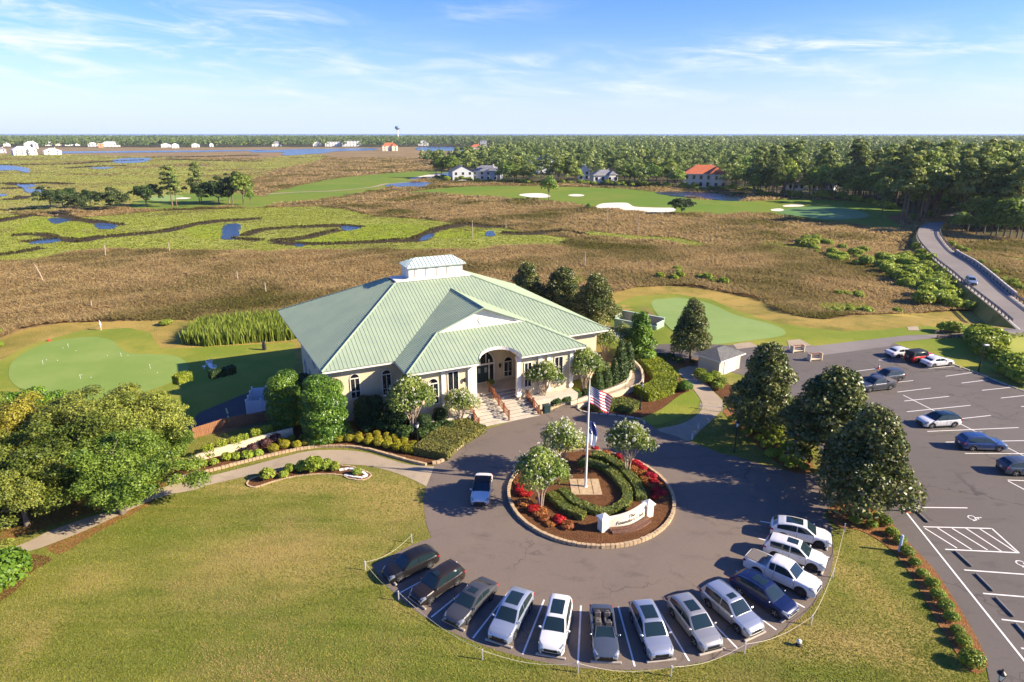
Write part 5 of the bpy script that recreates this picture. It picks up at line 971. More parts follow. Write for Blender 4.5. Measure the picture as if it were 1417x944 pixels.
# --- hedges grown along a line
def hedge(name, label, line_, w, h, lm, n, seed, size=.16, cat='hedge', closed=False, core=None):
    p = smooth_poly(line_, 4, closed); p = p + ([p[0]] if closed else []); g = np.random.default_rng(seed)
    seg = np.array([(q.x, q.y) for q in p]); L_ = np.r_[0, np.cumsum(np.linalg.norm(np.diff(seg, axis=0), axis=1))]; t = g.random(n) * L_[-1]
    x = np.interp(t, L_, seg[:, 0]); y = np.interp(t, L_, seg[:, 1]); dx = np.interp(t + .1, L_, seg[:, 0]) - np.interp(t - .1, L_, seg[:, 0]); dy = np.interp(t + .1, L_, seg[:, 1]) - np.interp(t - .1, L_, seg[:, 1]); q = np.hypot(dx, dy) + 1e-9; nx, ny = -dy / q, dx / q
    per = g.random(n) * (2 * h + w); side = np.where(per < h, -1, np.where(per > h + w, 1, 0)); off = np.where(side == 0, (per - h - w / 2), side * w / 2); zz = np.where(side == -1, per, np.where(side == 1, 2 * h + w - per, h)); dep = g.random(n) ** 2 * .12
    off = off * (1 - dep * (side != 0)) + g.normal(0, .03, n); zz = zz - dep * (side == 0) + g.normal(0, .03, n) + .06 * np.sin(t * 2.1)
    tx, ty = dx / q, dy / q; ne = int(n * min(.3, 2 * w * h / ((2 * h + w) * L_[-1] + 2 * w * h)))
    if not closed and ne:
        en_ = np.arange(ne) % 2; t[:ne] = np.where(en_ == 0, 0, L_[-1]); e_ = np.where(en_ == 0, 1, len(seg) - 2); q0 = np.where(en_ == 0, 0, len(seg) - 1); vx = seg[q0, 0] - seg[e_, 0]; vy = seg[q0, 1] - seg[e_, 1]; ql = np.hypot(vx, vy); vx /= ql; vy /= ql
        x[:ne] = seg[q0, 0] + vx * .04; y[:ne] = seg[q0, 1] + vy * .04; nx[:ne] = vy; ny[:ne] = -vx; off[:ne] = g.uniform(-w / 2, w / 2, ne); zz[:ne] = g.uniform(0, h, ne); side[:ne] = 2; tx[:ne] = vx; ty[:ne] = vy
    c = np.stack([x + nx * off, y + ny * off, zz], 1); nrm = np.stack([np.where(side == 2, tx, nx * side), np.where(side == 2, ty, ny * side), (side == 0) * 1.0], 1) + g.normal(0, .5, (n, 3)); nrm /= np.linalg.norm(nrm, axis=1)[:, None]
    tt = np.cross(nrm, g.normal(size=(n, 3))); tt /= np.linalg.norm(tt, axis=1)[:, None]; s = np.cross(nrm, tt); sz = size * (.6 + .8 * g.random(n))[:, None]
    v = np.stack([c - tt * sz * .5, c + s * sz * .32, c + tt * sz * .5, c - s * sz * .32], 1).reshape(-1, 3)
    cl = .5 + .3 * np.sin(t * 1.7 + 1) * np.sin(t * .7)
    o = obj(name, np_mesh(name, v, np.arange(4 * n).reshape(-1, 4), lm, np.clip(cl * .6 + g.normal(.2, .22, n), 0, 1)), label=label, cat=cat)
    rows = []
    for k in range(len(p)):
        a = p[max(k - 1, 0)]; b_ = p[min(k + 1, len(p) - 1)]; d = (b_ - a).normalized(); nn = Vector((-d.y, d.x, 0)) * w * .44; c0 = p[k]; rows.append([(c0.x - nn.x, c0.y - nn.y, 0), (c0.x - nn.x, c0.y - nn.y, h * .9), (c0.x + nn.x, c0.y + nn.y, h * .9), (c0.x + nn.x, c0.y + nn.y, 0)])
    mb = MB(); mb.grid(rows); mb.add(rows[0], [(0, 1, 2, 3)]); mb.add(rows[-1], [(3, 2, 1, 0)]); mb.build('hedge_core', core or M_hcore, o); return o  # solid dark core added inside so the leaves are not seen through
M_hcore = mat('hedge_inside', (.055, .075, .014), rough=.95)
zh = lambda *p: [G(*q) for q in Zm(780, 490, 6.44, p)]
hedge('hedge', 'thick yellow green curved hedge between the access ramp and the side path', zh((740, 95), (800, 130), (850, 180), (900, 250), (880, 330), (780, 370), (690, 390)), 3.0, 1.0, L_yhedge, 15000, 201, .2)
hedge('hedge', 'low wide clipped hedge in front of the ramp wall beside the drive', zh((270, 500), (400, 478), (530, 478), (640, 510)), 2.2, .8, L_hedge, 9000, 202, .16)
hl = [G(*q) for q in Zm(440, 470, 5.246, [(800, 830), (890, 740), (990, 690), (1080, 640)])]
hedge('ground_cover', 'dense low juniper cover sloping beside the entrance stairs', [G(596, 634), G(614, 617), G(636, 603), G(654, 593)], 3.6, .85, L_ivy, 15000, 203, .17)
zi = lambda *p: [G(*q) for q in Zm(690, 480, 3.145, p)]
hedge('hedge', 'inner clipped hedge ring round the flagpole on the island', zi((345, 520), (425, 525), (500, 570), (555, 640), (555, 690), (500, 728), (420, 730), (330, 690), (275, 640)), .8, .62, L_hedge, 8000, 204, .13)
hedge('hedge', 'outer clipped hedge on the shaded side of the island', zi((405, 490), (480, 505), (560, 570), (605, 630), (620, 680)), .85, .7, L_hedge, 5000, 205, .13)
hedge('hedge', 'outer clipped hedge on the sunny side of the island', zi((225, 660), (280, 710), (330, 740), (370, 755)), .8, .65, L_hedge, 3800, 206, .13)
hedge('hedge', 'short clipped hedge beside the service yard lit at its top', z2((150, 305), (245, 262)), 1.1, 1.1, L_yhedge, 2500, 207, .16)
hedge('hedge', 'shaded dark hedge along the far side of the service yard', z2((395, 262), (570, 212)), 1.0, 1.0, L_dark, 2600, 208, .16)
for p, s in (((95, 620), .8), ((105, 655), .95), ((130, 655), .8), ((150, 725), 1.1), ((165, 715), .8), ((258, 770), 1.1), ((275, 765), .7), ((420, 455), .8), ((525, 490), .9), ((610, 530), .95), ((670, 580), .9), ((690, 640), .95), ((712, 650), .8), ((300, 440), .6), ((590, 520), 1.0), ((628, 545), .9), ((655, 575), 1.0), ((675, 605), 1.0), ((680, 665), .9), ((90, 640), .9)): shrub('red', 'red_flowers', 'clump of bright red flowers on the island mulch inside the stone edging', zi(p)[0] + Vector((0, 0, .12)), s, 'red flower clumps on the island', cat='flowers')
for p, s in (((110, 690), 1.1), ((125, 690), .9), ((180, 735), 1.2), ((200, 760), 1.0), ((225, 780), .9), ((300, 790), 1.1), ((580, 545), 1.2), ((620, 560), 1.1), ((640, 590), 1.1), ((660, 610), 1), ((470, 470), .9), ((370, 445), .9), ((85, 600), .8), ((700, 610), .7)): shrub('rust', 'bronze_plant', 'low rust coloured bedding plant on the island among the red flowers', zi(p)[0] + Vector((0, 0, .12)), s, 'rust bedding plants on the island', cat='plant')
# --- reeds by the clubhouse
reed_out = poly(Zm(0, 320, 3.374, [(850, 530), (900, 470), (960, 440), (1100, 425), (1300, 412), (1400, 420), (1410, 500), (1360, 510), (1100, 530), (960, 540)]))
def reeds():
    g = np.random.default_rng(77); xs = [p.x for p in reed_out]; ys = [p.y for p in reed_out]; n = 9000; x = g.uniform(min(xs), max(xs), n); y = g.uniform(min(ys), max(ys), n); k = pip(reed_out, x, y); x, y = x[k], y[k]; n = len(x); z = tz(x, y); h = g.uniform(1.3, 2.5, n); w = g.uniform(.05, .12, n); a = g.random(n) * 6.28; lx, ly = g.normal(0, .22, n), g.normal(0, .22, n)
    A = np.stack([x - np.cos(a) * w, y - np.sin(a) * w, z], 1); B = np.stack([x + np.cos(a) * w, y + np.sin(a) * w, z], 1); C = np.stack([x + lx * .4 + np.cos(a) * w * 1.4, y + ly * .4 + np.sin(a) * w * 1.4, z + h * .65], 1); D = np.stack([x + lx, y + ly, z + h], 1)
    v = np.stack([A, B, C, D], 1).reshape(-1, 3); obj('reed_bed', np_mesh('reed_bed', v, np.arange(n * 4).reshape(-1, 4), L_reed, np.clip(g.normal(.5, .25, n), 0, 1)), kind='stuff')
reeds()
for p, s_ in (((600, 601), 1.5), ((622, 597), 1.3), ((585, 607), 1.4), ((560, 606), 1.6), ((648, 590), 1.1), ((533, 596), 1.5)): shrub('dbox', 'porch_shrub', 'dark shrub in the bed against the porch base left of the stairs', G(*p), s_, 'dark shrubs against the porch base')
for p, s_ in (((768, 556), 1.1), ((782, 552), 1.3), ((795, 549), 1.2), ((815, 545), 1.0)): shrub('box', 'porch_shrub', 'green shrub under the crepe myrtles right of the stairs', G(*p), s_ * .8, 'green shrubs right of the stairs')
# --- short turf of the front lawn: nobody could count it
def turf():
    g = np.random.default_rng(88); V = []; LV = []
    n = 620000; d0 = g.random(n); y = 24 + (62 - 24) * d0 ** 1.25; x = (g.random(n) * 2 - 1) * (.93 * y + 7)
    k = pip(FRONT, x, y)
    for z_ in (DRIVE, LOT, PATH_L, PATH_K, BED_FRONT, BED_SIDE, BOXBED, LAWNBED, [p for p in YARD]): k &= ~pip(z_, x, y)
    x, y = x[k], y[k]; n = len(x); z = tz(x, y) + .03; h = g.uniform(.02, .055, n); w = g.uniform(.018, .045, n); a = g.random(n) * 6.28; lx, ly = g.normal(0, .05, n), g.normal(0, .05, n)
    c, s = np.cos(a) * w, np.sin(a) * w; A = np.stack([x - c, y - s, z], 1); B = np.stack([x + c, y + s, z], 1); C = np.stack([x + c * .5 + lx, y + s * .5 + ly, z + h], 1); D = np.stack([x - c * .5 + lx, y - s * .5 + ly, z + h], 1)
    v = np.stack([A, B, C, D], 1).reshape(-1, 3); patch = .45 + .16 * np.sin(x * .9 + 2 * np.sin(y * .23)) * np.sin(y * .8 + x * .1) + .24 * np.sin(y * 4.0 + x * .5 + .9 * np.sin(x * .13)) * (.5 + .5 * np.sin(x * .11 + y * .07)) + .14 * np.sin(y * .45 - x * .12)
    obj('lawn_turf', np_mesh('lawn_turf', v, np.arange(n * 4).reshape(-1, 4), leaf_mat('turf_blades', (.175, .215, .022), (.43, .41, .085), trans=.55, rough=.8, spec=.1, objvar=0, world_noise=((.46, .35, .13), .09, .50, .62)), np.clip(patch + g.normal(0, .2, n), 0, 1)), kind='stuff')
turf()
for x, y in ((1012, 584), (1025, 592), (1034, 601), (1046, 598), (1050, 611), (1062, 607), (1060, 621), (1072, 617), (1076, 631), (1086, 626), (1086, 641), (1096, 635), (1101, 646), (1108, 640), (1113, 651), (1040, 588), (1066, 633), (1029, 581), (1054, 600), (1092, 648)): shrub('lime', 'low_shrub', 'low yellow green shrub in the pine straw bed left of the middle magnolia', G(x, y), rnd.uniform(.8, 1.15), 'low shrubs in the pine straw bed')
for p, s_ in (((768, 562), .95), ((781, 558), 1.05), ((796, 553), 1.0), ((812, 550), .9)): shrub('dbox', 'porch_shrub', 'taller dark shrub in front of the porch wall right of the stairs', G(*p), s_ * 1.35, 'taller shrubs right of the stairs')
# ------------------------------------------------------------------ vehicles
def paint(name, c, metal=.0, rough=.28): return mat(name, c, rough=rough, metal=metal, spec=.5 if max(c) > .15 else .3, coat=.45 if max(c) > .15 else .15)
P_white = paint('white_paint', (.62, .60, .57)); P_black = paint('black_paint', (.012, .011, .011)); P_brown = paint('dark_brown_paint', (.028, .022, .020), .3); P_dgrey = paint('dark_grey_paint', (.09, .09, .095), .5); P_silver = paint('silver_paint', (.50, .51, .52), .7, .3); P_bsilver = paint('blue_silver_paint', (.40, .44, .50), .6, .3); P_navy = paint('navy_paint', (.008, .016, .065), .1); P_blue = paint('blue_paint', (.03, .07, .18), .4); P_slate = paint('slate_paint', (.10, .12, .15), .5); P_red = paint('red_paint', (.55, .02, .015)); P_tan = paint('champagne_paint', (.42, .40, .36), .6, .3)
M_cglass = mat('car_glass', (.012, .024, .028), rough=.06, spec=.6); M_tyre = mat('tyre_rubber', (.012, .012, .012), rough=.85); M_rim = mat('alloy_rim', (.45, .45, .46), rough=.3, metal=.8); M_rimd = mat('dark_rim', (.05, .05, .055), rough=.35, metal=.6)
M_plast = mat('black_plastic', (.014, .014, .015), rough=.6); M_head = mat('headlamp', (.20, .21, .225), rough=.12, spec=.8, coat=1); M_tail = mat('tail_lamp', (.30, .008, .008), rough=.15, coat=1); M_chrome = mat('chrome', (.65, .65, .66), rough=.15, metal=1); M_fab = mat('black_fabric_top', (.014, .014, .016), rough=.85); M_seat = mat('leather_seat', (.10, .09, .085), rough=.6); M_seat2 = mat('light_leather_seat', (.45, .43, .40), rough=.6); M_grill = mat('grille', (.02, .02, .022), rough=.35, metal=.3); M_plate = mat('number_plate', (.62, .62, .60), rough=.5); M_tonn = mat('tonneau_cover', (.14, .12, .10), rough=.8)
WH = {}
def wheel_mesh(r, w, rm):
    key = (round(r, 3), rm.name)
    if key in WH: return WH[key]
    m = MB(); m.lathe([(r * .62, -w / 2), (r * .93, -w / 2), (r, -w / 2 + .035), (r, w / 2 - .035), (r * .93, w / 2), (r * .62, w / 2)], 22); ty = m.mesh('tyre', M_tyre, 35); ty.transform(Matrix.Rotation(R(90), 4, 'X'))
    m = MB(); m.lathe([(r * .66, -w / 2 + .012), (r * .66, w / 2 - .01), (r * .60, w / 2 - .004), (r * .57, w / 2 - .05), (r * .12, w / 2 - .05)], 22)
    for k in range(5):
        a = k * 1.2566; m.add([(math.cos(a + s) * q, math.sin(a + s) * q, z) for q, z, s in ((r * .1, w / 2 + .002, -.5), (r * .1, w / 2 + .002, .5), (r * .62, w / 2 + .002, .13), (r * .62, w / 2 + .002, -.13))], [(0, 3, 2, 1), (0, 1, 2, 3)], 0)
    m.lathe([(.001, w / 2 + .006), (r * .16, w / 2 + .006), (r * .16, w / 2 - .05)], 12)
    ri = m.mesh('rim', [rm, M_plast], 35); ri.polygons.foreach_set('material_index', [1 if (abs(p.center.z - (w / 2 - .05)) < .004) else 0 for p in ri.polygons]); ri.transform(Matrix.Rotation(R(90), 4, 'X'))
    WH[key] = (ty, ri); return WH[key]
KINDS = {
 'suv': dict(L=4.65, W=1.88, H=1.68, wx=(1.40, -1.33), r=.36, top=[(-2.33, .92), (-2.25, 1.0), (-2.0, 1.05), (.9, 1.04), (1.1, 1.02), (1.75, .95), (2.1, .86), (2.26, .76), (2.33, .66)], cab=[(1.12, 1.0), (.30, 1.60), (.0, 1.655), (-.8, 1.67), (-1.5, 1.63), (-1.92, 1.57), (-2.26, 1.04)], belt=1.03, clad=True),
 'crossover': dict(L=4.7, W=1.9, H=1.64, wx=(1.42, -1.36), r=.365, top=[(-2.35, .90), (-2.26, 1.0), (-2.0, 1.06), (.9, 1.02), (1.15, 1.0), (1.8, .92), (2.14, .82), (2.30, .72), (2.35, .62)], cab=[(1.2, .98), (.35, 1.55), (.0, 1.61), (-.7, 1.635), (-1.35, 1.57), (-1.85, 1.45), (-2.28, 1.06)], belt=1.02, clad=True),
 'sedan': dict(L=4.85, W=1.85, H=1.44, wx=(1.45, -1.38), r=.335, top=[(-2.42, .80), (-2.36, .93), (-2.1, 1.0), (-1.7, 1.0), (.8, .95), (1.05, .93), (1.8, .85), (2.2, .76), (2.37, .67), (2.42, .58)], cab=[(1.12, .92), (.22, 1.37), (-.1, 1.42), (-.6, 1.435), (-1.1, 1.37), (-1.45, 1.25), (-1.95, .99)], belt=.94, clad=False),
 'coupe': dict(L=4.65, W=1.86, H=1.38, wx=(1.42, -1.33), r=.35, top=[(-2.32, .82), (-2.25, .93), (-2.0, .98), (-1.6, .97), (.8, .93), (1.0, .91), (1.75, .83), (2.1, .74), (2.27, .65), (2.32, .57)], cab=[(1.05, .90), (.15, 1.32), (-.15, 1.365), (-.6, 1.37), (-1.0, 1.30), (-1.3, 1.18), (-1.75, .97)], belt=.92, clad=False),
 'open': dict(L=4.5, W=1.84, H=1.3, wx=(1.35, -1.3), r=.34, top=[(-2.25, .80), (-2.18, .92), (-1.9, .97), (-1.45, .96), (.8, .93), (1.0, .91), (1.7, .83), (2.05, .74), (2.2, .65), (2.25, .57)], cab=None, belt=.92, clad=False),
 'pickup': dict(L=5.4, W=1.92, H=1.80, wx=(1.72, -1.55), r=.40, top=[(-2.70, 1.10), (-2.66, 1.18), (-1.0, 1.18), (-.9, 1.13), (1.1, 1.14), (1.35, 1.12), (2.1, 1.07), (2.5, 1.0), (2.65, .9), (2.70, .72)], cab=[(1.35, 1.10), (.62, 1.70), (.35, 1.77), (-.2, 1.79), (-.65, 1.76), (-.82, 1.70), (-.93, 1.14)], belt=1.13, clad=True),
 'jeep': dict(L=4.6, W=1.86, H=1.85, wx=(1.40, -1.30), r=.41, top=[(-2.05, 1.08), (-2.03, 1.14), (-1.0, 1.14), (.8, 1.14), (.95, 1.13), (1.6, 1.11), (2.0, 1.08), (2.1, 1.02), (2.14, .9)], cab=[(.82, 1.12), (.55, 1.74), (.4, 1.80), (-.6, 1.83), (-1.6, 1.81), (-1.98, 1.76), (-2.04, 1.14)], belt=1.14, clad=True)}
def car(name, label, kind, pm_, loc, head, group=None, roof=None, sunroof=None, rails=False, rim=M_rim, s=1.0, seat=M_seat, cat='car', black_roof=False, cladding=None):
    K = KINDS[kind]; L, W, r = K['L'], K['W'], K['r']; hw = W / 2
    t = thing(name, label, cat, loc, head, group); t.scale = (s * .91, s * .85, s * .89)
    topx = [q[0] for q in K['top']]; topz = [q[1] for q in K['top']]
    xmax, xmin = max(topx), min(topx)
    zt = lambda x: float(np.interp(x, topx, topz))
    def w(x):
        e = .55; f = max(0, (x - (xmax - e)) / e) if x > 0 else max(0, ((xmin + e) - x) / e)
        return hw * (1 - (.20 if kind != 'jeep' else .06) * f ** 2.4)
    def zb(x):
        b = .24 + .05 * max(0, (abs(x) - (L / 2 - .5)) / .5)
        for c in K['wx']:
            d = abs(x - c); ra = r + .055
            if d < ra: b = max(b, r - .02 + math.sqrt(max(0, ra * ra - d * d)) * .98)
        return b
    xs = set(topx)
    for c in K['wx']:
        ra = r + .055
        for k in range(-7, 8): xs.add(round(c + ra * math.sin(k / 7 * math.pi / 2) * 1.0, 4))
        xs.add(c + ra + .004); xs.add(c - ra - .004)
    for x in np.linspace(xmin, xmax, 26): xs.add(round(float(x), 4))
    xs = sorted(x for x in xs if xmin <= x <= xmax)
    bed = (lambda x: kind == 'pickup' and -2.58 < x < -1.02); cock = (lambda x: kind == 'open' and -1.35 < x < .72)
    def sect(x):
        z1, z0, q = zt(x), zb(x), w(x); zs = z1 - .10; hh = zs - z0
        inner = [(q * .90, z1 - .015), (q * .60, z1 + .02), (0, z1 + .035)]
        if bed(x): inner = [(q * .93, z1), (q * .84, z1), (q * .83, .78), (0, .78)]
        elif kind == 'pickup': inner = [(q * .90, z1 - .015), (q * .84, z1 + .0), (q * .60, z1 + .02), (0, z1 + .035)]
        elif cock(x): inner = [(q * .90, z1 - .01), (q * .80, z1 - .01), (q * .78, .48), (0, .48)]
        elif kind == 'open': inner = [(q * .90, z1 - .015), (q * .80, z1), (q * .6, z1 + .02), (0, z1 + .035)]
        h = [(q * .93, z0), (q * .985, z0 + .1 * hh), (q, z0 + .5 * hh), (q * .992, z0 + .72 * hh), (q * .975, zs)] + inner
        return [(x, y, z) for y, z in h] + [(x, -y, z) for y, z in h[-2::-1]]
    m = MB(); rows = [sect(x) for x in xs]; m.grid(rows[::-1]); n = len(rows[0])
    m.add(rows[-1], [tuple(range(n))]); m.add(rows[0], [tuple(range(n - 1, -1, -1))])
    m.box((0, 0, .42), (L * .9, W * .72, .36), 1)
    for c in K['wx']:
        for sg in (-1, 1): m.box((c, sg * (hw - .33), .5), (2 * r + .06, .22, .55), 1)
    if K['cab']:
        cx = [q[0] for q in K['cab']][::-1]; cz = [q[1] for q in K['cab']][::-1]; belt = K['belt']; tum = .30 if kind not in ('jeep',) else .08
        zr = lambda x: float(np.interp(x, cx, cz))
        def wy(x, z): 
            e = max(0, (abs(x + .4) - 1.1)) * .06
            return hw * .945 - e - max(0, z - belt) * tum
        def csec(x):
            z = zr(x); zz = max(z, zt(x) - .02); a = wy(x, zz - .06); h = [(wy(x, belt - .06), belt - .08), (a, max(zz - .06, belt - .07)), (a - .10, zz), (a * .5, zz + .022), (0, zz + .03)]
            return [(x, y, q) for y, q in h] + [(x, -y, q) for y, q in h[-2::-1]]
        cs = sorted(set(cx) | set(np.round(np.linspace(min(cx), max(cx), 14), 3))); rr = [csec(x) for x in cs]
        m.grid(rr[::-1], 2)
        m.add(rr[0], [tuple(range(len(rr[0]) - 1, -1, -1))], 2)
    body = m.build('body', [pm_, M_plast, roof or pm_], t, smooth=38)
    if kind == 'open':                                           # cabin of the open car
        for sx, sy in ((-.05, .38), (-.05, -.38), (-.95, .34), (-.95, -.34)):
            b = MB(); b.box((sx, sy, .62), (.5, .48, .2), bev=.06); b.box((sx - .27, sy, .86), (.14, .46, .55), bev=.05); b.box((sx - .30, sy, 1.17), (.09, .24, .16), bev=.03); b.build('seat', seat, t)
        b = MB(); b.box((.62, 0, .86), (.22, 1.4, .16), bev=.05); b.build('dashboard', M_plast, t)
        b = MB(); pts = [(.42 + .08 * math.cos(a) * .3, .38 + .17 * math.cos(a), .90 + .17 * math.sin(a)) for a in np.linspace(0, 2 * math.pi, 13)]; b.tube(pts, .015, 5); b.build('steering_wheel', M_plast, t)
        b = MB(); A = [(.95, -.72, .92), (.32, -.58, 1.30), (.32, .58, 1.30), (.95, .72, .92)]; b.tube(A, .028, 6); wf = b.build('windscreen_frame', pm_, t)
        b = MB(); b.add([(.93, -.68, .93), (.93, .68, .93), (.34, .56, 1.28), (.34, -.56, 1.28)], [(0, 1, 2, 3), (3, 2, 1, 0)]); b.build('windscreen', M_cglass, wf)
        b = MB(); b.box((-1.5, 0, .99), (.42, 1.3, .06), bev=.02); b.build('folded_roof', M_fab, t)
    else:
        def patch(pname, x0, x1, f=.9, nx=5, lift=.012, mt=M_cglass, y0=None):
            b = MB(); rws = []
            for x in np.linspace(x0, x1, nx):
                sct = csec(x); a = sct[2][1]; ky = [q[1] for q in sct[4::-1]]; kz = [q[2] for q in sct[4::-1]]; ky, kz = zip(*sorted(zip(ky, kz)))
                rws.append([(x, y * a * f, float(np.interp(abs(y) * a * f, ky, kz)) + lift) for y in (1, .75, .5, .25, 0, -.25, -.5, -.75, -1)])
            b.grid(rws); o = b.build(pname, mt, t, smooth=60); return o
        C = K['cab']; xa, xb, xr, xe = C[0][0], C[1][0], C[-2][0], C[-1][0]
        dx = .05
        patch('windscreen', xb + .06, xa - .05, .97); patch('rear_window', xe + .10 if kind not in ('pickup', 'jeep') else xe + .03, xr - .05 if kind in ('sedan', 'coupe') else xr - .03, .92)
        for sg in (-1, 1):
            for nm, x0, x1 in (('side_window', xa - .30, -.30), ('side_window', -.37, max(xe + (.42 if kind not in ('sedan', 'coupe') else .5), -1.2 if kind in ('sedan', 'coupe') else -9))):
                if kind == 'pickup': x1 = -.28 if x0 > 0 else -.72; x0 = x0 if x0 > 0 else -.34
                b = MB(); rws = []
                for x in np.linspace(x0, x1, 8):
                    zu = zr(x) - .11; zl = belt + .025; zu = max(zu, zl + .01)
                    rws.append([(x, sg * (wy(x, z) + .007), z) for z in (zl, (zl + zu) / 2, zu)])
                b.grid(rws if sg > 0 else rws[::-1]); b.build(nm, M_cglass, t)
        if sunroof: patch('sunroof', sunroof[0], sunroof[1], sunroof[2] if len(sunroof) > 2 else .72, 4, .014)
        if rails:
            for sg in (-1, 1): b = MB(); b.tube([(x, sg * (wy(x, zr(x)) - .02), zr(x) + .035) for x in np.linspace(xb - .15, xr + .1, 7)], .022, 6); b.build('roof_rail', M_chrome if pm_ not in (P_black, P_brown) else M_plast, t)
    nz = zt(xmax - .1)
    for sg in (-1, 1):
        b = MB(); rws = []
        for x in np.linspace(xmax - .44, xmax - .005, 6):
            z1, q = zt(x), w(x) + .008; zs = z1 - .10; k_ = (x - xmax + .44) / .44; rws.append([(x, sg * q * (1.0 - .0 * k_), zs - .04 - .05 * k_), (x, sg * q * .985, zs + .012), (x, sg * q * (.92 - .10 * k_), z1 + .0), (x, sg * q * (.86 - .24 * k_), z1 + .016)])
        l_ = rws[-1]; rws.append([(xmax + .014, p[1] * (.99 if n_ < 2 else .97), p[2] - (.0, .02, .05, .06)[n_]) for n_, p in enumerate(l_)]); rws.append([(xmax + .014, p[1] * .97, p[2] - .13) for p in l_])
        b.grid(rws if sg > 0 else rws[::-1]); b.build('headlight', M_head, t)
        b = MB(); b.box((xmax - .02, sg * hw * .58, .40), (.09, .26, .10), bev=.02); b.build('fog_lamp', M_grill, t)
        for xs_ in ((K['wx'][0] - r - .13), -.33, K['wx'][1] + r + .17):
            b = MB(); b.box((xs_, sg * (hw * .992 + .004), (K['belt'] + .36) / 2), (.020, .012, K['belt'] - .56)); b.build('door_gap', M_plast, t)
        if K['clad'] and kind != 'jeep':
            for c in K['wx']: b = MB(); b.tube([(c + (r + .055) * math.cos(a), sg * (hw * .99), r - .02 + (r + .055) * math.sin(a)) for a in np.linspace(.05, math.pi - .05, 11)], .032, 5); b.build('wheel_arch_trim', M_plast, t)
        b = MB(); zt_ = K['belt'] - .10; b.box((xmin + .10, sg * hw * .78, zt_ - .06), (.24, hw * .34, .16), bev=.03); b.build('tail_light', M_tail, t)
        b = MB(); xm = (K['cab'][0][0] if K['cab'] else .95) - .22; b.box((xm, sg * (hw + .10), K['belt'] + .06), (.12, .20, .13), bev=.035); b.tube([(xm, sg * (hw - .06), K['belt'] - .02), (xm, sg * (hw + .05), K['belt'] + .03)], .025, 5); b.build('mirror', pm_ if kind != 'jeep' else M_plast, t)
        for c in K['wx']:
            ty, ri = wheel_mesh(r, .23, rim); wo = obj('wheel', ty, t); wo.location = (c, sg * (hw - .125), r); wo.rotation_euler = (0, 0, 0 if sg < 0 else math.pi); wo.rotation_euler = (0, 0, math.pi if sg > 0 else 0); obj('rim', ri, wo)
        for q in (0,):
            b = MB(); b.box((.45, sg * (hw * .985 + .008), K['belt'] - .17), (.16, .02, .025)); b.build('door_handle', M_chrome, t); b = MB(); b.box((-.55, sg * (hw * .985 + .008), K['belt'] - .17), (.16, .02, .025)); b.build('door_handle', M_chrome, t)
    b = MB(); b.box((xmax - .005, 0, nz - .19), (.07, W * .50, .22), bev=.02); b.box((xmax - .03, 0, .36), (.11, W * .68, .16), bev=.03); b.build('grille', M_grill, t)
    b = MB(); b.box((xmax + .015, 0, nz - .10), (.03, W * .30, .03)); b.build('grille_trim', M_chrome, t)
    b = MB(); b.box((xmin - .012, 0, .72), (.02, .34, .17)); b.build('number_plate', M_plate, t)
    b = MB(); b.box((xmin + .02, 0, .38), (.14, W * .74, .2), bev=.04); b.build('rear_bumper', M_plast, t)
    if K['clad']:
        for sg in (-1, 1): b = MB(); b.box(((K['wx'][0] + K['wx'][1]) / 2, sg * (hw - .03), .29), (K['wx'][0] - K['wx'][1] - 2 * r - .1, .08, .14), bev=.03); b.build('sill_cladding', M_plast, t)
    if kind == 'pickup':
        b = MB(); b.box((-2.0, 0, 1.20), (1.15, W * .84, .045), bev=.015); b.build('tonneau_cover', M_tonn, t)
    if kind == 'jeep':
        ty, ri = wheel_mesh(r, .26, rim); wo = obj('spare_wheel', ty, t); wo.location = (xmin - .16, 0, 1.0); wo.rotation_euler = (0, 0, -math.pi / 2); obj('rim', ri, wo)
        for sg in (-1, 1):
            for c in K['wx']: b = MB(); b.tube([(c + (r + .1) * math.cos(a), sg * (hw + .04), r + (r + .1) * math.sin(a)) for a in np.linspace(.25, math.pi - .25, 9)], .07, 6); b.build('fender_flare', M_plast, t)
    return t
def stall(i, name, label, kind, pm_, out=16.7, da=0.0, **kw):
    """car in stall i, nose outwards"""
    a = base + sp * (i + .5) + R(da); loc = CC + Vector((math.cos(a), math.sin(a), 0)) * (out + .22); loc.z = drive_z; return car(name, label, kind, pm_, loc, a, 'cars parked round the turning circle', **kw)
stall(-5, 'suv', 'black suv at the dark left end of the curved row', 'crossover', P_black, 16.9, 0, rim=M_rim, s=.93)
stall(-4, 'suv', 'dark brown suv second from the left end of the curved row', 'suv', P_brown, 16.7, 0, sunroof=(-.1, .3, .5), s=.94)
stall(-3, 'sedan_car', 'dark grey sedan with a sunroof between the brown suv and blue silver suv', 'sedan', P_dgrey, 16.6, 0, sunroof=(-.5, .05, .55), s=.97)
stall(-2, 'suv', 'blue silver suv with a wide dark grille and glass roof', 'crossover', P_bsilver, 16.5, 0, sunroof=(-1.2, .1, .8))
stall(-1, 'suv', 'white suv with full glass roof between blue silver suv and open convertible', 'suv', P_white, 16.5, 0, sunroof=(-1.3, .1, .75))
stall(0, 'convertible', 'slate grey convertible with its roof folded down', 'open', P_slate, 16.6, 0)
stall(1, 'suv', 'silver suv parked right of the open convertible', 'crossover', P_silver, 16.5, 0, sunroof=(-1.1, .15, .78))
stall(2, 'suv', 'champagne silver suv with a twin pane sunroof and front chrome', 'crossover', P_tan, 16.5, 0, sunroof=(-.9, .1, .66))
stall(3, 'suv', 'silver suv with roof rails and a small sunroof beside the navy suv', 'suv', P_silver, 16.5, 0, sunroof=(-.35, .12, .55), rails=True)
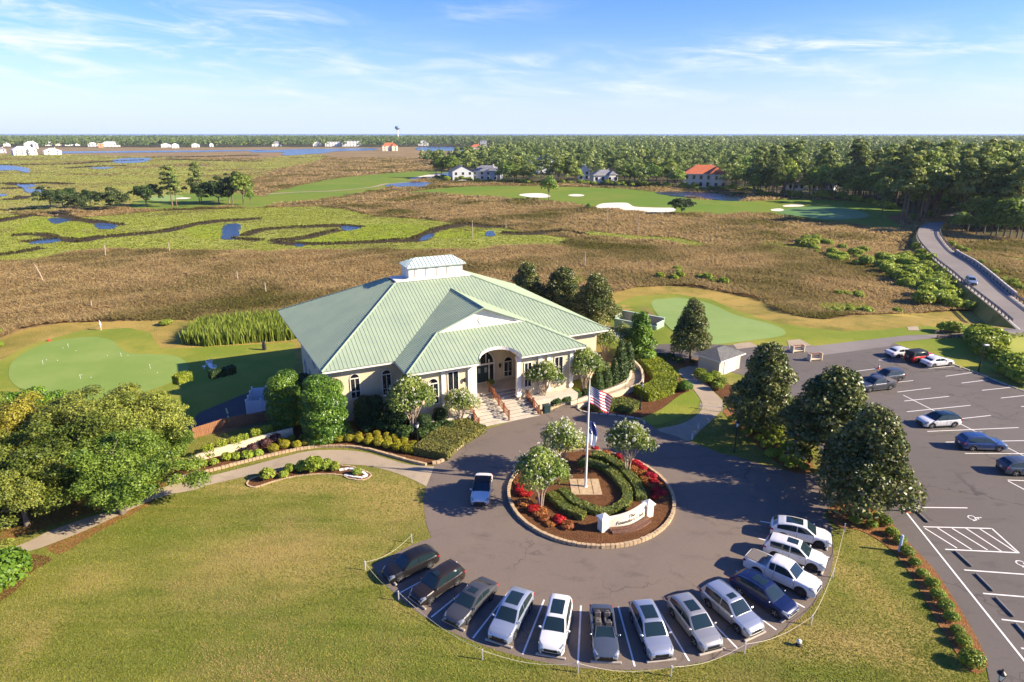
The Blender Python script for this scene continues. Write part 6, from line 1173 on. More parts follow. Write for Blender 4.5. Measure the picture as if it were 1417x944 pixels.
stall(4, 'suv', 'navy blue suv parked next to the white pickup', 'crossover', P_navy, 16.7, 0, sunroof=(-.9, .1, .66), rails=True)
stall(5, 'pickup_truck', 'white crew cab pickup with a half covered bed in the curved row', 'pickup', P_white, 16.5, 0, rim=M_rimd, cat='pickup truck')
stall(6, 'suv', 'white suv with black sunroof and black lower trim beside the pickup', 'suv', P_white, 16.6, 0, sunroof=(-.7, .12, .62), rim=M_rimd, s=.99)
stall(7, 'suv', 'white crossover at the far end of the curved row under magnolia shade', 'crossover', P_white, 16.7, 0, sunroof=(-1.2, .1, .8), rim=M_rimd)
p = G(667, 684, drive_z); car('convertible', 'white convertible with black soft top driving round the flagpole island', 'coupe', P_white, p, R(-93), roof=M_fab)
def lotcar(px, py, hx, hy, *a, **kw):
    p = G(px, py, .068); q = G(hx, hy); d = q - p; return car(*a, p, ang(d), 'cars in the main car park', **kw)
lotcar(1247, 493, 1290, 489.5, 'sedan_car', 'white sedan parked behind the red off roader', 'sedan', P_white)
lotcar(1271, 500, 1310, 495, 'off_road_car', 'red off roader with black hard top and spare wheel on the back', 'jeep', P_red, roof=M_plast)
lotcar(1296, 506, 1340, 501.5, 'sedan_car', 'white sedan parked in front of the red off roader by the grass', 'sedan', P_white)
lotcar(1227, 527, 1190, 531, 'suv', 'dark grey suv behind the grey pickup in the car park', 'suv', P_dgrey)
lotcar(1211, 539, 1170, 544, 'pickup_truck', 'dark grey pickup half hidden by the magnolia crown', 'pickup', P_dgrey, cat='pickup truck')
lotcar(1297, 589, 1257, 591, 'suv', 'white wagon with black roof parked alone near the magnolias', 'crossover', P_white, roof=M_cglass)
lotcar(1356, 621, 1400, 622, 'suv', 'bright blue suv parked in the open car park', 'suv', P_blue, rails=True)
lotcar(1416, 655, 1460, 656, 'suv', 'silver grey suv cut off by the picture edge in the car park', 'crossover', P_slate, rails=False)
p = G(1343, 393); p = reproj(p, ROADZ); p.z = ROADZ + .04; car('suv', 'small pale suv driving along the causeway road', 'suv', P_bsilver, p, ang(RL[6] - RL[5]) , None)
p = Gz(352, 577, LOW + 1.7); p.z = LOW + .08; car('suv', 'dark suv with roof rails half hidden behind the brown board fence', 'suv', P_black, p, ang(f2 - f1), None, rails=True)
# ------------------------------------------------------------------ island, furniture and small things
M_stop = mat('concrete_wheel_stop', (.42, .36, .29), rough=.9, c2=(.32, .27, .22), scale=2)
M_stone = mat('tan_edging_stone', (.50, .36, .20), rough=.9, c2=(.34, .24, .14), scale=2.5, bump=.2, bscale=20)
M_sign = mat('sign_stucco', (.76, .68, .52), rough=.8, c2=(.68, .60, .45), scale=1.5)
M_cap = mat('stone_cap', (.66, .64, .60), rough=.8)
M_brick = mat('dark_brick', (.20, .10, .06), rough=.9, c2=(.10, .05, .035), scale=6)
M_letter = mat('sign_lettering', (.05, .035, .025), rough=.6)
def edging(label, line_, closed=False, bl=.32, h=.24, w=.2, m=M_stone, z0=.03):
    p = [Vector((q[0], q[1], 0)) for q in line_] + ([Vector((line_[0][0], line_[0][1], 0))] if closed else []); L_ = [0]
    for a, b in zip(p, p[1:]): L_.append(L_[-1] + (b - a).length)
    n = max(1, int(L_[-1] / bl)); mb = MB(); xs = [q.x for q in p]; ys = [q.y for q in p]
    for i in range(n):
        t = (i + .5) * L_[-1] / n; x, y = np.interp(t, L_, xs), np.interp(t, L_, ys); x2, y2 = np.interp(t + .05, L_, xs), np.interp(t + .05, L_, ys)
        if abs(x2 - x) + abs(y2 - y) < 1e-6: x2, y2 = x, y; x, y = np.interp(t - .05, L_, xs), np.interp(t - .05, L_, ys)
        mb.box((x, y, float(tz(x, y)) + z0 + h / 2 + rnd.uniform(-.02, .02)), (bl * .88, w * rnd.uniform(.9, 1.1), h), 0, math.atan2(y2 - y, x2 - x) + rnd.uniform(-.06, .06))
    return mb.build('stone_edging', m, label=label, cat='edging')
edging('ring of tan edging stones round the flagpole island', isl, True, .36, .3, .26)
edging('line of tan stones between the front planting bed and the concrete path', smooth_poly([G(*q) for q in [(232, 667), (258, 661), (296, 652), (342, 640), (392, 628), (430, 621), (463, 619.5), (488, 620.5), (511, 624), (540, 632), (568, 640), (590, 645)]], 4, False), False, .34, .26, .24)
edging('short row of tan stones edging the juniper slope by the drive', smooth_poly([G(*q) for q in [(598, 643), (612, 639), (634, 622), (656, 603), (664, 598)]], 4, False), False, .4, .26, .28)
edging('oval of low stones round the small shrub bed on the front lawn', LAWNBED, True, .22, .09, .14)
edging('row of stones edging the bed between stairs and ramp', smooth_poly([G(*q) for q in [(748, 573), (765, 566), (787, 556)]], 4, False), False, .4, .24, .26)
edging('pale kerb along the hedge bed beside the drive', smooth_poly([G(*q) for q in [(798, 566), (812, 572), (850, 575.5), (885, 581), (893, 588)]], 4, False), False, .9, .14, .2, M_stop)
edging('white stones scattered round the end of the lawn shrub bed', [G(*q) for q in Zm(330, 570, 5.248, [(730, 430), (790, 420), (850, 425), (910, 450), (935, 468), (890, 485), (830, 478), (770, 465)])], False, .45, .14, .26, M_white)
edging('tan kerb along the grass edge of the car park', smooth_poly([G(*q) for q in [(1318, 505), (1343, 514), (1367, 523), (1397, 535), (1440, 550)]], 3, False), False, 1.2, .12, .2, M_stop)
# flagpole with its two flags
fp = G(810, 676); fp.z = .16
fl_t = thing('flagpole', 'tall white flagpole in the middle of the hedged island', 'flagpole', fp)
m = MB(); m.lathe([(.11, 0), (.10, 3), (.085, 6), (.06, 9), (.045, 10.1)], 14); m.lathe([(.2, 0), (.2, .06), (.12, .1), (.11, .3)], 14); m.build('pole', M_steel if False else M_white, fl_t, smooth=40)
m = MB(); m.lathe([(.01, 10.08), (.09, 10.14), (.12, 10.22), (.09, 10.31), (.01, 10.36)], 12); m.build('finial', mat('gold_ball', (.7, .55, .25), rough=.3, metal=.8), fl_t, smooth=60)
m = MB(); m.box((0, 0, -.01), (2.6, 2.6, .1)); [m.box((x * 1.2, 0, .046), (.04, 2.4, .012), 1) for x in (-.5, .5)]; m.build('paver_base', [M_stone, M_mulch], fl_t)
M_fr, M_fw, M_fb = mat('flag_red', (.50, .02, .03), rough=.75), mat('flag_white', (.78, .77, .74), rough=.75), mat('flag_blue', (.02, .035, .16), rough=.75)
fg = thing('national_flag', 'red, white and blue striped national flag flying from the flagpole', 'flag', fp + Vector((.1, 0, 7.95)), R(10))
nx, ny, HH, LL = 30, 13, 1.5, 2.2
def fpos(i, j): # i along the fly 0..nx, j up 0..ny
    t = i / nx; s = j / ny; x = LL * t * .86; z = HH * s - 1.0 * t ** 1.1 - .25 * t * (1 - s); y = .16 * math.sin(t * 8.5 + s * 1.6) * (.25 + t)
    return (x - .18 * t * (1 - s), y, z)
m = MB(); vs = [fpos(i, j) for j in range(ny + 1) for i in range(nx + 1)]
fs_, ms_ = [], []
for j in range(ny):
    for i in range(nx): fs_.append((j * (nx + 1) + i, j * (nx + 1) + i + 1, (j + 1) * (nx + 1) + i + 1, (j + 1) * (nx + 1) + i)); ms_.append(2 if (j >= 6 and i < 12) else (0 if j % 2 == 0 else 1))
m.v = vs; m.f = fs_; m.m = ms_; m.build('cloth', [M_fr, M_fw, M_fb], fg, smooth=80)
m = MB()
for r_ in range(9):
    for c_ in range(6 if r_ % 2 == 0 else 5):
        i = (c_ + (.5 if r_ % 2 == 0 else 1.0)) * 2; j = 6 + (r_ + .5) * 7 / 9
        for sg in (-.012, .012):
            P = [Vector(fpos(i + dx, j + dy)) + Vector((0, sg, 0)) for dx, dy in ((-.45, -.22), (.45, -.22), (.45, .22), (-.45, .22))]; m.quad(*(P if sg < 0 else P[::-1]))
m.build('stars', M_fw, fg)
f2_ = thing('club_flag', 'limp navy and white flag hanging halfway up the flagpole', 'flag', fp + Vector((.09, 0, 4.3)), R(10))
m = MB(); vs = []; fs_ = []; ms_ = []
for j in range(15):
    s = j / 14; wd = .62 * (.55 + .45 * math.sin(s * 3.1)) + .12
    for i in range(9): t = i / 8; vs.append((wd * t + .02, .10 * math.sin(t * 11 + s * 3) * (.3 + t), 2.05 * s - .5 * t * (1 - s * .6)))
for j in range(14):
    for i in range(8): fs_.append((j * 9 + i, j * 9 + i + 1, j * 9 + i + 10, j * 9 + i + 9)); ms_.append(1 if j < 6 else (2 if (i + j) % 9 else 1))
m.v = vs; m.f = fs_; m.m = ms_; m.build('cloth', [M_fr, M_fw, M_fb], f2_, smooth=80)
# entrance sign
zs = lambda x, y: G(820 + x / 13.49, 690 + y / 13.49)
sL, sR = zs(205, 630), zs(1040, 360)
dS = (sR - sL); an_s = ang(dS); LS = dS.length
sg_t = thing('entrance_sign', 'cream curved sign wall between two capped pillars reading The Founders Club', 'sign', (sL.x, sL.y, .15), an_s)
m = MB(); N_ = 16; rows = []
bow = lambda t: -.42 * math.sin(math.pi * t)
for i in range(N_ + 1):
    t = i / N_; x = LS * (.06 + .88 * t); top = 1.0 + .30 * (t * t * (3 - 2 * t)) + .05 * math.sin(t * math.pi); y = bow(t); rows.append([(x, y, 0), (x, y, top), (x, y + .28, top), (x, y + .28, 0)])
m.grid(rows[::-1]); m.build('sign_panel', M_sign, sg_t, smooth=40)
for x in (0, LS):
    m = MB(); m.box((x, .1, .55), (.62, .62, 1.1)); p_ = m.build('sign_pillar', M_sign, sg_t); m = MB(); m.add([(x - .42, -.32, 1.10), (x + .42, -.32, 1.10), (x + .42, .52, 1.10), (x - .42, .52, 1.10), (x - .42, -.32, 1.2), (x + .42, -.32, 1.2), (x + .42, .52, 1.2), (x - .42, .52, 1.2), (x, .1, 1.42)], [(0, 1, 5, 4), (1, 2, 6, 5), (2, 3, 7, 6), (3, 0, 4, 7), (4, 5, 8), (5, 6, 8), (6, 7, 8), (7, 4, 8)]); m.build('cap', M_cap, p_)
for k, (dy, h) in enumerate(((-.32, .30), (-.62, .16))):
    m = MB()
    for i in range(22):
        t = (i + .5) / 22; m.box((LS * (.08 + .84 * t), bow(t) + dy, -.1 + h / 2 + .05), (LS * .84 / 22 * .9, .3, h + .1), 0, 1.0 * (-.42 * math.pi * math.cos(math.pi * t)) / LS)
    m.build('brick_tier', M_brick, sg_t)
def lettering(txt, size, x, z, parent):
    cu = bpy.data.curves.new('lettering', 'FONT'); cu.body = txt; cu.size = size; cu.extrude = .012; cu.align_x = 'CENTER'; cu.shear = .25; cu.space_character = 1.08
    o = bpy.data.objects.new('lettering_source', cu); col.objects.link(o); bpy.context.view_layer.update(); me = bpy.data.meshes.new_from_object(o.evaluated_get(bpy.context.evaluated_depsgraph_get())); bpy.data.objects.remove(o)
    co = [v.co.copy() for v in me.vertices]
    for v, c in zip(me.vertices, co):
        xx = x + c.x; t = (xx / LS - .06) / .88; slope = .20 / LS * .9; v.co = (xx, bow(t) - .015 - (c.z if abs(c.z) > 1e-9 else 0), z + c.y + slope * (xx - LS / 2))
    me.materials.clear(); me.materials.append(M_letter); obj('lettering', me, parent)
lettering('The', .40, LS * .53, .80, sg_t); lettering('Founders Club', .42, LS * .53, .40, sg_t)
# lamp posts
def lamp_post(label, p, h=3.3, lean=0):
    t = thing('lamp_post', label, 'lamp post', p, 0, 'black lantern posts'); m = MB(); m.lathe([(.13, 0), (.13, .12), (.07, .22), (.06, .9), (.045, 1.0), (.038, h - .62), (.06, h - .58), (.11, h - .52)], 12); m.build('post', M_black, t, smooth=40)
    m = MB(); m.lathe([(.09, h - .52), (.19, h - .14), (.17, h - .12)], 8); m.build('lamp_glass', M_lamp, t); m = MB(); m.lathe([(.23, h - .13), (.2, h - .06), (.06, h + .06), (.03, h + .16), (.01, h + .2)], 8); [m.tube([(.09 * math.cos(a), .09 * math.sin(a), h - .52), (.2 * math.cos(a), .2 * math.sin(a), h - .12)], .012, 4) for a in (.4, 1.97, 3.54, 5.1)]; m.build('lamp_cap', M_black, t)
lamp_post('black lantern post between the golden shrubs and the juniper slope', G(579, 628)); lamp_post('black lantern post behind the low hedge beside the ramp', G(886, 567)); lamp_post('black lantern post on the shaded lawn before the kiosk magnolia', G(1016, 626.5))
q = Gz(1386, 934, 3.1); lamp_post('black lantern post at the end of the boxwood row', Vector((q.x, q.y, 0)))
pl = G(1353.5, 515); t = thing('area_light', 'dark pole with a white lamp head beside the hedge at the car park edge', 'lamp post', pl); m = MB(); m.lathe([(.1, 0), (.07, 3.6)], 10); m.build('pole', M_black, t); m = MB(); m.box((.25, 0, 3.7), (.6, .34, .16), bev=.04); m.build('lamp_head', M_white, t)
# cones, wheel stops, posts and rope
M_cone = mat('orange_cone', (.60, .10, .02), rough=.6)
def cone(label, p):
    t = thing('traffic_cone', label, 'traffic cone', p); m = MB(); m.lathe([(.15, .04), (.03, .72), (.015, .74)], 14); m.build('cone_body', M_cone, t, smooth=50); m = MB(); m.box((0, 0, .02), (.4, .4, .04), bev=.01); m.build('base', M_cone, t); m = MB(); m.lathe([(.112, .28), (.084, .44)], 14); m.build('band', M_fw, t)
cone('orange traffic cone at the corner of the first marked bay', G(1256, 709, .07)); cone('orange traffic cone near the dark grey suv', G(1215.5, 511, .07))
M_stop2 = mat('grey_wheel_stop', (.20, .185, .17), rough=.9, c2=(.14, .13, .12), scale=2)
def wheel_stop(label, p, an, m_=M_stop, group=None):
    m = MB(); m.box((0, 0, .065), (1.8, .16, .13), bev=.035); me = m.mesh('wheel_stop', m_); o = obj('wheel_stop', me, label=label, cat='wheel stop', group=group); o.location = p; o.rotation_euler = (0, 0, an)
for i in range(-5, 8):
    a = base + sp * (i + .5); wheel_stop('tan concrete wheel stop at the nose of a car in the curved row', CC + Vector((math.cos(a), math.sin(a), 0)) * 18.75 + Vector((0, 0, drive_z)), a + math.pi / 2, M_stop, 'wheel stops in the curved row')
for (a, b), lab in ((((553, 158), (610, 213)), 'grey wheel stop of the accessible bay next to the traffic cone'), (((738, 350), (808, 415)), 'grey wheel stop just below the hatched bay'), (((835, 456), (905, 527)), 'second grey wheel stop below the hatched bay'), (((925, 565), (1000, 645)), 'third grey wheel stop below the hatched bay'), (((1020, 690), (1090, 770)), 'grey wheel stop nearest the corner of the picture')):
    A, B = z7(a, b); wheel_stop(lab, (A + B) / 2 + Vector((0, 0, .062)), ang(B - A), M_stop2, 'grey wheel stops along the car park line')
M_post = mat('white_post', (.55, .53, .48), rough=.7)
rope_px = [(570, 752), (506, 790), (552, 832), (668, 914), (800, 932), (928.5, 937), (1030, 905), (1122, 866), (1152, 800), (1167.7, 737)]
rp_ = [G(*p) for p in rope_px]
for i, p in enumerate(rp_):
    m = MB(); m.box((0, 0, .39), (.06, .06, .78)); m.box((0, 0, .795), (.075, .075, .03)); o = m.build('rope_post', M_post, label='thin white post of the rope line round the curved parking row', cat='post', group='rope posts round the curved row'); o.location = p
m = MB()
for a, b in zip(rp_, rp_[1:]): m.tube([a.lerp(b, k / 8) + Vector((0, 0, .72 - .45 * math.sin(math.pi * k / 8))) for k in range(9)], .011, 5)
m.build('rope', mat('pale_rope', (.58, .52, .38), rough=.9), label='pale rope strung between the white posts round the parked cars', cat='rope')
def small_post(label, p, h=1.0, m_=M_post, r=.08):
    m = MB(); m.lathe([(r, 0), (r, h - .05), (r * .7, h)], 10); o = m.build('marker_post', m_, label=label, cat='post'); o.location = p
small_post('pale blue grey marker post standing among the boxwoods', G(1244, 763.7), 1.45, mat('pale_blue_post', (.42, .50, .58), rough=.5), .10); small_post('short white post at the lawn corner where the side path meets the drive', G(957.5, 609), .75); small_post('short white post on the lawn beside the side path', G(966, 594), .65)
gate = thing('path_barrier', 'low white bar barrier across the side path', 'barrier', (0, 0, 0)); ga, gb = G(969, 566), G(998.6, 570.5)
for p in (ga, gb): m = MB(); m.box((p.x, p.y, .35), (.1, .1, .7)); m.build('barrier_post', M_post, gate)
m = MB(); m.tube([ga + Vector((0, 0, .5)), gb + Vector((0, 0, .5))], .03, 6); m.build('bar', M_post, gate)
ub = thing('utility_box', 'dark green utility box at the foot of the entrance stairs', 'utility box', G(756, 571), TH); m = MB(); m.box((0, 0, .45), (.8, .55, .9), bev=.03); m.build('cabinet', M_door, ub); m = MB(); m.box((0, 0, .93), (.88, .63, .06)); m.build('lid', M_door, ub)
pp = BW(18.6, -.2, 1.48); pt = thing('potted_plant', 'potted palm like plant at the top of the entrance stairs', 'potted plant', pp); m = MB(); m.lathe([(.16, 0), (.24, .35), (.26, .4), (.22, .4)], 14); m.build('pot', M_tanw, pt); obj('leaves', crown('pot_leaves', [(0, 0, .75, .42, .42, .35)], 260, .22, L_con, 301, jitter=.9, asp=2.2), pt)
# lawn spotlight, chairs, greens
ls = thing('lawn_light', 'small dark and white lawn light alone on the dry grass', 'garden light', G(1105, 894)); m = MB(); m.lathe([(.16, 0), (.16, .12), (.08, .16), (.08, .28)], 12); m.build('housing', M_black, ls); m = MB(); m.lathe([(.13, .26), (.15, .4), (.05, .48)], 12); m.build('lens', M_white, ls)
def chair(label, p, rz):
    t = thing('adirondack_chair', label, 'chair', p, rz, 'white chairs by the putting green'); m = MB()
    for i in range(5): m.box((-.08 + .12 * i, 0, .42 - .025 * i * -1 - .1), (.11, .56, .025))
    m.build('seat', M_vinyl, t); m = MB()
    for i in range(5): y = -.24 + .12 * i; m.add([(-.12, y - .05, .30), (-.12, y + .05, .30), (-.42, y + .06, 1.05 - abs(i - 2) * .05), (-.42, y - .06, 1.05 - abs(i - 2) * .05), (-.15, y - .05, .30), (-.15, y + .05, .30), (-.45, y + .06, 1.05 - abs(i - 2) * .05), (-.45, y - .06, 1.05 - abs(i - 2) * .05)], [(0, 1, 2, 3), (7, 6, 5, 4), (0, 3, 7, 4), (1, 5, 6, 2), (3, 2, 6, 7)])
    m.build('backrest', M_vinyl, t)
    for sg in (-1, 1): m = MB(); m.box((.1, sg * .36, .62), (.75, .14, .03)); m.build('armrest', M_vinyl, t); m = MB(); m.box((.4, sg * .33, .3), (.09, .04, .62)); m.build('leg', M_vinyl, t); m = MB(); m.add([(.4, sg * .33 - .02, .34), (.4, sg * .33 + .02, .34), (-.55, sg * .33 + .02, 0), (-.55, sg * .33 - .02, 0), (.4, sg * .33 - .02, .24), (.4, sg * .33 + .02, .24), (-.45, sg * .33 + .02, 0), (-.45, sg * .33 - .02, 0)], [(0, 1, 2, 3), (7, 6, 5, 4), (0, 3, 7, 4), (1, 5, 6, 2)]); m.build('leg', M_vinyl, t)
zw6 = lambda x, y: G(x / 3.374, 320 + y / 3.374)
chair('white slatted chair standing highest on the shaded grass', zw6(980, 625), 2.4); chair('white slatted chair nearer the building on the shaded grass', zw6(993, 648), -.3)
tb = thing('garden_table', 'tiny white side table beside the white chairs', 'table', zw6(955, 645)); m = MB(); m.lathe([(.24, .46), (.24, .5)], 14); m.build('tabletop', M_vinyl, tb); m = MB(); m.lathe([(.04, 0), (.04, .46)], 8); m.build('leg', M_vinyl, tb)
for i, (x, y) in enumerate(((320, 545), (567, 588), (202, 625), (702, 642), (377, 692))):
    t = thing('practice_pin', 'short white practice pin in a hole on the putting green', 'golf pin', zw6(x, y) + Vector((0, 0, .06)), 0, 'practice pins on the putting green'); m = MB(); m.lathe([(.012, 0), (.012, .5), (.028, .52), (.028, .60), (.01, .62)], 8); m.build('pin', M_vinyl, t); m = MB(); m.lathe([(.054, .001), (.054, .008)], 12); m.build('cup', M_black, t)
    for k in range(2): m = MB(); m.lathe([(.003, 0), (.03, .012), (.045, .045), (.03, .078), (.003, .09)], 10); o = m.build('golf_ball', M_vinyl, label='white golf ball lying on the putting green', cat='golf ball', group='golf balls on the putting green'); o.location = zw6(x, y) + Vector((rnd.uniform(-2.5, 2.5), rnd.uniform(-2, 2), .065))
bn = thing('litter_bin', 'dark square post bin between the reeds and the shaded lawn', 'bin', zw6(1235, 555)); m = MB(); m.box((0, 0, .5), (.5, .5, 1.0), bev=.03); m.build('body', M_bin, bn); m = MB(); m.box((0, 0, 1.2), (.36, .36, .36), bev=.03); m.build('hood', M_bin, bn)
def rack(label, x, y):
    t = thing('bag_rack', label, 'rack', G(x, y, .07), R(15), 'bag racks by the pale green'); 
    for sx in (-1, 1): m = MB(); m.box((sx * .9, 0, .5), (.14, .7, 1.0)); m.build('side_panel', M_tanw, t)
    m = MB(); m.box((0, 0, .95), (1.9, .1, .1)); m.box((0, .2, .5), (1.9, .08, .08)); m.build('rail', M_rail, t); m = MB(); m.box((0, 0, .2), (1.66, .6, .1)); m.build('shelf', M_tanw, t)
rack('tan bag rack beside the tan pad of the pale green', 1103, 487.5); rack('tan bag rack at the start of the car park bays', 1127, 499)
# person on the far side of the putting green
def person(label, p, rz):
    t = thing('person', label, 'person', p, rz)
    J = dict(pel=(0, 0, .95), sp1=(0, .01, 1.15), ch=(.02, 0, 1.36), nk=(.03, 0, 1.50), hd=(.06, 0, 1.62), ht=(.06, 0, 1.74), hl=(0, .10, .90), kl=(.06, .12, .50), al=(-.02, .13, .09), tl=(.14, .14, .04), hr=(0, -.10, .90), kr=(.05, -.12, .50), ar=(.0, -.13, .09), tr=(.16, -.14, .04), sl=(.02, .19, 1.40), el=(.12, .24, 1.14), wl=(.32, .12, 1.0), fl=(.40, .06, .95), sr=(.02, -.19, 1.40), er=(.12, -.24, 1.14), wr=(.32, -.10, 1.0), fr=(.40, -.04, .95))
    E_ = [('pel', 'sp1'), ('sp1', 'ch'), ('ch', 'nk'), ('nk', 'hd'), ('hd', 'ht'), ('pel', 'hl'), ('hl', 'kl'), ('kl', 'al'), ('al', 'tl'), ('pel', 'hr'), ('hr', 'kr'), ('kr', 'ar'), ('ar', 'tr'), ('ch', 'sl'), ('sl', 'el'), ('el', 'wl'), ('wl', 'fl'), ('ch', 'sr'), ('sr', 'er'), ('er', 'wr'), ('wr', 'fr')]
    rad = dict(pel=.14, sp1=.13, ch=.15, nk=.06, hd=.10, ht=.085, hl=.095, kl=.06, al=.045, tl=.04, hr=.095, kr=.06, ar=.045, tr=.04, sl=.07, el=.05, wl=.035, fl=.035, sr=.07, er=.05, wr=.035, fr=.035)
    ks = list(J); me = bpy.data.meshes.new('body'); me.from_pydata([J[k] for k in ks], [(ks.index(a), ks.index(b)) for a, b in E_], []); o = bpy.data.objects.new('body_source', me); col.objects.link(o)
    sk = o.modifiers.new('skin', 'SKIN'); 
    for i, k in enumerate(ks): me.skin_vertices[0].data[i].radius = (rad[k], rad[k]); me.skin_vertices[0].data[i].use_root = (k == 'pel')
    o.modifiers.new('sub', 'SUBSURF').levels = 2; bpy.context.view_layer.update(); m2 = bpy.data.meshes.new_from_object(o.evaluated_get(bpy.context.evaluated_depsgraph_get())); bpy.data.objects.remove(o)
    m2.materials.clear(); skin = mat('skin', (.50, .28, .19), rough=.6); shirt = mat('white_shirt', (.75, .72, .70), rough=.8); shorts = mat('pale_shorts', (.62, .50, .45), rough=.8); hair = mat('white_cap', (.7, .7, .68), rough=.8); shoe = M_vinyl
    for mm in (skin, shirt, shorts, hair, shoe): m2.materials.append(mm)
    for f in m2.polygons:
        c = f.center; f.material_index = 4 if c.z < .1 else (2 if .50 < c.z < 1.0 and abs(c.y) < .24 and c.x < .17 else (1 if 1.0 <= c.z < 1.47 and not (c.x > .17 or abs(c.y) > .26) else (3 if c.z > 1.68 else 0)))
        f.use_smooth = True
    obj('body', m2, t)
    m = MB(); m.tube([(.40, .0, .98), (.62, .0, .06)], .012, 6); m.box((.66, 0, .035), (.1, .03, .05)); m.build('putter', M_steel, None, label='thin steel putter held by the golfer', cat='golf club').parent = None
    pu = bpy.data.objects['putter']; pu.location = p; pu.rotation_euler = (0, 0, rz)
person('distant golfer in white shirt and pale shorts behind the putting green', zw6(474, 462), R(200))
mk = MB(); mk.lathe([(.25, 0), (.3, .1), (.18, .24), (.02, .28)], 12); o = mk.build('tee_marker', M_fr, label='small red marker lying beside the fringe of the putting green', cat='marker'); o.location = zw6(228, 513)
# guard rails of the causeway and the cart bridge
M_grail = mat('galvanised_rail', (.20, .19, .18), rough=.5, metal=.5); M_rpost = mat('rail_post', (.12, .09, .07), rough=.9)
def guard(label, pts, off, z=ROADZ, i0=0, conc=False):
    t = thing('guard_rail', label, 'guard rail', (0, 0, 0)); m = MB(); n = 0
    P = [Vector((p.x, p.y, z)) + off(i) for i, p in enumerate(pts)][i0:]
    for a, b in zip(P, P[1:]):
        for h in (.55, .78): m.tube([a + Vector((0, 0, h)), b + Vector((0, 0, h))], .09, 5)
        k = max(1, int((b - a).length / 2.5))
        for j in range(k): c = a.lerp(b, j / k); mp = MB(); mp.box((c.x, c.y, z + .35), (.16, .16, 1.05)); mp.build('post', M_rpost, t)
    m.build('rail', M_grail, t)
n_ = len(RLs)
offl = lambda s: (lambda i: (RRs[min(i, n_ - 1)] - RLs[min(i, n_ - 1)]).normalized() * (s))
guard('galvanised guard rail on the thicket side of the causeway road', RLs[8:-7], lambda i: offl(.5)(i + 8)); guard('galvanised guard rail on the open marsh side of the causeway road', RRs[8:], lambda i: offl(-.4)(i + 8))
M_cw = mat('pale_parapet', (.50, .46, .40), rough=.8); m = MB(); side = RRs[20:38]
lwall(m, [Vector((p.x, p.y, ROADZ)) + (RRs[min(i + 20, n_ - 1)] - RLs[min(i + 20, n_ - 1)]).normalized() * .9 for i, p in enumerate(side)], .8, .3, z0=-.6); m.build('parapet', M_cw, label='pale concrete parapet on the outer side of the causeway road', cat='parapet')
for lab, px in (('low wooden kerb rail on the marsh side of the cart bridge', [(1294, 462.5), (1320, 461), (1361, 459)]), ('low wooden kerb rail on the car park side of the cart bridge', [(1297, 469), (1320, 468), (1361, 465.5)])):
    pts = [G(*q) for q in px]; t = thing('bridge_rail', lab, 'rail', (0, 0, 0)); m = MB(); [m.tube([a + Vector((0, 0, .5)), b + Vector((0, 0, .5))], .11, 5) for a, b in zip(pts, pts[1:])]; m.build('rail', M_rpost, t)
    for a, b in zip(pts, pts[1:]):
        for k in range(6): c = a.lerp(b, k / 6); m = MB(); m.box((c.x, c.y, c.z + .2), (.18, .18, .7)); m.build('post', M_rpost, t)
# weathered posts in the marsh
M_snag = mat('weathered_wood', (.36, .28, .20), rough=.9)
for i, (x, y, h, lean) in enumerate(((61, 391, 4.2, -.3), (329, 388, 2.2, 0), (146, 356, 3.2, .15), (235, 350, 3.2, 0), (840, 311, 6.5, 0), (883, 322, 6, 0), (901, 320, 4, 0), (809, 371, 4, 0), (654, 331, 6, 0), (127, 426, 1.5, .1), (700, 317, 3.5, 0), (368, 405, 2.2, 0), (145, 349, 2.2, .1))):
    p = G(x, y); m = MB(); m.tube([(0, 0, -.3), (lean * h * .4, 0, h * .5), (lean * h, 0, h)], [.13, .12, .08], 7); o = m.build('marsh_post', M_snag, label='thin weathered post standing alone in the marsh grass', cat='post', group='weathered posts in the marsh'); o.location = p
# ------------------------------------------------------------------ far trees, houses, woods
def h_at(p, px): return px * math.hypot(p.y * CP + (CAMH - p.z) * SP, 0) / F
def pine_blobs(seed, h=20, r=3.6, low=.5):
    g = random.Random(seed); out = []
    for i in range(13): f = i / 12; a = i * 2.4 + g.uniform(-.5, .5); q = r * (.75 - .45 * f) * g.uniform(.6, 1.1); s = r * (.52 - .14 * f) * g.uniform(.8, 1.25); out.append((math.cos(a) * q, math.sin(a) * q, h * (low + (.96 - low) * f), s, s, s * .55))
    return out
NEARP = []
for i, sd_ in enumerate((401, 409, 415, 421)): tree_proto(f'pine{i}', 'pine', pine_blobs(sd_, 20, 3.9, .48 - .05 * (i % 2)), 1700, .9, L_pine, M_barkpine, 13.5, .24, sd_, jitter=.6, clump=.25, ntop=6)
for i, sd_ in enumerate((431, 437, 443)): tree_proto(f'broad{i}', 'broadleaf', dome_blobs(4.6, 2.2, 13, 18, sd_, .42, .8), 1700, .9, (L_broad, L_broad, L_oakmid)[i], M_bark, 4, .26, sd_, jitter=.6, clump=.25)
for i, sd_ in enumerate((451, 457)): tree_proto(f'moak{i}', 'marsh_oak', ragged_blobs(6.2, .9, 9.2, 46, sd_), 6500, .5, L_dark if i else L_cedar, M_bark, 2.6, .25, sd_, jitter=.9, clump=.25)
def far_tree(key, name, label, x, y, hpx, group=None, wide=1.0, H=None):
    p = G(x, y); base_h = {'p': 20.5, 'b': 13.3, 'm': 8.9, 'c': 5.6}[key[0]]; hh = h_at(p, hpx); s = hh / base_h; return plant_tree(key, name, label, 'tree', p, s * wide, sz=s, group=group)
w1 = lambda x, y: (x / 3.936, 180 + y / 3.936)
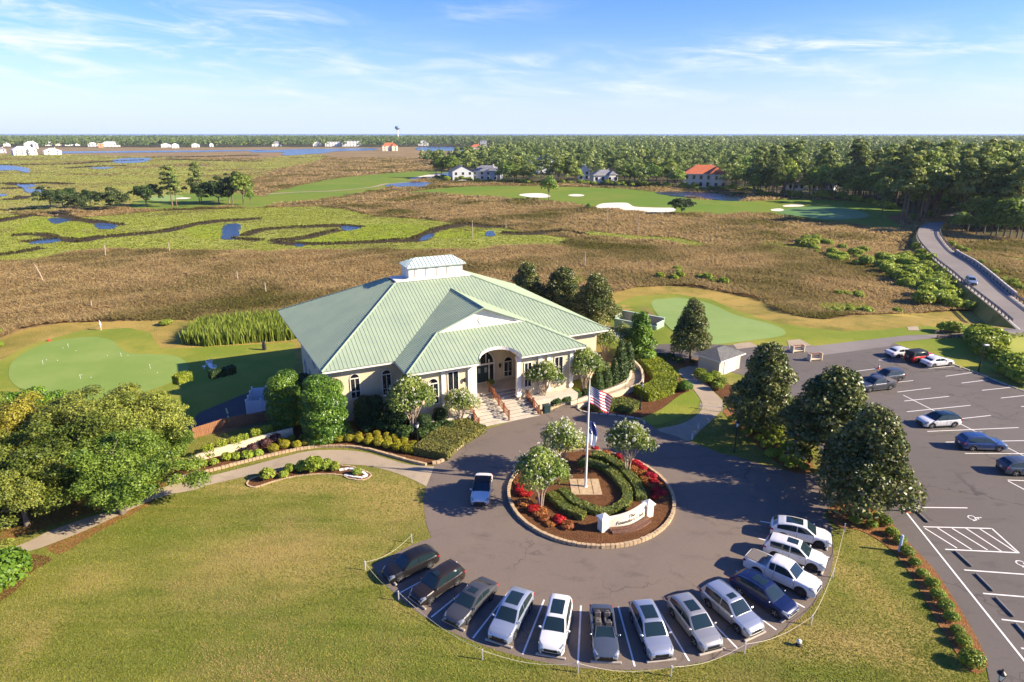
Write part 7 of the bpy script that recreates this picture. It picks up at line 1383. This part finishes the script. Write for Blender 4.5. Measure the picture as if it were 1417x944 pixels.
for x, y, h, k, wd, lab in ((280, 432, 115, 'moak0', 1.0, 'dark spreading marsh oak at the left end of the line of trees'), (345, 420, 105, 'moak1', 1.0, 'marsh oak second from the left end of the line of trees'), (428, 458, 105, 'moak0', .8, 'slender pale stemmed tree in front of the marsh oaks'), (500, 425, 100, 'moak1', .95, 'marsh oak before the widest one of the line of trees'), (612, 436, 112, 'moak0', 1.15, 'widest low marsh oak in the line of trees'), (800, 420, 128, 'moak1', .8, 'small lone dark tree left of the tall twin pines'), (1100, 402, 130, 'moak0', .9, 'dark round tree under the thin tall pine'), (1195, 408, 140, 'moak1', .95, 'dense round tree beside the fairway'), (1268, 402, 160, 'moak0', .9, 'dense tree between two others at the right end of the marsh line'), (1328, 408, 180, 'broad1', 1.0, 'tallest leafy green tree at the right end of the marsh line'), (1366, 412, 95, 'broad0', .8, 'small leafy tree closing the right end of the marsh line')):
    far_tree(k, 'marsh_tree', lab, *w1(x, y), h / 3.936, 'trees at the edge of the marsh fairway', wd)
for x, y, h, wd, lab in ((940, 416, 222, 1.35, 'tall broad pine, the larger of the twin pines on the marsh fairway'), (965, 422, 180, 1.15, 'smaller of the twin pines on the marsh fairway'), (1088, 400, 222, .95, 'thin tall pine rising behind the dark round tree')): far_tree('pine1', 'pine_tree', lab, *w1(x, y), h / 3.936, 'pines on the marsh fairway', wd)
t = thing('bare_snag', 'bare leafless snag rising behind the round trees', 'tree', G(*w1(1250, 402))); m = MB(); m.tube([(0, 0, 0), (.1, 0, 7), (0, 0, 15)], [.2, .14, .03], 6); limbs(m, (.05, 0, 10), [(1.4, 0, 13.5), (-1.3, .5, 13.8), (.3, 1.2, 15)], .06); m.build('trunk', M_snag, t)
w3 = lambda x, y: (700 + x / 3.83, 160 + y / 3.83); w4 = lambda x, y: (1050 + x / 3.861, 160 + y / 3.861); w2 = lambda x, y: (350 + x / 3.83, 160 + y / 3.83)
far_tree('broad1', 'lone_tree', 'lone leafy tree beside the left bunker of the fairway', *w3(228, 452), 36, None, .9); far_tree('moak1', 'lone_tree', 'small lone tree at the tip of the long bunker', *w3(932, 524), 24, None, .95); far_tree('broad0', 'lone_tree', 'round dark bush like tree before the long bunker', *w3(438, 505), 10, None, 1.3)
far_tree('pine0', 'pine_tree', 'single pine in front of the shaded green', *w4(652, 555), 58, None, .8)
# --- houses
M_hw = mat('house_white', (.72, .70, .66), rough=.7); M_hg = mat('house_grey', (.42, .44, .45), rough=.7); M_hc = mat('house_cream', (.70, .58, .42), rough=.8); M_ro = mat('terracotta_roof', (.50, .13, .045), rough=.8, c2=(.36, .10, .04), scale=.6); M_rg = mat('house_grey_roof', (.22, .22, .23), rough=.8, c2=(.16, .16, .17), scale=.5); M_rb = mat('house_brown_roof', (.14, .10, .08), rough=.85); M_rw = mat('house_white_roof', (.66, .66, .66), rough=.6); M_ho = mat('house_orange', (.55, .25, .10), rough=.8)
HOUSES = []
def house(label, px, py, wpx, hpx, wm=M_hw, rm=M_rg, roof='hip', rot=0.0, depth=.7, wing=False, cols=4, group=None, cat='house'):
    p = G(px, py); L_ = h_at(p, wpx); Ht = h_at(p, hpx); D = L_ * depth if L_ < 26 else 16; wh = Ht * (.62 if roof != 'flat' else .92); rr = rot - math.atan2(p.x, p.y)
    t = thing('house', label, cat, p, rr, group); HOUSES.append((p, L_ / 2 + 5)); x0, x1 = -L_ / 2, L_ / 2
    m = MB(); m.box((0, D / 2, wh / 2 - .5), (L_, D, wh + 1)); 
    if wing: m.box((L_ * .26, -D * .12, wh * .5 - .5), (L_ * .30, D * .26, wh + .8))
    if roof == 'gable': m.add([(x0, .02, wh), (x1, .02, wh), (0, .02, Ht - .1), (x0, D - .02, wh), (x1, D - .02, wh), (0, D - .02, Ht - .1)], [(0, 1, 2), (4, 3, 5)])
    m.build('wall', wm, t)
    m = MB(); o = .6
    if roof == 'hip':
        q = min(D / 2, L_ / 2 * .8); P = [(x0 - o, -o, wh), (x1 + o, -o, wh), (x1 + o, D + o, wh), (x0 - o, D + o, wh)]; A, B = (x0 + q, D / 2, Ht), (x1 - q, D / 2, Ht); m.add(P + [A, B], [(0, 1, 5, 4), (1, 2, 5), (2, 3, 4, 5), (3, 0, 4)]); m.prism([(a, b) for a, b, _ in P], wh - .3, wh - .01, 1)
    elif roof == 'gable': P = [(x0 - o, -o, wh - .2), (0, -o, Ht), (0, D + o, Ht), (x0 - o, D + o, wh - .2), (x1 + o, -o, wh - .2), (x1 + o, D + o, wh - .2)]; m.add(P, [(0, 1, 2, 3), (1, 4, 5, 2)]); m.add([(a, b, c - .25) for a, b, c in P], [(3, 2, 1, 0), (2, 5, 4, 1)])
    else: m.box((0, D / 2, wh + .2), (L_ + .8, D + .8, .4))
    if wing: w_ = L_ * .17; cx = L_ * .26; m.add([(cx - w_, -D * .28, wh + .35), (cx + w_, -D * .28, wh + .35), (cx, -D * .28 + w_ * .8, wh + (Ht - wh) * .85), (cx - w_, D * .4, wh + .35), (cx + w_, D * .4, wh + .35), (cx, D * .4, wh + (Ht - wh) * .85)], [(0, 1, 2), (1, 4, 5, 2), (3, 0, 2, 5)])
    rf_ = m.build('roof', [rm, M_white], t)
    if roof == 'hip' and hpx > 7: m = MB(); m.box((L_ * .2, D * .6, Ht * .95), (1.0, 1.2, Ht * .25)); m.build('chimney', M_hc, rf_)
    st_ = 1 if wh < 5.5 else (2 if wh < 9 else 3)
    for k in range(st_):
        for i in range(cols):
            x = x0 + L_ * (i + .5) / cols; yy = -.04 - (D * .25 if wing and abs(x - L_ * .26) < L_ * .16 else 0); z = wh * (k + .52) / st_; ww = min(1.7, L_ / cols * .55); f = MB(); f.box((x, yy, z), (ww + .3, .08, min(2.3, wh / st_ * .6) + .3)); fo_ = f.build('window', M_white, t); f = MB(); f.box((x, yy - .05, z), (ww, .04, min(2.3, wh / st_ * .6))); f.build('pane', M_glass, fo_)
    return t
hs = [('large cream mansion with terracotta hip roof beside the dark pond', 974, 260, 58, 30, M_hc, M_ro, 'hip', .1, .55, True, 6), ('grey gabled house behind the narrow pond', 641, 250, 30, 20, M_hg, M_rg, 'gable', .3, .7, False, 3), ('long grey roofed house right of the gabled one behind the fairway', 672, 249, 40, 19, M_hg, M_rg, 'hip', -.2, .6, True, 4), ('tall grey gabled house rising above the trees left of the lone tree', 757, 240, 26, 24, M_hg, M_rg, 'gable', .4, .8, False, 3), ('pale roofed house left of the tall grey gabled one', 738, 238, 22, 16, M_hw, M_rg, 'hip', .2, .7, False, 3), ('narrow white gabled house between trees behind the fairway', 808, 249, 16, 20, M_hw, M_rg, 'gable', 0, .8, False, 2), ('white house with grey hip roof behind the long bunker', 838, 253, 34, 17, M_hw, M_rg, 'hip', .25, .7, True, 4), ('small turret like house with a conical brown roof', 888, 252, 9, 14, M_hc, M_rb, 'hip', 0, 1.0, False, 1), ('white steep gabled house right of the terracotta mansion', 1027, 241, 13, 16, M_hw, M_rg, 'gable', .5, .8, False, 2), ('brown roofed house between trees at the end of the fairway', 1101, 264, 22, 18, M_hg, M_rb, 'hip', .2, .7, False, 3), ('low brown roofed house left of the tall pines', 1141, 264, 22, 17, M_hg, M_rb, 'gable', -.3, .7, False, 3),
      ('distant orange roofed cream house beside the river', 540, 209, 21, 11, M_hc, M_ro, 'hip', .1, .7, True, 3), ('distant orange roofed house next to a tall grey house', 659, 209, 16, 9, M_hc, M_ro, 'hip', 0, .7, False, 3), ('tall narrow grey house behind the orange roofed one', 669, 205, 9, 11, M_hg, M_rg, 'flat', 0, .8, False, 2), ('long white building with a low grey roof near the woods', 700, 209, 26, 8, M_hw, M_rg, 'hip', 0, .5, False, 6),
      ('long white waterfront block left of its twin', 462, 203, 23, 7, M_hw, M_rg, 'flat', 0, .5, False, 6), ('long white waterfront block right of its twin', 487, 203, 26, 8, M_hw, M_rg, 'flat', 0, .5, False, 6), ('white gabled waterfront house left of the white blocks', 439, 203, 11, 7, M_hw, M_rw, 'gable', 0, .7, False, 2), ('small grey white waterfront house alone at the treeline', 383, 203, 12, 7, M_hw, M_rg, 'hip', 0, .7, False, 2), ('white house between trees right of the distant orange roof', 586, 202, 14, 8, M_hw, M_rg, 'gable', 0, .7, False, 3),
      ('big bright white marsh house at the far left', 36, 215, 27, 12, M_hw, M_rw, 'hip', .2, .7, True, 4), ('lower white house with pyramid roof beside the big white marsh house', 74, 214.5, 20, 9, M_hw, M_rw, 'hip', .1, .9, False, 2), ('pale grey tall house behind the big white marsh house', 44, 206, 16, 10, M_hg, M_rw, 'hip', 0, .7, True, 3), ('grey roofed house cut by the left picture edge', 3, 212, 10, 8, M_hg, M_rg, 'hip', 0, .7, False, 2), ('small white house high at the far left treeline', 10, 203, 8, 6, M_hw, M_rg, 'gable', 0, .7, False, 2),
      ('white beach house first of the far left row', 70, 202, 12, 6, M_hw, M_rw, 'hip', 0, .7, False, 3), ('pale beach house second of the far left row', 84, 202, 12, 6, M_hc, M_rw, 'gable', 0, .7, False, 3), ('white beach house third of the far left row', 98, 202, 13, 6, M_hw, M_rg, 'hip', 0, .7, False, 3), ('last small beach house of the far left row', 108, 202, 6, 5, M_hw, M_rw, 'gable', 0, .7, False, 1), ('pale blue grey house beginning the second far row', 129, 203.5, 12, 6, M_hg, M_rw, 'hip', 0, .7, False, 3), ('small orange walled house in the second far row', 140, 204.5, 6, 6, M_ho, M_rw, 'flat', 0, .8, False, 1), ('long white house in the second far row', 154, 203.5, 22, 7, M_hw, M_rw, 'hip', 0, .6, False, 5), ('white house alone under the trees in the far middle left', 230, 204, 12, 6, M_hw, M_rw, 'gable', 0, .7, False, 2), ('second white house alone under the far trees', 243, 205, 9, 6, M_hw, M_rw, 'hip', 0, .7, False, 2), ('third white house further along the far trees', 271, 204, 10, 6, M_hw, M_rw, 'gable', 0, .7, False, 2), ('tiny white house near the end of the far treeline', 293, 203.5, 5, 5, M_hw, M_rw, 'hip', 0, .7, False, 1),
      ('red roofed house nearly lost in the woods above the mansion', 966, 225, 12, 9, M_hc, M_ro, 'hip', .3, .7, False, 2), ('pale house glimpsed in the woods right of the red roof', 1000, 219, 14, 9, M_hw, M_rg, 'hip', .2, .7, False, 2), ('white house glimpsed deep in the woods', 1196, 224, 11, 9, M_hw, M_rw, 'gable', .3, .7, False, 2), ('pale roof seen deep in the woods near the right', 1233, 214, 9, 7, M_hw, M_rw, 'hip', .3, .7, False, 1)]
for h_ in hs: house(*h_)
wt = thing('water_tower', 'distant bulb topped water tower above the horizon', 'water tower', G(551, 196.5)); sc_ = h_at(G(551, 196.5), 21) / 30; wt.scale = (sc_,) * 3
m = MB(); m.lathe([(2.2, 0), (1.1, 3), (1.0, 20), (1.6, 23)], 16); m.build('shaft', M_hw, wt, smooth=40); m = MB(); m.lathe([(1.5, 22.5), (4.4, 24.5), (5.2, 26.5), (4.6, 28.6), (2, 29.8), (.1, 30)], 20); m.build('tank', mat('blue_grey_tank', (.16, .24, .32), rough=.5), wt, smooth=50)
# --- marsh bushes
def bushes(poly_, n, key, label, group, s0, s1, name='marsh_bush'):
    xs = [p.x for p in poly_]; ys = [p.y for p in poly_]; k = 0; g = random.Random(n); tries = 0
    while k < n and tries < 4000:
        tries += 1; x, y = g.uniform(min(xs), max(xs)), g.uniform(min(ys), max(ys))
        if pip(poly_, np.array([x]), np.array([y]))[0] and not pip(NEAR_ROAD, np.array([x]), np.array([y]))[0]: s = g.uniform(s0, s1); shrub(key, name, label, Vector((x, y, float(tz(x, y)) - .1)), s, group, sz=s * g.uniform(.85, 1.25)); k += 1
bushes(W5([(640, 300), (760, 290), (840, 250), (900, 300), (990, 370), (1090, 390), (1180, 490), (1205, 555), (1100, 578), (960, 582), (860, 570), (880, 490), (740, 460), (650, 400)]), 85, 'marsh', 'bright lime bush in the dense thicket against the causeway', 'bushes in the thicket by the causeway', .7, 1.4)
bushes(W5([(190, 215), (330, 205), (480, 240), (570, 270), (620, 340), (520, 350), (400, 320), (250, 260)]), 30, 'marsh', 'lime bush in the loose clump out in the brown marsh', 'bushes in the clump out in the marsh', .6, 1.2)
bushes(W5([(190, 215), (300, 205), (300, 250), (200, 250)]), 5, 'marshd', 'dark green bush at the tip of the marsh clump', 'dark bushes of the marsh clump', .7, 1.1)
bushes(W5([(340, 570), (560, 550), (600, 590), (900, 575), (700, 600), (400, 620)]), 12, 'marsh', 'small lime bush along the edge of the golden grass', 'bushes on the golden grass edge', .4, .7); bushes(W5([(400, 490), (540, 490), (560, 530), (420, 520)]), 6, 'marsh', 'small yellow bush alone in the brown marsh before the thicket', 'lone marsh bushes before the thicket', .4, .7)
bushes([G(*q) for q in Zm(700, 300, 3.5425, [(740, 280), (860, 250), (930, 290), (1110, 345), (1000, 340), (760, 310)])], 16, 'marsh', 'lime bush in the row above the pale putting green', 'bushes above the pale putting green', .45, .85)
bushes([G(*q) for q in Zm(1100, 420, 3.372, [(835, 160), (930, 175), (960, 240), (1069, 310), (1100, 390), (1000, 350), (900, 290), (850, 220)])], 26, 'marshd', 'dense green bush in the band right of the car park light', 'bushes right of the car park light', .8, 1.25)
bushes(W5([(1000, 220), (1100, 260), (1240, 370), (1330, 420), (1417, 480), (1417, 520), (1320, 440), (1150, 310)]), 18, 'marsh', 'lime bush on the bank below the outer guard rail', 'bushes below the outer guard rail', .4, .8)
for x, y, s in ((1308, 460, .8), (1318, 461, .9), (1326, 460, .6), (1349, 458.5, .5)): shrub('marshd', 'round_shrub', 'dark round shrub beside the cart bridge', G(x, y), s, 'dark shrubs by the cart bridge')
shrub('marsh', 'marsh_bush', 'small dark tuft bush on the gold ground beside the reeds', G(230, 450), .7, None, .5); 
bushes([G(*q) for q in [(-60, 470), (10, 458), (30, 462), (20, 476), (-60, 490)]], 7, 'marshd', 'grey green bush at the marsh edge left of the putting green', 'bushes left of the putting green', .5, .8)
# --- woods
g = np.random.default_rng(5)
TR = []
FARL = poly([(-900, 203), (0, 204), (110, 204), (300, 204), (380, 203.5), (520, 204), (600, 203), (660, 204), (760, 203.5), (905, 195.5), (905, 189.3), (745, 189.3), (300, 189.2), (-900, 189.2)])
FARL2 = poly([(580, 222), (600, 218), (640, 216), (660, 214), (680, 212), (690, 222), (650, 230), (610, 232)])
def sample(zone, y0, y1, area):
    n = int((y1 ** 2 - y0 ** 2) * .95 / area); y = np.sqrt(g.random(n) * (y1 ** 2 - y0 ** 2) + y0 ** 2); x = (g.random(n) * 2 - 1) * .95 * y; k = pip(zone, x, y)
    for p_ in PONDS[-4:] + FAIR: k &= ~pip(p_, x, y)
    for hp, hr in HOUSES:
        d = Vector((hp.x, hp.y)).normalized(); al = (x - hp.x) * d.x + (y - hp.y) * d.y; ac = np.abs((x - hp.x) * d.y - (y - hp.y) * d.x); D_ = math.hypot(hp.x, hp.y); k &= ~((ac < hr * .8) & (al > -hr * .9) & (al < hr * 1.3)) & ~((ac < hr * .55) & (al > -hr * .9 - D_ * .05) & (al < 0))
    k &= ~pip(ribbon(far_road, 11), x, y)
    return x[k], y[k]
wx, wy = sample(WOODS, 215, 470, 62)
order = np.argsort(wy + .1 * np.abs(wx)); IND = order[:215]; REST = order[215:]
lab_p = 'tall long leaved pine in the near edge of the woods'; lab_b = 'leafy broadleaf tree in the near edge of the woods'
for i in IND:
    x, y = float(wx[i]), float(wy[i]); pine = g.random() < .62; s = float(g.uniform(.78, 1.12)) * (1.32 if x > 130 else .95); key = f'pine{g.integers(4)}' if pine else f'broad{g.integers(3)}'
    plant_tree(key, 'pine_tree' if pine else 'broadleaf_tree', lab_p if pine else lab_b, 'tree', (x, y, float(tz(x, y))), s, group='pines in the near edge of the woods' if pine else 'broadleaf trees in the near edge of the woods')
for x, y, hp, lab in ((1246, 311, 92, 'tall bare stemmed pine left of where the road enters the woods'), (1252, 311, 100, 'tallest pine left of where the road enters the woods'), (1272, 310, 104, 'tall pine close to the road entering the woods'), (1278, 307, 98, 'pine with leaning trunk close to the road entering the woods'), (1291, 303, 94, 'tall pine just inside the woods by the road'), (1331, 312, 96, 'pine at the right side of the road entering the woods'), (1343, 314, 98, 'second pine right of the road entering the woods'), (1356, 318, 95, 'pine at the marsh edge right of the road'), (1398, 326, 100, 'pine near the picture edge at the marsh')): far_tree(f'pine{int(x) % 4}', 'pine_tree', lab, x, y, hp, 'tall pines by the road', 1.0)
gr_ = random.Random(17); k_ = 0
for x in range(602, 1235, 6):
    yb = float(np.interp(x, [600, 640, 700, 800, 880, 912, 960, 1030, 1060, 1150, 1200, 1235], [247, 251.5, 253.5, 254.5, 257, 257, 262.5, 263, 271, 274, 279, 290])) + gr_.uniform(-2, .5); xx = x + gr_.uniform(-3, 3)
    if any(abs(xx - q[1]) < q[3] * .62 and q[2] > 225 and (q[3] > 25 or gr_.random() < .6) for q in hs): continue
    hp = gr_.uniform(22, 37) * (1.0 if x < 950 else 1.25); kind = gr_.choice(('pine0', 'pine1', 'pine2', 'broad0', 'broad1', 'broad2', 'broad1')); far_tree(kind, 'edge_tree', 'tree along the mown fairway, at the very front of the woods', xx, yb, hp, 'trees along the fairway front of the woods', 1.25)
for x in range(600, 1240, 5):
    yb = float(np.interp(x, [600, 640, 700, 800, 880, 912, 960, 1030, 1060, 1150, 1200, 1240], [248, 252, 254.5, 255.5, 258, 258, 263, 264, 272, 275, 281, 291])) + gr_.uniform(-1.5, .6); s_ = gr_.uniform(.7, 1.9)
    shrub('marshd' if gr_.random() < .7 else 'marsh', 'undergrowth_bush', 'bush in the undergrowth along the front of the woods by the fairway', G(x + gr_.uniform(-2, 2), yb), s_, 'undergrowth along the front of the woods', sz=s_ * gr_.uniform(.7, 1.2))
for x, y, hp in ((1322, 322, 26), (1330, 326, 34), (1338, 322, 48), (1350, 328, 30), (1361, 324, 52), (1370, 329, 38), (1378, 327, 46), (1388, 330, 58), (1396, 332, 40), (1406, 331, 52), (1413, 334, 44), (1300, 300, 22), (1310, 298, 26), (1286, 306, 16), (1262, 309, 14)): far_tree(f'broad{int(x) % 3}', 'understory_tree', 'bright low leafy tree under the tall pines beside the causeway road', x, y, hp, 'leafy understory by the causeway road', 1.15)
def far_woods():
    V, LV = [], []; n0 = 0
    sets = [(wx[REST], wy[REST], 240, 1.1, 1.0)]
    for zone, y0, y1, area, n, sz, big in ((WOODS, 470, 760, 95, 190, 1.6, 1.0), (WOODS, 760, 1500, 170, 80, 2.8, 1.15), (WOODS, 1500, 4200, 620, 34, 5.2, 1.9), (FARL, 1400, 2300, 150, 60, 3.2, 1.3), (FARL, 2300, 4500, 700, 30, 5.5, 1.9), (FARL2, 700, 1400, 120, 70, 2.2, .6)):
        x, y = sample(zone, y0, y1, area); sets.append((x, y, n, sz, big))
    for si, (x, y, n, sz, big) in enumerate(sets):
        T = len(x); dk = .28 if si in (4, 5) else 0 
        if not T: continue
        H_ = g.uniform(10, 22, T) * (1 if big < 1.5 else 1.08) * min(big, 1.0 if big >= 1 else big); rr = g.uniform(2.8, 6.2, T) * big; k = 5; ca = g.random((T, k)) * 6.28; cq = rr[:, None] * g.random((T, k)) ** .6 * .75; cz = H_[:, None] * (.45 + .5 * g.random((T, k))); cq = cq * (1.35 - .8 * (cz / H_[:, None] - .45) / .5)
        ci = g.integers(0, k, (T, n)); ti = np.arange(T)[:, None]; d = g.normal(size=(T, n, 3)); d /= np.linalg.norm(d, axis=2)[..., None]; d[..., 2] = np.abs(d[..., 2]) * 1.0 - .25; cr_ = rr[:, None] * .5; rad = (.65 + .4 * g.random((T, n)))
        c = np.stack([x[:, None] + np.cos(ca[ti, ci]) * cq[ti, ci] + d[..., 0] * cr_ * rad, y[:, None] + np.sin(ca[ti, ci]) * cq[ti, ci] + d[..., 1] * cr_ * rad, tz(x, y)[:, None] + cz[ti, ci] + d[..., 2] * cr_ * rad * .62], -1).reshape(-1, 3)
        nn = d.reshape(-1, 3) + np.array([0, 0, .25]) + g.normal(size=(T * n, 3)) * .42; nn /= np.linalg.norm(nn, axis=1)[:, None]; t_ = np.cross(nn, g.normal(size=nn.shape)); t_ /= np.linalg.norm(t_, axis=1)[:, None]; s_2 = np.cross(nn, t_); q = sz * (.6 + .8 * g.random((T * n, 1))) * .5
        V.append(np.stack([c - t_ * q, c + s_2 * q * .7, c + t_ * q, c - s_2 * q * .7], 1).reshape(-1, 3)); LV.append(np.clip(np.repeat(g.normal(.5, .28, T), n) + g.normal(0, .18, T * n) - dk, 0, 1))
    v = np.concatenate(V); obj('far_woods', np_mesh('far_woods', v, np.arange(len(v)).reshape(-1, 4), L_wood, np.concatenate(LV)), kind='stuff')
L_wood = leaf_mat('far_wood_leaves', (.09, .14, .026), (.30, .35, .08), trans=.35, objvar=0, world_noise=((.12, .19, .035), .02, .5, .65))
far_woods()
floor_ = drape('wood_floor', WOODS, .12, ground_mat('wood_floor', [((.06, .07, .02), .05, .4, .6, (1, 1, 0), 1)], (.10, .075, .035), bump=.3), 60)
drape('wood_floor', FARL, .3, floor_.data.materials[0], 200)
# ------------------------------------------------------------------ haze over the distance
def haze():
    m = bpy.data.materials.new('haze'); m.use_nodes = True; nt = m.node_tree; nt.nodes.remove(nt.nodes['Principled BSDF'])
    pv = nt.nodes.new('ShaderNodeVolumePrincipled'); pv.inputs['Color'].default_value = (.80, .90, 1.0, 1); pv.inputs['Density'].default_value = .00005; pv.inputs['Anisotropy'].default_value = .1
    nt.links.new(pv.outputs[0], nt.nodes['Material Output'].inputs['Volume'])
    b = MB(); b.box((0, 2900, 22), (9000, 6400, 52)); b.build('haze', m, kind='stuff')
haze()
